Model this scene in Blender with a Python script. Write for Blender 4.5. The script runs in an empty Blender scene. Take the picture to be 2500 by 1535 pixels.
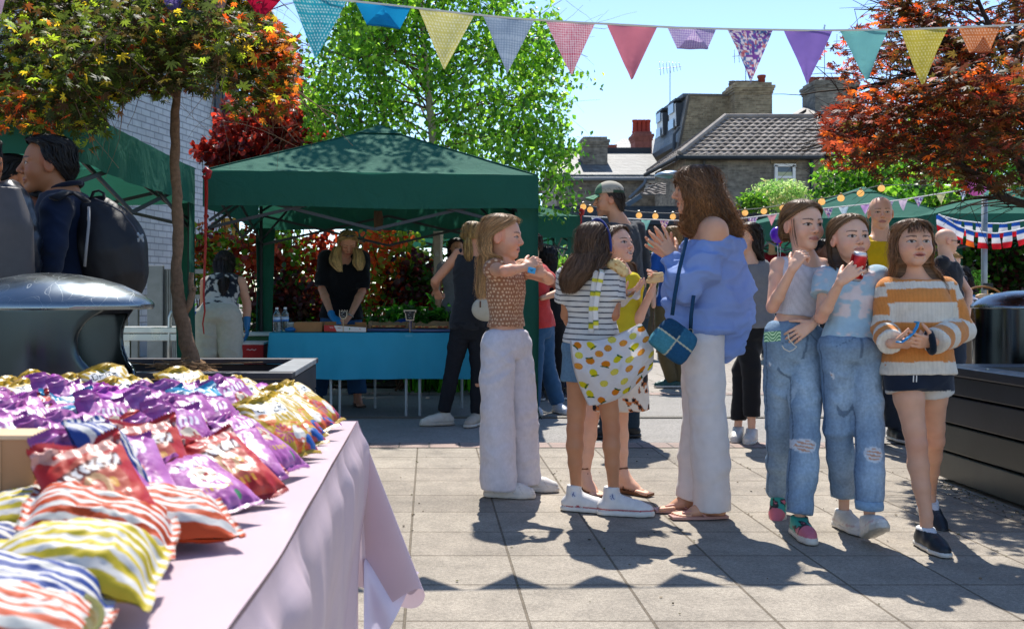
import bpy, bmesh, math, random
import numpy as np
from mathutils import Vector, Matrix
rnd = random.Random(7)
rng = np.random.default_rng(7)
SC = bpy.context.scene
COL = SC.collection
# ------------------------------------------------------------------ camera, world, sun, exposure
F = 2430.6; H = 1.06                      # focal length in photo pixels, eye height
cam_d = bpy.data.cameras.new('camera'); cam = bpy.data.objects.new('camera', cam_d); COL.objects.link(cam)
cam.location = (0, 0, H); cam.rotation_euler = (math.radians(90), 0, 0)
cam_d.lens = 35; cam_d.sensor_width = 36; cam_d.shift_x = 0.0808; cam_d.shift_y = -0.021
cam_d.clip_start = 0.05; cam_d.clip_end = 2000
cam_d.dof.use_dof = True; cam_d.dof.focus_distance = 4.8; cam_d.dof.aperture_fstop = 9
SC.camera = cam
SUN_EL = math.radians(57); SUN_AZ = math.radians(4)      # the sun stands beyond the market, a little to the right
W = bpy.data.worlds.new("World"); SC.world = W; W.use_nodes = True
nt = W.node_tree; nt.nodes.clear()
sky = nt.nodes.new('ShaderNodeTexSky'); sky.sky_type = 'NISHITA'; sky.sun_disc = False
sky.sun_elevation = SUN_EL; sky.sun_rotation = SUN_AZ
sky.air_density = 0.85; sky.dust_density = 0.1; sky.ozone_density = 2.6; sky.altitude = 300
bg = nt.nodes.new('ShaderNodeBackground'); bg.inputs[1].default_value = 0.125
wo = nt.nodes.new('ShaderNodeOutputWorld')
nt.links.new(sky.outputs[0], bg.inputs[0]); nt.links.new(bg.outputs[0], wo.inputs[0])
sun_d = bpy.data.lights.new('sun', 'SUN'); sun = bpy.data.objects.new('sun', sun_d); COL.objects.link(sun)
sun_d.energy = 3.75; sun_d.angle = math.radians(0.53); sun_d.color = (1.0, 0.955, 0.88)
_d = Vector((math.sin(SUN_AZ)*math.cos(SUN_EL), math.cos(SUN_AZ)*math.cos(SUN_EL), math.sin(SUN_EL)))
sun.rotation_euler = _d.to_track_quat('Z', 'Y').to_euler()
SC.view_settings.view_transform = 'Standard'; SC.view_settings.look = 'None'
SC.view_settings.exposure = 0.98; SC.view_settings.gamma = 1.0
SC.render.engine = 'CYCLES'
SC.cycles.max_bounces = 7; SC.cycles.diffuse_bounces = 3; SC.cycles.transmission_bounces = 5; SC.cycles.transparent_max_bounces = 6
SC.cycles.use_denoising = True; SC.cycles.caustics_reflective = False; SC.cycles.caustics_refractive = False

# ------------------------------------------------------------------ helpers
V3 = lambda *a: np.array(a, dtype=float)
def P(px, py, Y): return V3((px-1048)*Y/F, Y, H+(715-py)*Y/F)
def unit(v): v = np.asarray(v, float); return v/(np.linalg.norm(v)+1e-12)
def lin(c):
 if isinstance(c, str):
  c = c.lstrip('#'); c = [int(c[i:i+2], 16)/255 for i in (0, 2, 4)]
 return np.array([x/12.92 if x <= .04045 else ((x+.055)/1.055)**2.4 for x in c])
def root_of(o):
 while o.parent: o = o.parent
 return o
def tag(o, label=None, cat=None, group=None, kind=None):
 if label: o['label'] = label
 if cat: o['category'] = cat
 if group: o['group'] = group
 if kind: o['kind'] = kind
 return o
def thing(name, label, cat, loc, group=None):
 o = bpy.data.objects.new(name, None); COL.objects.link(o); o.location = tuple(loc)
 o.empty_display_size = 0.1
 return tag(o, label, cat, group)
def mkmesh(name, verts, faces, col=None, mat=None, parent=None, smooth=True, uv=None, loc=None):
 verts = np.asarray(verts, np.float32)
 org = np.array(root_of(parent).location) if parent else (np.asarray(loc) if loc is not None else np.zeros(3))
 verts = verts-org.astype(np.float32)
 me = bpy.data.meshes.new(name)
 if isinstance(faces, np.ndarray):
  n, k = faces.shape
  me.vertices.add(len(verts)); me.vertices.foreach_set('co', verts.ravel())
  me.loops.add(n*k); me.loops.foreach_set('vertex_index', faces.astype(np.int32).ravel())
  me.polygons.add(n); me.polygons.foreach_set('loop_start', np.arange(0, n*k, k, dtype=np.int32))
  me.polygons.foreach_set('loop_total', np.full(n, k, np.int32))
  me.update(calc_edges=True)
 else:
  me.from_pydata([tuple(v) for v in verts.tolist()], [], [tuple(int(i) for i in f) for f in faces]); me.update()
 if col is not None:
  col = np.asarray(col, np.float32)
  if col.ndim == 1: col = np.tile(col, (len(verts), 1))
  a = me.attributes.new('Col', 'FLOAT_COLOR', 'POINT')
  c4 = np.ones((len(verts), 4), np.float32); c4[:, :3] = col[:, :3]; a.data.foreach_set('color', c4.ravel())
 if uv is not None:
  a = me.attributes.new('UVP', 'FLOAT_VECTOR', 'POINT')
  u3 = np.zeros((len(verts), 3), np.float32); u3[:, :2] = uv; a.data.foreach_set('vector', u3.ravel())
 me.polygons.foreach_set('use_smooth', np.full(len(me.polygons), smooth))
 if mat: me.materials.append(mat)
 o = bpy.data.objects.new(name, me); COL.objects.link(o)
 if parent: o.parent = parent
 elif loc is not None: o.location = tuple(loc)
 return o
def copy_tree(o, parent=None):
 c = o.copy(); COL.objects.link(c); c.parent = parent
 for ch in list(o.children): copy_tree(ch, c)
 return c

class MB:
 """collects shapes (world coordinates) and links them as one mesh object"""
 def __init__(s): s.v = []; s.f = []; s.c = []; s.n = 0
 def add(s, verts, faces, col=(.5, .5, .5)):
  verts = np.asarray(verts, float); col = np.asarray(col, float)
  if col.ndim == 1: col = np.tile(col, (len(verts), 1))
  s.v.append(verts); s.c.append(col)
  for f in faces: s.f.append([int(i)+s.n for i in f])
  s.n += len(verts); return s
 def box(s, c, size, col=(.5, .5, .5), R=None, bev=0.0):
  bm = bmesh.new(); bmesh.ops.create_cube(bm, size=1)
  for v in bm.verts: v.co = Vector((v.co.x*size[0], v.co.y*size[1], v.co.z*size[2]))
  if bev > 0: bmesh.ops.bevel(bm, geom=bm.edges[:], offset=min(bev, .45*min(size)), segments=2, profile=.6, affect='EDGES')
  vs = np.array([v.co[:] for v in bm.verts]); fs = [[v.index for v in f.verts] for f in bm.faces]; bm.free()
  if R is not None: vs = vs@np.asarray(R).T
  return s.add(vs+np.asarray(c), fs, col)
 def beam(s, a, b, w, t, col=(.5, .5, .5), up=(0, 0, 1), bev=0.0):
  a = np.asarray(a, float); b = np.asarray(b, float); d = unit(b-a); x = np.cross(d, up)
  if np.linalg.norm(x) < 1e-3: x = np.cross(d, (1, 0, 0))
  x = unit(x); z = np.cross(x, d)
  return s.box((a+b)/2, (w, np.linalg.norm(b-a), t), col, np.stack([x, d, z], 1), bev)
 def tube(s, pts, r, n=8, col=(.5, .5, .5), caps=True, flat=1.0, wv=None):
  pts = np.asarray(pts, float); m = len(pts); r = np.broadcast_to(np.asarray(r, float), (m,))
  T = np.gradient(pts, axis=0); T /= (np.linalg.norm(T, axis=1, keepdims=True)+1e-12)
  ref = np.asarray(wv, float) if wv is not None else (V3(0, 0, 1) if abs(T[0][2]) < .9 else V3(1, 0, 0))
  A = unit(ref-T[0]*ref.dot(T[0])); vs = []
  for i in range(m):
   A = unit(A-T[i]*A.dot(T[i])); Bv = np.cross(T[i], A)
   for k in range(n):
    th = 2*math.pi*k/n; vs.append(pts[i]+r[i]*(math.cos(th)*A*flat+math.sin(th)*Bv))
  fs = [[i*n+k, i*n+(k+1) % n, (i+1)*n+(k+1) % n, (i+1)*n+k] for i in range(m-1) for k in range(n)]
  if caps: fs += [list(range(n))[::-1], [(m-1)*n+k for k in range(n)]]
  col = np.asarray(col, float)
  if col.ndim == 2: col = np.repeat(col, n, 0)
  return s.add(vs, fs, col)
 def lathe(s, prof, c=(0, 0, 0), n=24, col=(.5, .5, .5), R=None):
  vs = []; m = len(prof); cols = []
  col = np.asarray(col, float)
  for i, (r, z) in enumerate(prof):
   for k in range(n):
    th = 2*math.pi*k/n; vs.append((r*math.cos(th), r*math.sin(th), z))
    cols.append(col[i] if col.ndim == 2 else col)
  vs = np.array(vs)
  if R is not None: vs = vs@np.asarray(R).T
  fs = [[i*n+k, i*n+(k+1) % n, (i+1)*n+(k+1) % n, (i+1)*n+k] for i in range(m-1) for k in range(n)]
  if prof[0][0] > 1e-4: fs.append(list(range(n))[::-1])
  if prof[-1][0] > 1e-4: fs.append([(m-1)*n+k for k in range(n)])
  return s.add(vs+np.asarray(c), fs, np.array(cols))
 def prism(s, poly, d, col=(.5, .5, .5)):
  """poly: list of 3-D points (one flat outline); d: extrusion vector"""
  n = len(poly); p = np.asarray(poly, float); vs = np.vstack([p, p+np.asarray(d)])
  fs = [list(range(n))[::-1], [n+i for i in range(n)]]+[[i, (i+1) % n, n+(i+1) % n, n+i] for i in range(n)]
  return s.add(vs, fs, col)
 def grid(s, G, col=(.5, .5, .5), thick=0.0):
  """G: (m,n,3) sheet; thick > 0 gives it a back face"""
  m, n, _ = G.shape; v = G.reshape(-1, 3)
  q = [[i*n+j, i*n+j+1, (i+1)*n+j+1, (i+1)*n+j] for i in range(m-1) for j in range(n-1)]
  if thick:
   du = np.gradient(G, axis=0); dv = np.gradient(G, axis=1); N = np.cross(dv, du); N /= (np.linalg.norm(N, axis=2, keepdims=True)+1e-9)
   v2 = (G-N*thick).reshape(-1, 3); k = m*n; q2 = [[a+k for a in f[::-1]] for f in q]
   rim = [i for i in range(n)]+[i*n+n-1 for i in range(1, m)]+[(m-1)*n+j for j in range(n-2, -1, -1)]+[i*n for i in range(m-2, 0, -1)]
   q3 = [[rim[i], rim[(i+1) % len(rim)], rim[(i+1) % len(rim)]+k, rim[i]+k] for i in range(len(rim))]
   v = np.vstack([v, v2]); q = q+q2+q3
   col = np.asarray(col, float)
   if col.ndim == 3: col = col.reshape(-1, 3)
   if col.ndim == 2: col = np.vstack([col, col])
  else:
   col = np.asarray(col, float)
   if col.ndim == 3: col = col.reshape(-1, 3)
  return s.add(v, q, col)
 def build(s, name, mat, parent=None, smooth=False, loc=None, auto=False):
  v = np.vstack(s.v); c = np.vstack(s.c)
  o = mkmesh(name, v, s.f, c, mat, parent, smooth or auto, loc=loc)
  if auto:
   bm = bmesh.new(); bm.from_mesh(o.data)
   for e in bm.edges:
    if len(e.link_faces) == 2 and e.calc_face_angle(0) > .6: e.smooth = False
   bm.to_mesh(o.data); bm.free()
  return o

# value noise (numpy)
_perm = np.random.default_rng(3).permutation(256); _perm = np.concatenate([_perm, _perm, _perm[:4]])
_val = np.random.default_rng(4).random(256)*2-1
def vnoise(x, y, z=0.0):
 x, y, z = np.broadcast_arrays(np.asarray(x, float), np.asarray(y, float), np.asarray(z, float))
 xi = np.floor(x).astype(int); yi = np.floor(y).astype(int); zi = np.floor(z).astype(int)
 fx = x-xi; fy = y-yi; fz = z-zi; fx = fx*fx*(3-2*fx); fy = fy*fy*(3-2*fy); fz = fz*fz*(3-2*fz)
 def h(a, b, c): return _val[_perm[_perm[_perm[a & 255]+(b & 255)]+(c & 255)]]
 def L(a, b, t): return a+(b-a)*t
 return L(L(L(h(xi, yi, zi), h(xi+1, yi, zi), fx), L(h(xi, yi+1, zi), h(xi+1, yi+1, zi), fx), fy),
             L(L(h(xi, yi, zi+1), h(xi+1, yi, zi+1), fx), L(h(xi, yi+1, zi+1), h(xi+1, yi+1, zi+1), fx), fy), fz)
def fbm(x, y, z=0.0, o=3):
 r = 0; a = 1.0; t = 0
 for i in range(o):
  r = r+a*vnoise(x*2**i+i*17.3, y*2**i+i*9.1, z*2**i+i*5.7); t += a; a *= .5
 return r/t
def sstep(a, b, x): t = np.clip((x-a)/(b-a), 0, 1); return t*t*(3-2*t)
def mixc(c, d, m): m = np.asarray(m)[..., None]; return np.asarray(c)*(1-m)+np.asarray(d)*m

# ------------------------------------------------------------------ materials
_M = {}
def mat(name, rough=.6, spec=.4, metal=0, trans=0, var=.12, vscale=20, bump=0, bscale=120, sheen=0, fixed=None, coat=0, sss=0, glass=0, emit=0, bdist=.002, aniso=0):
 if name in _M: return _M[name]
 m = bpy.data.materials.new(name); m.use_nodes = True; n = m.node_tree.nodes; l = m.node_tree.links
 b = n['Principled BSDF']; out = n['Material Output']
 if fixed is not None:
  src = n.new('ShaderNodeRGB'); src.outputs[0].default_value = (*lin(fixed), 1)
 else:
  src = n.new('ShaderNodeAttribute'); src.attribute_name = 'Col'
 c = src.outputs[0]
 tc = n.new('ShaderNodeTexCoord')
 if var:
  no = n.new('ShaderNodeTexNoise'); no.inputs['Scale'].default_value = vscale; no.inputs['Detail'].default_value = 5
  l.new(tc.outputs['Object'], no.inputs['Vector'])
  mr = n.new('ShaderNodeMapRange'); mr.inputs['From Min'].default_value = .25; mr.inputs['From Max'].default_value = .75
  mr.inputs['To Min'].default_value = 1-var; mr.inputs['To Max'].default_value = 1+var; l.new(no.outputs['Fac'], mr.inputs['Value'])
  vm = n.new('ShaderNodeVectorMath'); vm.operation = 'SCALE'; l.new(c, vm.inputs[0]); l.new(mr.outputs[0], vm.inputs['Scale']); c = vm.outputs[0]
 l.new(c, b.inputs['Base Color'])
 b.inputs['Roughness'].default_value = rough; b.inputs['Specular IOR Level'].default_value = spec; b.inputs['Metallic'].default_value = metal
 if sheen: b.inputs['Sheen Weight'].default_value = sheen
 if coat: b.inputs['Coat Weight'].default_value = coat; b.inputs['Coat Roughness'].default_value = .08
 if sss:
  b.inputs['Subsurface Weight'].default_value = sss; b.inputs['Subsurface Radius'].default_value = (.012, .004, .002); b.inputs['Subsurface Scale'].default_value = 1.0
 if glass: b.inputs['Transmission Weight'].default_value = glass; b.inputs['IOR'].default_value = 1.33
 if emit: l.new(c, b.inputs['Emission Color']); b.inputs['Emission Strength'].default_value = emit
 if bump:
  nb = n.new('ShaderNodeTexNoise'); nb.inputs['Scale'].default_value = bscale; nb.inputs['Detail'].default_value = 4
  l.new(tc.outputs['Object'], nb.inputs['Vector'])
  bp = n.new('ShaderNodeBump'); bp.inputs['Strength'].default_value = bump; bp.inputs['Distance'].default_value = bdist
  l.new(nb.outputs['Fac'], bp.inputs['Height']); l.new(bp.outputs[0], b.inputs['Normal'])
 if trans:
  t = n.new('ShaderNodeBsdfTranslucent'); l.new(c, t.inputs['Color']); mx = n.new('ShaderNodeMixShader'); mx.inputs[0].default_value = trans
  l.new(b.outputs[0], mx.inputs[1]); l.new(t.outputs[0], mx.inputs[2]); l.new(mx.outputs[0], out.inputs['Surface'])
 _M[name] = m; return m
def M_skin(): return mat('skin', .48, .35, var=.06, vscale=25, bump=.15, bscale=260, sss=.12)
def M_cloth(): return mat('cloth', .85, .15, var=.07, vscale=35, bump=.35, bscale=420, sheen=.15)
def M_thin(): return mat('thin_cloth', .85, .15, var=.05, vscale=25, bump=.25, bscale=350, trans=.28)
def M_denim(): return mat('denim', .88, .12, var=.16, vscale=90, bump=.5, bscale=500)
def M_leather(): return mat('leather', .45, .4, var=.08, vscale=40, bump=.2, bscale=200)
def M_hair(): return mat('hair', .5, .4, var=.2, vscale=90, trans=.12)
def M_plast(): return mat('plastic', .35, .5, var=.03)
def M_metal(): return mat('metal', .32, .5, metal=.9, var=.08, vscale=30)
def M_paint(): return mat('painted', .5, .4, var=.08, vscale=12, bump=.2, bscale=60)

# ------------------------------------------------------------------ signed-distance bodies
class SDF:
 def __init__(s): s.p = []
 def prim(s, fn, lo, hi, k=.015, op='u'): s.p.append((fn, np.minimum(lo, hi), np.maximum(lo, hi), k, op)); return s
 def cap(s, a, b, ra, rb, k=.015, op='u', flat=1.0, w=None, end=False):
  a = np.asarray(a, float); b = np.asarray(b, float); d = b-a; L2 = d.dot(d)+1e-12; R = max(ra, rb)
  if flat != 1.0:
   w = np.asarray(w, float); w = unit(w-d*w.dot(d)/L2)
  def fn(X, Y, Z):
   px = X-a[0]; py = Y-a[1]; pz = Z-a[2]
   t = np.clip((px*d[0]+py*d[1]+pz*d[2])/L2, 0, 1)
   qx = px-t*d[0]; qy = py-t*d[1]; qz = pz-t*d[2]; q = qx*qx+qy*qy+qz*qz
   if flat != 1.0:
    c = qx*w[0]+qy*w[1]+qz*w[2]; q = q+c*c*(1/flat**2-1)
    return (np.sqrt(np.maximum(q, 0))-(ra+(rb-ra)*t))*(.5+.5*flat)
   r = np.sqrt(q)-(ra+(rb-ra)*t)
   if end: e = ((X-b[0])*d[0]+(Y-b[1])*d[1]+(Z-b[2])*d[2])/math.sqrt(L2); r = np.maximum(r, e)
   return r
  return s.prim(fn, np.minimum(a, b)-R, np.maximum(a, b)+R, k, op)
 def chain(s, pts, k=.012, op='u', flat=1.0, w=None, end=False):
  for i, ((a, ra), (b, rb)) in enumerate(zip(pts[:-1], pts[1:])): s.cap(a, b, ra, rb, k, op, flat, w, end and i == len(pts)-2)
  return s
 def ell(s, c, r, R=None, k=.012, op='u'):
  c = np.asarray(c, float); r = np.asarray(r, float); R = np.eye(3) if R is None else np.asarray(R, float)   # columns = axes
  ext = np.sqrt(((R*r)**2).sum(1)); m = r.min()
  def fn(X, Y, Z):
   px = X-c[0]; py = Y-c[1]; pz = Z-c[2]; q = 0
   for i in range(3): q = q+((px*R[0, i]+py*R[1, i]+pz*R[2, i])/r[i])**2
   q = np.sqrt(q); return (q-1)*m*.5+(q-1)*.5*r.mean()*.8
  return s.prim(fn, c-ext, c+ext, k, op)
 def stack(s, o, A, R, lev, k=.015, op='u', p=2.3, rd=.0):
  """elliptical cross sections (h, a, b, offR, offF) along axis A from o; R = side axis"""
  o = np.asarray(o, float); A = unit(A); R = unit(R-A*np.dot(R, A)); Fw = np.cross(A, R)
  lev = np.array([list(l)+[0]*(5-len(l)) for l in lev], float); h0, h1 = lev[0, 0], lev[-1, 0]
  hs = np.linspace(h0, h1, 80); T = [np.interp(hs, lev[:, 0], lev[:, i]) for i in range(1, 5)]
  ker = np.hanning(11); ker /= ker.sum(); T = [np.convolve(np.pad(t, 5, 'edge'), ker, 'valid') for t in T]
  m = max(lev[:, 1].max()+abs(lev[:, 3]).max(), lev[:, 2].max()+abs(lev[:, 4]).max())
  def fn(X, Y, Z):
   px = X-o[0]; py = Y-o[1]; pz = Z-o[2]
   h = px*A[0]+py*A[1]+pz*A[2]; u = px*R[0]+py*R[1]+pz*R[2]; v = px*Fw[0]+py*Fw[1]+pz*Fw[2]
   a, b, cu, cv = [np.interp(h.ravel(), hs, t).reshape(h.shape) for t in T]
   q = (np.abs((u-cu)/a)**p+np.abs((v-cv)/b)**p)**(1/p)
   d = (q-1)*np.minimum(a, b)*.9
   e = np.maximum(h0-h, h-h1)+rd
   if rd: return np.where((d+rd > 0) & (e > 0), np.sqrt(np.maximum(d+rd, 0)**2+np.maximum(e, 0)**2), np.maximum(d+rd, e))-rd
   return np.maximum(d, e)
  e0 = o+A*h0; e1 = o+A*h1
  return s.prim(fn, np.minimum(e0, e1)-m, np.maximum(e0, e1)+m, k, op)
 def cut(s, c, n, r, k=.004):
  """remove everything on the n side of the plane through c, within radius r of c"""
  c = np.asarray(c, float); n = unit(n)
  def fn(X, Y, Z): return -((X-c[0])*n[0]+(Y-c[1])*n[1]+(Z-c[2])*n[2])
  return s.prim(fn, c-r, c+r, k, 'c')
 def extract(s, h=.006, fine=()):
  lo = np.min([p[1] for p in s.p if p[4] == 'u'], 0)-.02; hi = np.max([p[2] for p in s.p if p[4] == 'u'], 0)+.02
  ax = []
  for i in range(3):
   x = lo[i]; g = [x]
   while x < hi[i]:
    st = h
    for (fl, fh, hf) in fine:
     if fl[i]-h <= x <= fh[i]: st = min(st, hf)
    x += st; g.append(x)
   ax.append(np.array(g, np.float32))
  X, Y, Z = ax; D = np.full((len(X), len(Y), len(Z)), .2, np.float32)
  for fn, a, b, k, op in s.p:
   mg = k+2.5*h; sl = []
   for i in range(3):
    i0 = np.searchsorted(ax[i], a[i]-mg); i1 = np.searchsorted(ax[i], b[i]+mg); sl.append(slice(i0, i1))
   if any(q.stop-q.start < 1 for q in sl): continue
   xx = X[sl[0]][:, None, None]; yy = Y[sl[1]][None, :, None]; zz = Z[sl[2]][None, None, :]
   xx, yy, zz = np.broadcast_arrays(xx, yy, zz)
   d = fn(xx, yy, zz); C = D[tuple(sl)]
   if op == 'u':
    hh = np.clip(.5+.5*(C-d)/k, 0, 1); D[tuple(sl)] = C+(d-C)*hh-k*hh*(1-hh)
   elif op == 's':
    nd = -d; hh = np.clip(.5-.5*(C-nd)/k, 0, 1); D[tuple(sl)] = C+(nd-C)*hh+k*hh*(1-hh)
   else:
    D[tuple(sl)] = np.maximum(C, -d)
  return nets(D, X, Y, Z)
def nets(D, X, Y, Z):
 I = D < 0; c = np.zeros(tuple(n-1 for n in D.shape), np.int8); nx, ny, nz = D.shape
 for i in (0, 1):
  for j in (0, 1):
   for k in (0, 1): c += I[i:nx-1+i, j:ny-1+j, k:nz-1+k]
 act = np.argwhere((c > 0) & (c < 8)); idx = np.full(c.shape, -1, np.int64); idx[tuple(act.T)] = np.arange(len(act))
 ai, aj, ak = act.T; S = np.zeros((len(act), 3)); n = np.zeros(len(act))
 cs = [(i, j, k) for i in (0, 1) for j in (0, 1) for k in (0, 1)]
 val = {q: D[ai+q[0], aj+q[1], ak+q[2]] for q in cs}; ps = {q: np.stack([X[ai+q[0]], Y[aj+q[1]], Z[ak+q[2]]], 1) for q in cs}
 for a in cs:
  for d in range(3):
   if a[d] == 0:
    b = list(a); b[d] = 1; b = tuple(b); m = (val[a] < 0) != (val[b] < 0)
    t = val[a][m]/(val[a][m]-val[b][m]); S[m] += ps[a][m]+(ps[b][m]-ps[a][m])*t[:, None]; n[m] += 1
 vs = S/n[:, None]; fs = []
 for d in range(3):
  s0 = [slice(1, -1)]*3; s1 = [slice(1, -1)]*3; s0[d] = slice(0, -1); s1[d] = slice(1, None)
  a = I[tuple(s0)]; b = I[tuple(s1)]; e = np.argwhere(a != b); off = np.array([1, 1, 1]); off[d] = 0; e = e+off
  o1 = [0, 0, 0]; o2 = [0, 0, 0]; o1[(d+1) % 3] = 1; o2[(d+2) % 3] = 1; o1 = np.array(o1); o2 = np.array(o2)
  q = np.stack([idx[tuple((e-o1-o2).T)], idx[tuple((e-o2).T)], idx[tuple(e.T)], idx[tuple((e-o1).T)]], 1)
  fl = ~I[tuple(e.T)]; q[fl] = q[fl][:, ::-1]; fs.append(q)
 fs = np.vstack(fs)[:, ::-1]; fs = fs[(fs >= 0).all(1)]
 return vs, np.ascontiguousarray(fs[:, ::-1])
def vnormals(vs, fs):
 n = np.cross(vs[fs[:, 2]]-vs[fs[:, 0]], vs[fs[:, 3]]-vs[fs[:, 1]]); N = np.zeros_like(vs)
 for i in range(4): np.add.at(N, fs[:, i], n)
 return N/(np.linalg.norm(N, axis=1, keepdims=True)+1e-12)
# ------------------------------------------------------------------ people toolkit
SKIN = dict(fair=lin('#dfae92'), mid=lin('#c89474'), tan=lin('#b07a54'), dark=lin('#664030'))
class Fig:
 def __init__(s, label, Y0, crop, J, hdir, hs=1.0, S=1.0, skin='fair', group=None, h=.008, hf=None, wt=1.0, fwd=None, cat='person', z0=True, hup=None, lf=1.0, nk=.044, ek=1.0):
  s.lf = lf; s.nk = nk; s.ek = ek if lf == 1 else 1.14; s.legk = .92; s.kd = 1.0 if lf == 1 else .72
  ox, oy, sc = crop; s.Y0 = Y0; s.crop = crop
  s.j = {k: P(ox+v[0]/sc, oy+v[1]/sc, Y0+(v[2] if len(v) > 2 else 0)) for k, v in J.items()}
  s.hs = hs; s.S = S; s.wt = wt; s.skin = SKIN[skin] if isinstance(skin, str) else lin(skin) if isinstance(skin, str) else skin
  s.skname = skin; s.h = h; s.hf = hf or h; j = s.j
  s.F = unit(hdir); up = V3(0, 0, 1) if hup is None else unit(hup); s.R = unit(np.cross(s.F, up)); s.U = np.cross(s.R, s.F)
  s.HM = np.stack([s.R, s.F, s.U], 1); s.hc = j['head']
  if 'hipc' not in j: j['hipc'] = (j['hr']+j['hl'])/2
  if 'neck' not in j: j['neck'] = (j['sr']+j['sl'])/2+V3(0, 0, .03)
  s.A = unit(j['neck']-j['hipc']); s.tl = np.linalg.norm(j['neck']-j['hipc'])
  r = unit(j['sr']-j['sl'])+(unit(j['hr']-j['hl']) if 'hr' in j else 0)
  s.TR = unit(r-s.A*np.dot(r, s.A)); s.TF = np.cross(s.A, s.TR)
  c = j['hipc']; s.root = thing('person', label, cat, (c[0], c[1], 0), group)
 def hp(s, x, y, z):
  if z < -.01: z = -.01+(z+.01)*s.lf
  return s.hc+s.HM@(V3(x, y, z)*s.hs)
 def tp(s, side, t, fw):            # point on the torso: side (metres to the person's right), t 0 pelvis .. 1 neck, fw forward
  return s.j['hipc']+s.A*s.tl*t+s.TR*side+s.TF*fw
 def tlev(s, inf=0.0, hem=None, top=None, extra=None):
  S = s.S*s.wt; L = s.tl; sw = np.linalg.norm(s.j['sr']-s.j['sl'])/2
  lev = [(-.16, .150*S, .100*S), (0, .165*S, .112*S), (.16, .155*S, .102*S), (.36, .122*S, .085*S), (.6, .138*S, .098*S), (.78, .148*S, .102*S),
               (.9, max(.12*S, sw*.8), .082*S), (1.0, sw*.5, .055*S)]
  if extra: lev = [(t, a*extra.get(i, (1, 1))[0], b*extra.get(i, (1, 1))[1]) for i, (t, a, b) in enumerate(lev)]
  lev = [(t*L, a+inf, b+inf) for t, a, b in lev]
  if hem is not None or top is not None:
   h0 = hem*L if hem is not None else lev[0][0]; h1 = top*L if top is not None else lev[-1][0]
   H_ = [l[0] for l in lev]; g = [(h, np.interp(h, H_, [l[1] for l in lev]), np.interp(h, H_, [l[2] for l in lev])) for h in np.linspace(h0, h1, 12)]
   lev = g
  return lev
 # ---- body
 def head_sdf(s, D, mouth=0.0, fat=1.0):
  hs = s.hs; M = s.HM; hp = s.hp
  def E(c, r, k=.012, op='u', fl=False): D.ell(hp(*c), V3(*r)*hs, M, k*hs, op)
  E((0, -.014, .034), (.074, .090, .083)); E((0, .016, .008), (.064*fat, .070, .088), .02)
  E((0, .022, -.052), (.049*fat, .056, .050), .02); E((0, .064, -.094), (.022, .018, .018), .025)
  for q in (-1, 1):
   E((q*.037, .050, -.030), (.026*fat, .030, .028), .02)
   D.cap(hp(q*.016, .080, .024), hp(q*.046, .064, .021), .008*hs, .007*hs, .012*hs)
   E((q*.031, .098, .003), (.0155, .016, .0115), .012, 's')
   E((q*.031, .0665, .003), (.0165, .0155, .0145), .003)
   D.cap(hp(q*.016, .081, .0115), hp(q*.044, .073, .0105), .0035*hs, .003*hs, .006*hs)
   D.cap(hp(q*.0, .088, -.032), hp(q*.0115, .090, -.031), .007*hs, .0068*hs, .006*hs)
   E((q*.077, -.008, -.004), (.011, .021, .031), .006); E((q*.088, -.003, -.002), (.006, .010, .017), .006, 's')
  D.cap(hp(0, .080, .018), hp(0, .090+.014*s.kd, -.024), .0065*hs*s.kd**.5, (.0105 if s.kd == 1 else .0092)*hs, .012*hs)
  for x0, x1, z0, z1 in ((-.022, -.006, -.060, -.0565), (-.006, .006, -.0565, -.0565), (.006, .022, -.0565, -.060)):
   D.cap(hp(x0, .0845-abs(x0)*.35, z0), hp(x1, .0845-abs(x1)*.35, z1), .0052*hs, .0058*hs, .006*hs)
  D.cap(hp(-.014, .081, -.0685-mouth*.4), hp(.014, .081, -.0685-mouth*.4), .0065*hs, .0065*hs, .007*hs)
  if mouth: D.ell(hp(0, .088, -.063-mouth*.2), V3(.018, .016, .003+mouth*.3)*hs, M, .003*hs, 's')
  else: D.cap(hp(-.021, .0885-.007, -.0625), hp(.021, .0885-.007, -.0625), .0016*hs, .0016*hs, .003*hs, 's')
  nb = s.j['neck']
  D.cap(hp(0, -.022, -.050), nb-s.A*.02, s.nk*hs, (s.nk+.006)*hs*(s.S**.3), .014)
 def limb_pts(s, a, b, spec):       # spec [(t, r)]
  return [(a+(b-a)*t, r) for t, r in spec]
 def arm_sdf(s, D, side, sc=1.0, k=.012):
  j = s.j; S = s.S*sc
  if 'e'+side not in j: return
  sh, el, wr = j['s'+side], j['e'+side], j['w'+side]
  D.chain([(sh, .046*S), (sh+(el-sh)*.3, .043*S), (el, .034*S)], k); D.chain([(el, .034*S), (el+(wr-el)*.28, .036*S), (wr, .0235*S)], k)
 def hand_sdf(s, D, side, d, n, curl=(.35, .4, .3), hk=None, thumb=(.6, .75, .25), spread=.12, tcurl=.4, curls=None):
  """d: finger direction, n: the way the palm faces"""
  k = (hk or s.hs)*.98; w = s.j['w'+side]; d = unit(d); n = unit(n-d*np.dot(n, d))
  t = np.cross(d, n) if side == 'r' else np.cross(n, d)
  D.chain([(w, .023*k), (w+d*.03*k, .022*k)], .01)
  kn = []
  for i, x in enumerate((.030, .010, -.010, -.029)):
   L = (.086, .090, .086, .078)[i]; kp = w+(d*L+t*x)*k; kn.append(kp)
   D.cap(w+(d*.018+t*x*.62)*k, kp, .0135*k, .0105*k, .010)
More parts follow.
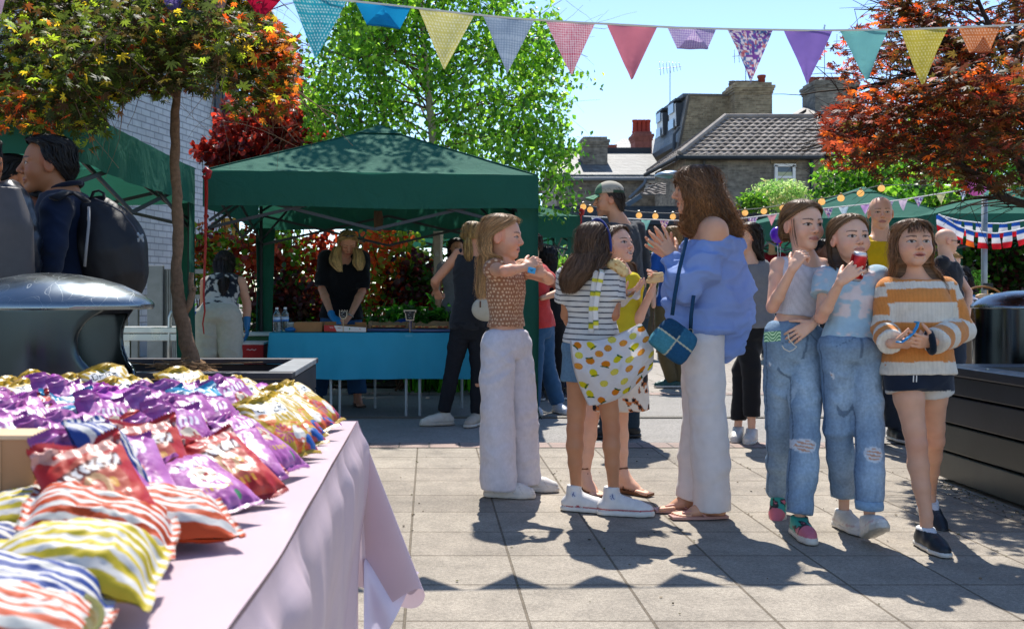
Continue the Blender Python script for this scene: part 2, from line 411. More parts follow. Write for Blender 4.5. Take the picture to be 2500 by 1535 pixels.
  for i in range(4):
   x = (.030, .010, -.010, -.029)[i]; q = (.95, 1.05, 1.0, .8)[i]; p = kn[i]; ang = 0; c = curls[i] if curls else curl
   dd = unit(d+t*(x/.03)*spread)
   for L, r0, r1, cu in ((.042, .0092, .0082, c[0]), (.026, .0082, .0075, c[1]), (.021, .0075, .0062, c[2])):
    ang += cu; v = dd*math.cos(ang)+n*math.sin(ang); p2 = p+v*L*q*k
    D.cap(p, p2, r0*k, r1*k, .003); p = p2
  tb = w+(d*.020+t*.024)*k; v = unit(d*thumb[0]+t*thumb[1]+n*thumb[2]); p1 = tb+v*.040*k; D.cap(tb, p1, .0135*k, .0100*k, .010)
  v = unit(v+n*tcurl+d*tcurl*.7); p2 = p1+v*.030*k; D.cap(p1, p2, .0100*k, .0090*k, .003); v = unit(v+n*tcurl*.5); D.cap(p2, p2+v*.022*k, .0090*k, .0070*k, .003)
  c = w+d*.09*k; s.fine.append((c-.11*k, c+.11*k, min(s.hf*1.15, .0045)))
 def leg_sdf(s, D, side, k=.015, foot=False):
  j = s.j; S = s.S*(s.wt**.5)*s.legk
  if 'k'+side not in j: return
  hp_, kn, an = j['h'+side], j['k'+side], j['a'+side]
  back = -s.TF*.012*S
  D.chain([(hp_, .080*S), (hp_+(kn-hp_)*.35, .074*S), (hp_+(kn-hp_)*.8, .054*S), (kn, .050*S)], k)
  D.chain([(kn, .050*S), (kn+(an-kn)*.3+back, .051*S), (kn+(an-kn)*.6+back*.7, .042*S), (an, .031*S)], k)
  if an[2] > .08: D.cap(an, V3(an[0], an[1], .075), .031*S, .031*S, .01)
 def foot_sdf(s, D, side, d, L=.2):
  a = s.j['a'+side]; d = unit(V3(d[0], d[1], 0)); w = V3(d[1], -d[0], 0); q = L/.24; b = a.copy(); b[2] = .0
  z = lambda h: V3(0, 0, h)
  D.chain([(a, .033*q*1.1), (b-d*.03*q+z(.030), .028*q)], .02); D.chain([(b-d*.03*q+z(.030), .028*q), (b+d*.06*q+z(.035), .030*q), (b+d*.13*q+z(.022), .018*q)], .02, flat=.75, w=(0, 0, 1))
  D.cap(a+d*.01, b+d*.09*q+z(.03), .03*q, .026*q, .02)
  for i, x in enumerate((-.028, -.012, .002, .015, .027) if side == 'r' else (.028, .012, -.002, -.015, -.027)):
   r = (.0115, .0085, .008, .0075, .0075)[i]*q; e = (.185, .183, .176, .166, .155)[i]
   D.cap(b+d*.12*q+w*x*q+z(.016), b+d*e*q+w*x*1.1*q+z(.010+.004), r*1.25, r, .004)
  s.fine.append((b-.2, b+V3(.2, .2, .09), min(s.hf*1.2, .005)))
 def facecol(s, v, N, brow=None, smile=False, lips=None, iris='#3a2618', beard=0, closed=False, teeth=False):
  sk = s.skin; c = np.tile(sk, (len(v), 1)); q = ((v-s.hc)@s.HM)/s.hs; x, y, z = q.T; ax = abs(x); z = np.where(z < -.01, -.01+(z+.01)/s.lf, z)
  dk = sk.mean() < .12
  def blend(m, col): nonlocal c; c = mixc(c, col, np.clip(m, 0, 1))
  near = (abs(z) < .14) & (y > .02) & (ax < .085)
  blush = np.exp(-((ax-.042)/.022)**2-((z+.028)/.02)**2)*near*(.0 if dk else .38); blend(blush, sk*V3(1.0, .62, .58))
  blend(np.exp(-(x/.013)**2-((z+.03)/.012)**2)*near*(0 if dk else .35), sk*V3(1.0, .68, .62))
  blend(((ax > .066) & (abs(z) < .04) & (y < .03) & (y > -.04))*(.0 if dk else .45), sk*V3(1.05, .66, .58))
  lp = (y > .068) & (ax < .0265); mz = (z+.0625)/(.0105*(1-(ax/.030)**2)+1e-6)
  lc = lin(lips)*.9+.1*sk if lips else sk*(V3(.9, .75, .8) if dk else V3(.78, .42, .42)); blend((lp & (abs(mz) < 1))*.8, lc)
  blend((lp & (abs(z+.0625) < .0013+.0005) & (ax < .022))*.6, lc*.4)
  if smile or teeth: blend((y > .06) & (ax < .017) & (z < -.058) & (z > -.0665), lin('#e8dccb')); blend((y > .06) & (ax < .015) & (z < -.0665) & (z > -.0725), lin('#3a1512'))
  k_ = s.ek; ex = (ax-.031)/(.0145*k_); ez = (z-.003)/(.0062*k_*np.clip(1-ex**2*.75, .08, 1)); e = (abs(ex) < 1) & (abs(ez) < 1) & (y > .055)
  br = lin(brow) if brow else sk*.2
  if closed:
   blend((abs(ex) < 1) & (abs(z+.001+.0) < .0022) & (y > .055), sk*.25)
  else:
   blend(e*1.0, lin('#b5aaa2')); ir = ((ax-.031)**2+(z-.0035)**2) < (.0059*k_)**2; blend(e & ir, lin(iris)); blend(e & (((ax-.031)**2+(z-.0035)**2) < (.003*k_)**2), lin('#0a0706'))
   up = (abs(ex) < 1.15) & (abs(z-.003-(.0062*k_*np.clip(1-ex**2*.75, .0, 1))) < .0019) & (y > .05); blend(up*.9, br*.35)
   lo = (abs(ex) < 1.05) & (abs(z-.003+(.0062*k_*np.clip(1-ex**2*.75, .0, 1))) < .0012) & (y > .05); blend(lo*.4, sk*.35)
  bz = .0235+.004*np.sin(np.clip((ax-.012)/.04, 0, 1)*2.6); blend(((abs(z-bz) < .0042-(ax-.012)*.05) & (ax > .012) & (ax < .052) & (y > .045))*.8, br)
  if beard: blend(((y > 0) & (z < -.035) & (ax < .06) & (abs(mz) > 1))*beard*sstep(-.03, -.05, z), sk*.35)
  n = ((y > .09) & (abs(ax-.008) < .0035) & (abs(z+.0365) < .003)); blend(n*.7, sk*.18)
  return c
 def body(s, hands={}, arms=True, legs=True, feet={}, mouth=0.0, fat=1.0, face={}, extra=None, shrink=-.006, knee_red=True, armsc=1.0, torso_extra=None):
  D = SDF(); s.fine = []; j = s.j; S = s.S
  s.head_sdf(D, mouth, fat); c = s.hc; r = .14*s.hs; s.fine.append((c-r, c+r, s.hf))
  D.stack(j['hipc'], s.A, s.TR, s.tlev(shrink, extra=torso_extra), .02, rd=.02)
  for q in 'rl':
   D.cap(j['s'+q], j['neck']-s.A*.02, .044*S, .042*S, .03)
   if arms: s.arm_sdf(D, q, armsc)
   if legs and 'k'+q in j: s.leg_sdf(D, q)
  D.cap(j['neck']-s.A*.04, j['neck'], (s.nk+.012)*s.hs, s.nk*s.hs, .03)
  for q, kw in hands.items(): s.hand_sdf(D, q, **kw)
  for q, kw in feet.items(): s.foot_sdf(D, q, **kw)
  if extra: extra(D)
  v, f = D.extract(s.h, s.fine); N = vnormals(v, f); c = s.facecol(v, N, **face)
  if knee_red and 'kr' in j:
   for q in 'rlr':
    for jj in ('k', 'e'):
     if jj+q in j: c = mixc(c, s.skin*V3(1, .72, .66), .35*np.exp(-((v-j[jj+q])**2).sum(1)/.05**2))
  c = c*(1+.05*fbm(v[:, 0]*18, v[:, 1]*18, v[:, 2]*18))[:, None]
  return mkmesh('body', v, f, c, M_skin(), s.root)
 # ---- generic garment from an SDF builder
 def cloth(s, name, D, col, m=None, h=None, fold=.004, fscale=(14, 14, 5), fine=(), seed=0, foldfn=None, parent=None):
  v, f = D.extract(h or s.h, fine); N = vnormals(v, f)
  if fold:
   w = v-s.j['hipc']
   n1 = fbm(w[:, 0]*fscale[0]+seed, w[:, 1]*fscale[1]+seed*2.3, w[:, 2]*fscale[2]+seed, 3)
   wx, wz = w[:, 0]+.06*fbm(w[:, 2]*9+seed, w[:, 1]*6), w[:, 2]+.06*fbm(w[:, 0]*9, w[:, 1]*9+seed)
   r1 = 1-2.6*abs(fbm(wx*fscale[0]*.75+wz*4+seed, w[:, 1]*fscale[1]*.75, wz*fscale[2]*1.3+seed, 2)); r2 = 1-2.6*abs(fbm(wx*fscale[0]*.5-wz*9+3*seed, w[:, 1]*fscale[1]*.5, wz*fscale[2]*2.0+2, 2))
   a = fold if foldfn is None else fold*foldfn(v)
   v = v+N*((n1*.8+np.clip(r1, -.3, 1)*.8+np.clip(r2, -.3, 1)*.7-.35)*a)[:, None]
  c = col(v, N) if callable(col) else np.tile(lin(col) if isinstance(col, str) else col, (len(v), 1))
  return mkmesh(name, v, f, c, m or M_cloth(), parent or s.root)
 def top(s, col, sleeve=.5, hem=.0, top=.97, inf=.012, ncut=.06, sinf=.014, flare=0.0, name='shirt', m=None, fold=.004, scut=None, extra=None, nfwd=.03, sleeves='rl', ndz=.02, fscale=(14, 14, 5), seed=0, cuff=1.0, bag=1.0, hsl=None, drop=0.0):
  D = SDF(); j = s.j; S = s.S; L = s.tlev(inf, hem=hem, top=top)
  L = [(h, a+flare*max(0, 1-i/6), b+flare*max(0, 1-i/6)) for i, (h, a, b) in enumerate(L)]
  D.stack(j['hipc'], s.A, s.TR, L, .02)
  for q in 'rl':
   if q not in sleeves and sleeve <= 0: pass
   D.cap(j['s'+q]*(1 if sleeve > 0 else .88)+(0 if sleeve > 0 else .12)*j['neck'], j['neck']-s.A*.035, (.046+sinf*.7)*S if sleeve > 0 else .040*S, (.040+sinf*.5)*S, .025)
   if sleeve > 0 and q in sleeves and 'e'+q in j:
    sh, el, wr = j['s'+q], j['e'+q], j['w'+q]; r0, r1, r2 = .048*S+sinf, .036*S+sinf*bag, (.025*S+sinf*.8)*cuff
    sl = sleeve if hsl is None else hsl.get(q, sleeve)
    if sl <= 1: e = sh+(el-sh)*sl; D.chain([(sh, r0), (e, r0+(r1-r0)*sl+.004)], .02, end=True)
    else:
     t = sl-1; D.chain([(sh, r0), (el, r1)], .02); e = el+(wr-el)*t; D.chain([(el, r1), (el+(wr-el)*t*.5, (r1*.55+r2*.45)*1.02), (e, r1+(r2-r1)*t)], .02, end=True)
  if extra: extra(D, s)
  if ncut: D.ell(j['neck']+s.TF*nfwd+s.A*ndz, V3(ncut*1.05, ncut, ncut*.9)*1.0, np.stack([s.TR, s.TF, s.A], 1), .004, 's')
  return s.cloth(name, D, col, m, fold=fold, fscale=fscale, seed=seed)
 def trousers(s, col, waist=.18, wide=(.095, .075, .065), length=1.0, name='trousers', m=None, fold=.006, inf=.008, flat=1.0, seed=0, fscale=(10, 10, 5), extra=None, foldfn=None, hipk=1.0, cutlegs=None):
  D = SDF(); j = s.j; S = s.S; L = s.tlev(inf, hem=-.175, top=waist, extra={0: (.78, .86)}); L = [(h, a*hipk, b*hipk) for h, a, b in L]
  D.stack(j['hipc'], s.A, s.TR, L, .045, rd=.02)
  for q in 'rl':
   if 'k'+q not in j: continue
   hp_, kn, an = j['h'+q], j['k'+q], j['a'+q]; a, b, c = [w*S for w in wide]
   if length > 1: e = an+unit(an-kn)*.0+V3(0, 0, -(length-1))
   if length >= .999:
    e = an if length <= 1 else an+unit(an-kn)*(length-1)
    D.chain([(hp_, a), (hp_+(kn-hp_)*.5, (a*.55+b*.45)), (kn, b)], .012); D.chain([(kn, b), (kn+(e-kn)*.5, (b+c)/2), (e, c)], .012, end=True)
   elif length > .5:
    e = kn+(an-kn)*(length-.5)*2; D.chain([(hp_, a), (kn, b), (e, c)], .02, end=True)
   else:
    e = hp_+(kn-hp_)*length*2; D.chain([(hp_, a), (e, c)], .012, end=True)
  if extra: extra(D, s)
  return s.cloth(name, D, col, m or M_cloth(), fold=fold, fscale=fscale, seed=seed, foldfn=foldfn)
 def shoe(s, side, d, L=.24, col='#e8e4dc', sole='#e6e2d8', pitch=0.0, high=.0, z0=0.0, accent=None, wide=1.0, name='shoe', lift=None, tall=1.0, label=None):
  a = s.j['a'+side]; q = L/.26; dh = unit(V3(d[0], d[1], 0)); w = V3(dh[1], -dh[0], 0)
  dd = dh*math.cos(pitch)+V3(0, 0, math.sin(pitch)); u = np.cross(w, dd)
  if u[2] < 0: u = -u
  an = a.copy(); drop = .085*q
  if lift is None: an = V3(a[0], a[1], drop+z0)
  o = an-u*drop                                   # under the ankle, on the sole plane
  D = SDF(); p = lambda f, h, x=0: o+dd*f*q+u*h*q+w*x*q
  D.chain([(p(-.045, .040), .036*q*wide), (p(.05, .040), .038*q*wide), (p(.12, .030), .040*q*wide), (p(.165, .026), .032*q*wide)], .02, flat=1.0)
  D.cap(p(-.01, .085+high), p(-.015, .04), (.040)*q, .040*q, .02); D.cap(p(0.0, .075), p(.10, .045), .034*q, .028*q, .025)
  D.cut(o, -u, .3*q); D.cut(p(-.01, .10+high), u, .1*q)
  v, f = D.extract(min(s.h, .007), ()); N = vnormals(v, f)
  hh = (v-o)@u/q; ff = (v-o)@dd/q; xx = (v-o)@w/q; c = np.tile(lin(col), (len(v), 1))
  if accent: c = accent(c, hh, ff, xx)
  lace = (hh > .045) & (ff > .02) & (ff < .115) & (abs(xx) < .018)
  c = np.where((lace & (np.sin(ff*500) > .2))[:, None], c*.8+.04, c)
  up = mkmesh(name, v, f, c, M_leather(), s.root)
  D = SDF(); D.chain([(p(-.045, .01), .041*q*wide), (p(.04, .01), .041*q*wide), (p(.12, .01), .045*q*wide), (p(.166, .012), .036*q*wide)], .015)
  D.cut(p(0, .024*tall), u, .3*q); D.cut(o, -u, .3*q); v, f = D.extract(min(s.h, .007), ())
  mkmesh('sole', v, f, np.tile(lin(sole), (len(v), 1)), M_plast(), up)
  if label: up['label'] = label
  return up
 def sandal(s, side, d, L=.22, col='#7a4a2a', straps=(), sole=None, thick=.014):
  b = s.j['a'+side].copy(); b[2] = 0; q = L/.24; dh = unit(V3(d[0], d[1], 0)); w = V3(dh[1], -dh[0], 0)
  m = MB(); pts = []
  for t in np.linspace(0, 1, 9): pts.append((-.065+.265*t, .03+.016*math.sin(t*3.0)))
  poly = [b+dh*f*q+w*x*q for f, x in pts]+[b+dh*f*q-w*x*q for f, x in pts[::-1]]
  m.prism([p_+V3(0, 0, .002) for p_ in poly], (0, 0, thick), lin(sole or col)); o = m.build('sandal', M_leather(), s.root)
  for st in straps:
   t = MB(); t.tube([b+dh*f*q+w*x*q+V3(0, 0, z*q) for f, x, z in st], .005*q, 6, lin(col)); t.build('strap', M_leather(), o)
  return o
 # ---- hair
 def hair(s, lev, col, n=900, wid=.0035, wave=.004, seed=1, tip=None, name='hair', tvar=.22, fly=.03, under=True, curl=0.0, op0=None, freq=9, parent=None, thr=None, lump=.03):
  """lev: (kind 'h' head-local or 'w' crop point, centre, a, b, open, [yaw])"""
  C = []; A = []; B = []; O = []; E1 = []; E2 = []
  ox, oy, sc = s.crop
  for l in lev:
   if l[0] == 'h': C.append(s.hp(*l[1])); A.append(l[2]*s.hs); B.append(l[3]*s.hs); E1.append(s.R); E2.append(s.F)
   else:
    x = l[1]; C.append(P(ox+x[0]/sc, oy+x[1]/sc, s.Y0+x[2])); A.append(l[2]); B.append(l[3])
    fr = unit(V3(s.F[0], s.F[1], 0)); E2.append(fr); E1.append(np.cross(fr, V3(0, 0, 1)))
   O.append(l[4])
  C = np.array(C); K = len(C); tk = np.arange(K)
  def interp(arr, t):
   arr = np.asarray(arr, float); t = np.clip(t, 0, K-1.0001); i = t.astype(int); f = t-i
   g = lambda k: arr[np.clip(k, 0, K-1)]
   p0, p1, p2, p3 = g(i-1), g(i), g(i+1), g(i+2)
   if arr.ndim == 2: f = f[..., None]
   return .5*((2*p1)+(-p0+p2)*f+(2*p0-5*p1+4*p2-p3)*f*f+(-p0+3*p1-3*p2+p3)*f**3)
  def pos(th, t, rho):
   th, t, rho = np.broadcast_arrays(th, t, rho); sh = t.shape; th = th.ravel(); t = t.ravel(); rho = rho.ravel()
   o = np.clip(interp(O, t), 0, 3); sg = np.sign(th)+(th == 0); a = sg*(o+(math.pi-o)*abs(th)/math.pi)
   c = interp(C, t); e1 = interp(np.array(E1), t); e2 = interp(np.array(E2), t)
   lm_ = 1+lump*2.2*fbm(th*1.9+seed, t*1.3, seed, 2)*np.clip(t/4, 0, 1); rho = rho*lm_
   r = c+(np.sin(a)*np.maximum(interp(A, t), .002)*rho)[:, None]*e1+(np.cos(a)*np.maximum(interp(B, t), .002)*rho)[:, None]*e2
   return r.reshape(sh+(3,))
  R = np.random.default_rng(seed); base = lin(col); tipc = lin(tip) if tip else base*1.25
  VV = []; FF = []; CC = []; off = 0
  if under:
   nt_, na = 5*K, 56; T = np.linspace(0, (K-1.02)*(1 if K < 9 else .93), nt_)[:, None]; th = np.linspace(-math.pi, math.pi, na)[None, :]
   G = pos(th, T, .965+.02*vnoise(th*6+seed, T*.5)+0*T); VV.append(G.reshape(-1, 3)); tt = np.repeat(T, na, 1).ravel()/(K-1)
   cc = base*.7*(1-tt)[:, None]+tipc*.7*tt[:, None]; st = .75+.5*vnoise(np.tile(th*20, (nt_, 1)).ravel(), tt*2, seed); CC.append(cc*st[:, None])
   q = np.array([[i*na+k, i*na+k+1, (i+1)*na+k+1, (i+1)*na+k] for i in range(nt_-1) for k in range(na-1)]); FF.append(q); off = len(VV[0])
  th0 = R.uniform(-math.pi, math.pi, n); m = max(10, 4*K); t1 = (K-1.02)*R.uniform(.80, 1.0, n)**.8; t0 = R.uniform(0, .8, n)*np.where(R.random(n) < .5, 1, 0)
  T = t0[:, None]+(t1-t0)[:, None]*np.linspace(0, 1, m)[None, :]
  isf = R.random(n) < fly; rho = 1+R.normal(0, .030, n)+np.where(isf, R.uniform(.05, .22, n), 0); ph = R.uniform(0, 6.28, (3, n)); fq = R.uniform(.7, 1.3, n)*freq
  tt = T/(K-1); lvl = tt**1.2
  thv = th0[:, None]+R.normal(0, .08, n)[:, None]*tt*2+curl*.0
  Pp = pos(np.clip(thv, -math.pi, math.pi), T, rho[:, None]*(1+0*tt))
  lenm = np.linalg.norm(C[-1]-C[0])+.05
  for a in range(3):
   amp = (wave*(1+4*curl))*lvl*np.where(isf, 2.5, 1)[:, None]
   Pp[..., a] += amp*np.sin(tt*fq[:, None]*lenm*6+ph[a][:, None]+th0[:, None]*3)*(1. if a != 2 else .5)
  if thr is not None: Pp = thr(Pp)
  tan = np.gradient(Pp, axis=1); ctr = interp(C, T.ravel()).reshape(Pp.shape); out = Pp-ctr
  sidev = np.cross(tan, out); sidev /= (np.linalg.norm(sidev, axis=2, keepdims=True)+1e-9); tw = R.normal(0, .55, n)[:, None, None]+.5*np.sin(tt*9+ph[0][:, None])[..., None]; on_ = out/(np.linalg.norm(out, axis=2, keepdims=True)+1e-9); sidev = sidev*np.cos(tw)+on_*np.sin(tw)
  ww = (np.where(isf, .35, 1)*wid*R.uniform(.6, 1.3, n))[:, None]*(1-.75*np.linspace(0, 1, m)[None, :]**3)
  ribs = np.stack([Pp-sidev*ww[..., None]/2, Pp+sidev*ww[..., None]/2], 2)   # n,m,2,3
  VV.append(ribs.reshape(-1, 3)); sv = 1+R.normal(0, tvar, n); sv = np.clip(sv, .45, 1.8)
  cc = (base[None, None]*(1-tt[..., None])+tipc[None, None]*tt[..., None])*sv[:, None, None]*(1+.45*vnoise(th0*7+seed, 0, 0)[:, None]+.2*vnoise(th0[:, None]*4, tt*7, seed))[..., None]; CC.append(np.repeat(cc[:, :, None, :], 2, 2).reshape(-1, 3))
  b = (np.arange(n)[:, None]*m+np.arange(m-1)[None, :]).ravel()*2+off; FF.append(np.stack([b, b+1, b+3, b+2], 1))
  return mkmesh(name, np.vstack(VV), np.vstack(FF), np.vstack(CC), M_hair(), parent or s.root)
def cap_levels(long=0, face=1.0, low=-.06, vol=1.0, back=0, ear=0):
 """hair on the head itself, from the crown down"""
 v = vol
 L = [('h', (0, -.010, .123), .004, .004, 0), ('h', (0, -.012, .118), .030*v, .040*v, 0.0), ('h', (0, -.012, .103), .058*v, .073*v, 0.0),
         ('h', (0, -.012, .080), .073*v, .091*v, .50*face), ('h', (0, -.013, .052), .0795*v, .098*v, 1.0*face), ('h', (0, -.014, .02), .082*v, .100*v, 1.22*face+ear*.3), ('h', (0, -.015, -.01), .084*v, .098*v, 1.30*face+ear*.5)]
 if low <= -.04: L.append(('h', (0, -.020, -.045), .085*v, .092*v, 1.25*face+ear*.5))
 if low <= -.08: L.append(('h', (0, -.026, -.09), .084*v, .078*v, 1.3*face+ear*.35))
 return L
def short_hair(fg, col, n=900, seed=1, vol=1.0, low=-.02, face=1.0, wid=.003, rough=.004):
 v = vol; L = [('h', (0, -.010, .124*v), .004, .004, 0), ('h', (0, -.010, .119*v), .030, .042, 0.0), ('h', (0, -.008, .104*v), .058*v, .076*v, 0.0), ('h', (0, -.008, .088), .070*v, .090*v, 0.70*face),
         ('h', (0, -.012, .074), .077*v, .094*v, 1.12*face), ('h', (0, -.013, .045), .0785*v, .094*v, 1.24*face), ('h', (0, -.018, .015), .0770*v, .092*v, 1.38*face), ('h', (0, -.022, -.006), .0765*v, .090*v, 1.62*face), ('h', (0, -.030, low-.01), .068, .074, 2.0*face), ('h', (0, -.034, low-.04), .055, .062, 2.3*face)]
 return fg.hair(L, col, n=n, wid=wid, wave=rough, seed=seed, fly=.06, tvar=.3)
# ------------------------------------------------------------------ ground
def nodes(name):
 m = bpy.data.materials.new(name); m.use_nodes = True; n = m.node_tree.nodes; return m, n, m.node_tree.links, n['Principled BSDF']
def brickmat(name, c1, c2, mortar, bw, rh, ms=.012, off=.5, shift=(0, 0, 0), axes='XZ', rough=.85, stain=.25, speck=0, bump=.6, rotz=0, vary=.5, patch=None, mbump=True):
 m, n, l, b = nodes(name); tc = n.new('ShaderNodeTexCoord')
 mp = n.new('ShaderNodeMapping'); mp.inputs['Location'].default_value = shift; l.new(tc.outputs['Object'], mp.inputs[0])
 sx = n.new('ShaderNodeSeparateXYZ'); l.new(mp.outputs[0], sx.inputs[0]); cx = n.new('ShaderNodeCombineXYZ')
 if axes == 'HZ':
  ad = n.new('ShaderNodeMath'); ad.operation = 'ADD'; l.new(sx.outputs['X'], ad.inputs[0]); l.new(sx.outputs['Y'], ad.inputs[1]); l.new(ad.outputs[0], cx.inputs[0]); l.new(sx.outputs['Z'], cx.inputs[1])
 else:
  l.new(sx.outputs[axes[0]], cx.inputs[0]); l.new(sx.outputs[axes[1]], cx.inputs[1])
 wn = n.new('ShaderNodeTexNoise'); wn.inputs['Scale'].default_value = 3; l.new(cx.outputs[0], wn.inputs['Vector'])
 bt = n.new('ShaderNodeTexBrick'); bt.offset = off; bt.inputs['Scale'].default_value = 1
 bt.inputs['Brick Width'].default_value = bw; bt.inputs['Row Height'].default_value = rh; bt.inputs['Mortar Size'].default_value = ms; bt.inputs['Mortar Smooth'].default_value = .3
 bt.inputs['Bias'].default_value = 0
 bt.inputs['Color1'].default_value = (*lin(c1), 1); bt.inputs['Color2'].default_value = (*lin(c2), 1); bt.inputs['Mortar'].default_value = (*lin(mortar), 1)
 l.new(cx.outputs[0], bt.inputs['Vector']); c = bt.outputs['Color']
 def mul(c, sc, amt, det=6):
  no = n.new('ShaderNodeTexNoise'); no.inputs['Scale'].default_value = sc; no.inputs['Detail'].default_value = det; l.new(tc.outputs['Object'], no.inputs['Vector'])
  mr = n.new('ShaderNodeMapRange'); mr.inputs[1].default_value = .3; mr.inputs[2].default_value = .7; mr.inputs[3].default_value = 1-amt; mr.inputs[4].default_value = 1+amt; l.new(no.outputs['Fac'], mr.inputs[0])
  vm = n.new('ShaderNodeVectorMath'); vm.operation = 'SCALE'; l.new(c, vm.inputs[0]); l.new(mr.outputs[0], vm.inputs['Scale']); return vm.outputs[0]
 if stain: c = mul(c, 1.1, stain*.6); c = mul(c, 6, stain*.6)
 if speck: c = mul(c, 260, speck, 2); c = mul(c, 90, speck*.6, 2)
 l.new(c, b.inputs['Base Color']); b.inputs['Roughness'].default_value = rough; b.inputs['Specular IOR Level'].default_value = .3
 bp = n.new('ShaderNodeBump'); bp.inputs['Strength'].default_value = bump; bp.inputs['Distance'].default_value = .006; bp.invert = True
 l.new(bt.outputs['Fac'], bp.inputs['Height'])
 b2 = n.new('ShaderNodeBump'); b2.inputs['Strength'].default_value = .25; b2.inputs['Distance'].default_value = .003
 no = n.new('ShaderNodeTexNoise'); no.inputs['Scale'].default_value = 140 if speck else 40; l.new(tc.outputs['Object'], no.inputs['Vector']); l.new(no.outputs['Fac'], b2.inputs['Height'])
 if mbump: l.new(bp.outputs[0], b2.inputs['Normal'])
 l.new(b2.outputs[0], b.inputs['Normal']); return m
paveM = brickmat('paving_slabs', '#968d80', '#898074', '#6a6052', .4025, .4025, .0055, 0, (.0803, -3.232, 0), 'XY', stain=.26, speck=.34, bump=.8)
asph = brickmat('tarmac', '#8b8782', '#87837e', '#858179', 7, 7, .0, 0, (0, 0, 0), 'XY', stain=.12, speck=.40, bump=0, mbump=False)
edgeM = brickmat('edging_bricks', '#a08a80', '#94847c', '#6f665e', .21, .115, .008, 0, (0, -6.838, 0), 'XY', stain=.15, speck=.18)
def sheet(name, x0, x1, y0, y1, z, m, kind='structure', nx=2, ny=2):
 X = np.linspace(x0, x1, nx); Y = np.linspace(y0, y1, ny); G = np.stack([np.tile(X[:, None], (1, ny)), np.tile(Y[None], (nx, 1)), np.full((nx, ny), z)], 2)
 b = MB(); b.grid(G[:, ::1], (.5, .5, .5)); o = b.build(name, m)
 if o.data.polygons[0].normal.z < 0: o.data.flip_normals()
 return tag(o, kind=kind)
sheet('ground', -300, 300, -40, 600, -.012, mat('ground_far', .95, fixed='#7d766c', var=.15, vscale=.4))
sheet('paving', -14, 12, -1.5, 6.84, -.004, paveM)
sheet('brick_edging', -14, 2.9, 6.838, 7.068, .0, edgeM)
sheet('tarmac_road', -14, 14, 7.06, 10.4, -.005, asph)
sheet('brick_edging', -14, 14, 10.38, 10.62, .0, edgeM)
sheet('paving', -14, 24, 10.6, 30, -.006, brickmat('far_slabs', '#a29a90', '#958c83', '#7a7268', .6, .6, .012, .5, (0, 0, 0), 'XY', stain=.16, speck=.2))
# drain slot across the tarmac
m = MB(); m.box((0, 8.5, .002), (14, .10, .006), lin('#7a756c'))
for i in range(560): m.box((-7+i*.025, 8.5, .0065), (.010, .06, .003), lin('#8e8980'), R=np.array([[.9, -.43, 0], [.43, .9, 0], [0, 0, 1]]))
tag(m.build('drain_channel', mat('drain', .5, metal=.5)), 'slotted metal drain channel running across the grey tarmac', 'drain')
tag(sheet('litter_leaves', 0, .001, 3, 3.001, -.5, paveM), kind='stuff') if False else None
# moss and grit along the paving joints and the foot of the right planter
R = np.random.default_rng(5); m = MB()
for i in range(420):
 if i < 150: x = -.0803+.4025*R.integers(-3, 12)+R.normal(0, .004); y = R.uniform(2.9, 6.8)
 elif i < 330: x = 2.88-abs(R.normal(0, .05)); y = R.uniform(4.4, 5.75)
 else: x = R.uniform(-.5, 3.0); y = R.uniform(3.0, 6.8)
 r = R.uniform(.002, .007); a = R.uniform(0, 6.28, 5)
 m.prism([(x+r*math.cos(t)*R.uniform(.5, 1.2), y+r*math.sin(t)*R.uniform(.5, 1.2), 0) for t in np.linspace(0, 5.2, 5)], (0, 0, R.uniform(.001, .004)), lin(rnd.choice(['#5a5a30', '#4a4030', '#6a6248', '#3a342c', '#7a6a50'])))
tag(m.build('grit', mat('grit', .9)), kind='stuff')

# ------------------------------------------------------------------ vegetation
def leafmat(name, trans=.5, rough=.38, spec=.5):
 m, n, l, b = nodes(name); a = n.new('ShaderNodeAttribute'); a.attribute_name = 'Col'
 l.new(a.outputs[0], b.inputs['Base Color']); b.inputs['Roughness'].default_value = rough; b.inputs['Specular IOR Level'].default_value = spec
 t = n.new('ShaderNodeBsdfTranslucent'); vm = n.new('ShaderNodeVectorMath'); vm.operation = 'SCALE'; vm.inputs['Scale'].default_value = 2.3
 l.new(a.outputs[0], vm.inputs[0]); l.new(vm.outputs[0], t.inputs['Color']); mx = n.new('ShaderNodeMixShader'); mx.inputs[0].default_value = trans
 l.new(b.outputs[0], mx.inputs[1]); l.new(t.outputs[0], mx.inputs[2]); l.new(mx.outputs[0], n['Material Output'].inputs['Surface']); return m
LEAF = leafmat('leaf', .45, .35); LEAFM = leafmat('maple_leaf', .45, .55, .25)
def tmpl_oval(w=.6, fold=.15):
 v = np.array([(0, 0, 0), (.35*w, .3, fold*.6), (.42*w, .55, fold*.6), (.0, 1, -.1), (-.42*w, .55, fold*.6), (-.35*w, .3, fold*.6), (0, .5, 0)], float)
 return v, [(0, 1, 6), (1, 2, 6), (2, 3, 6), (3, 4, 6), (4, 5, 6), (5, 0, 6)]
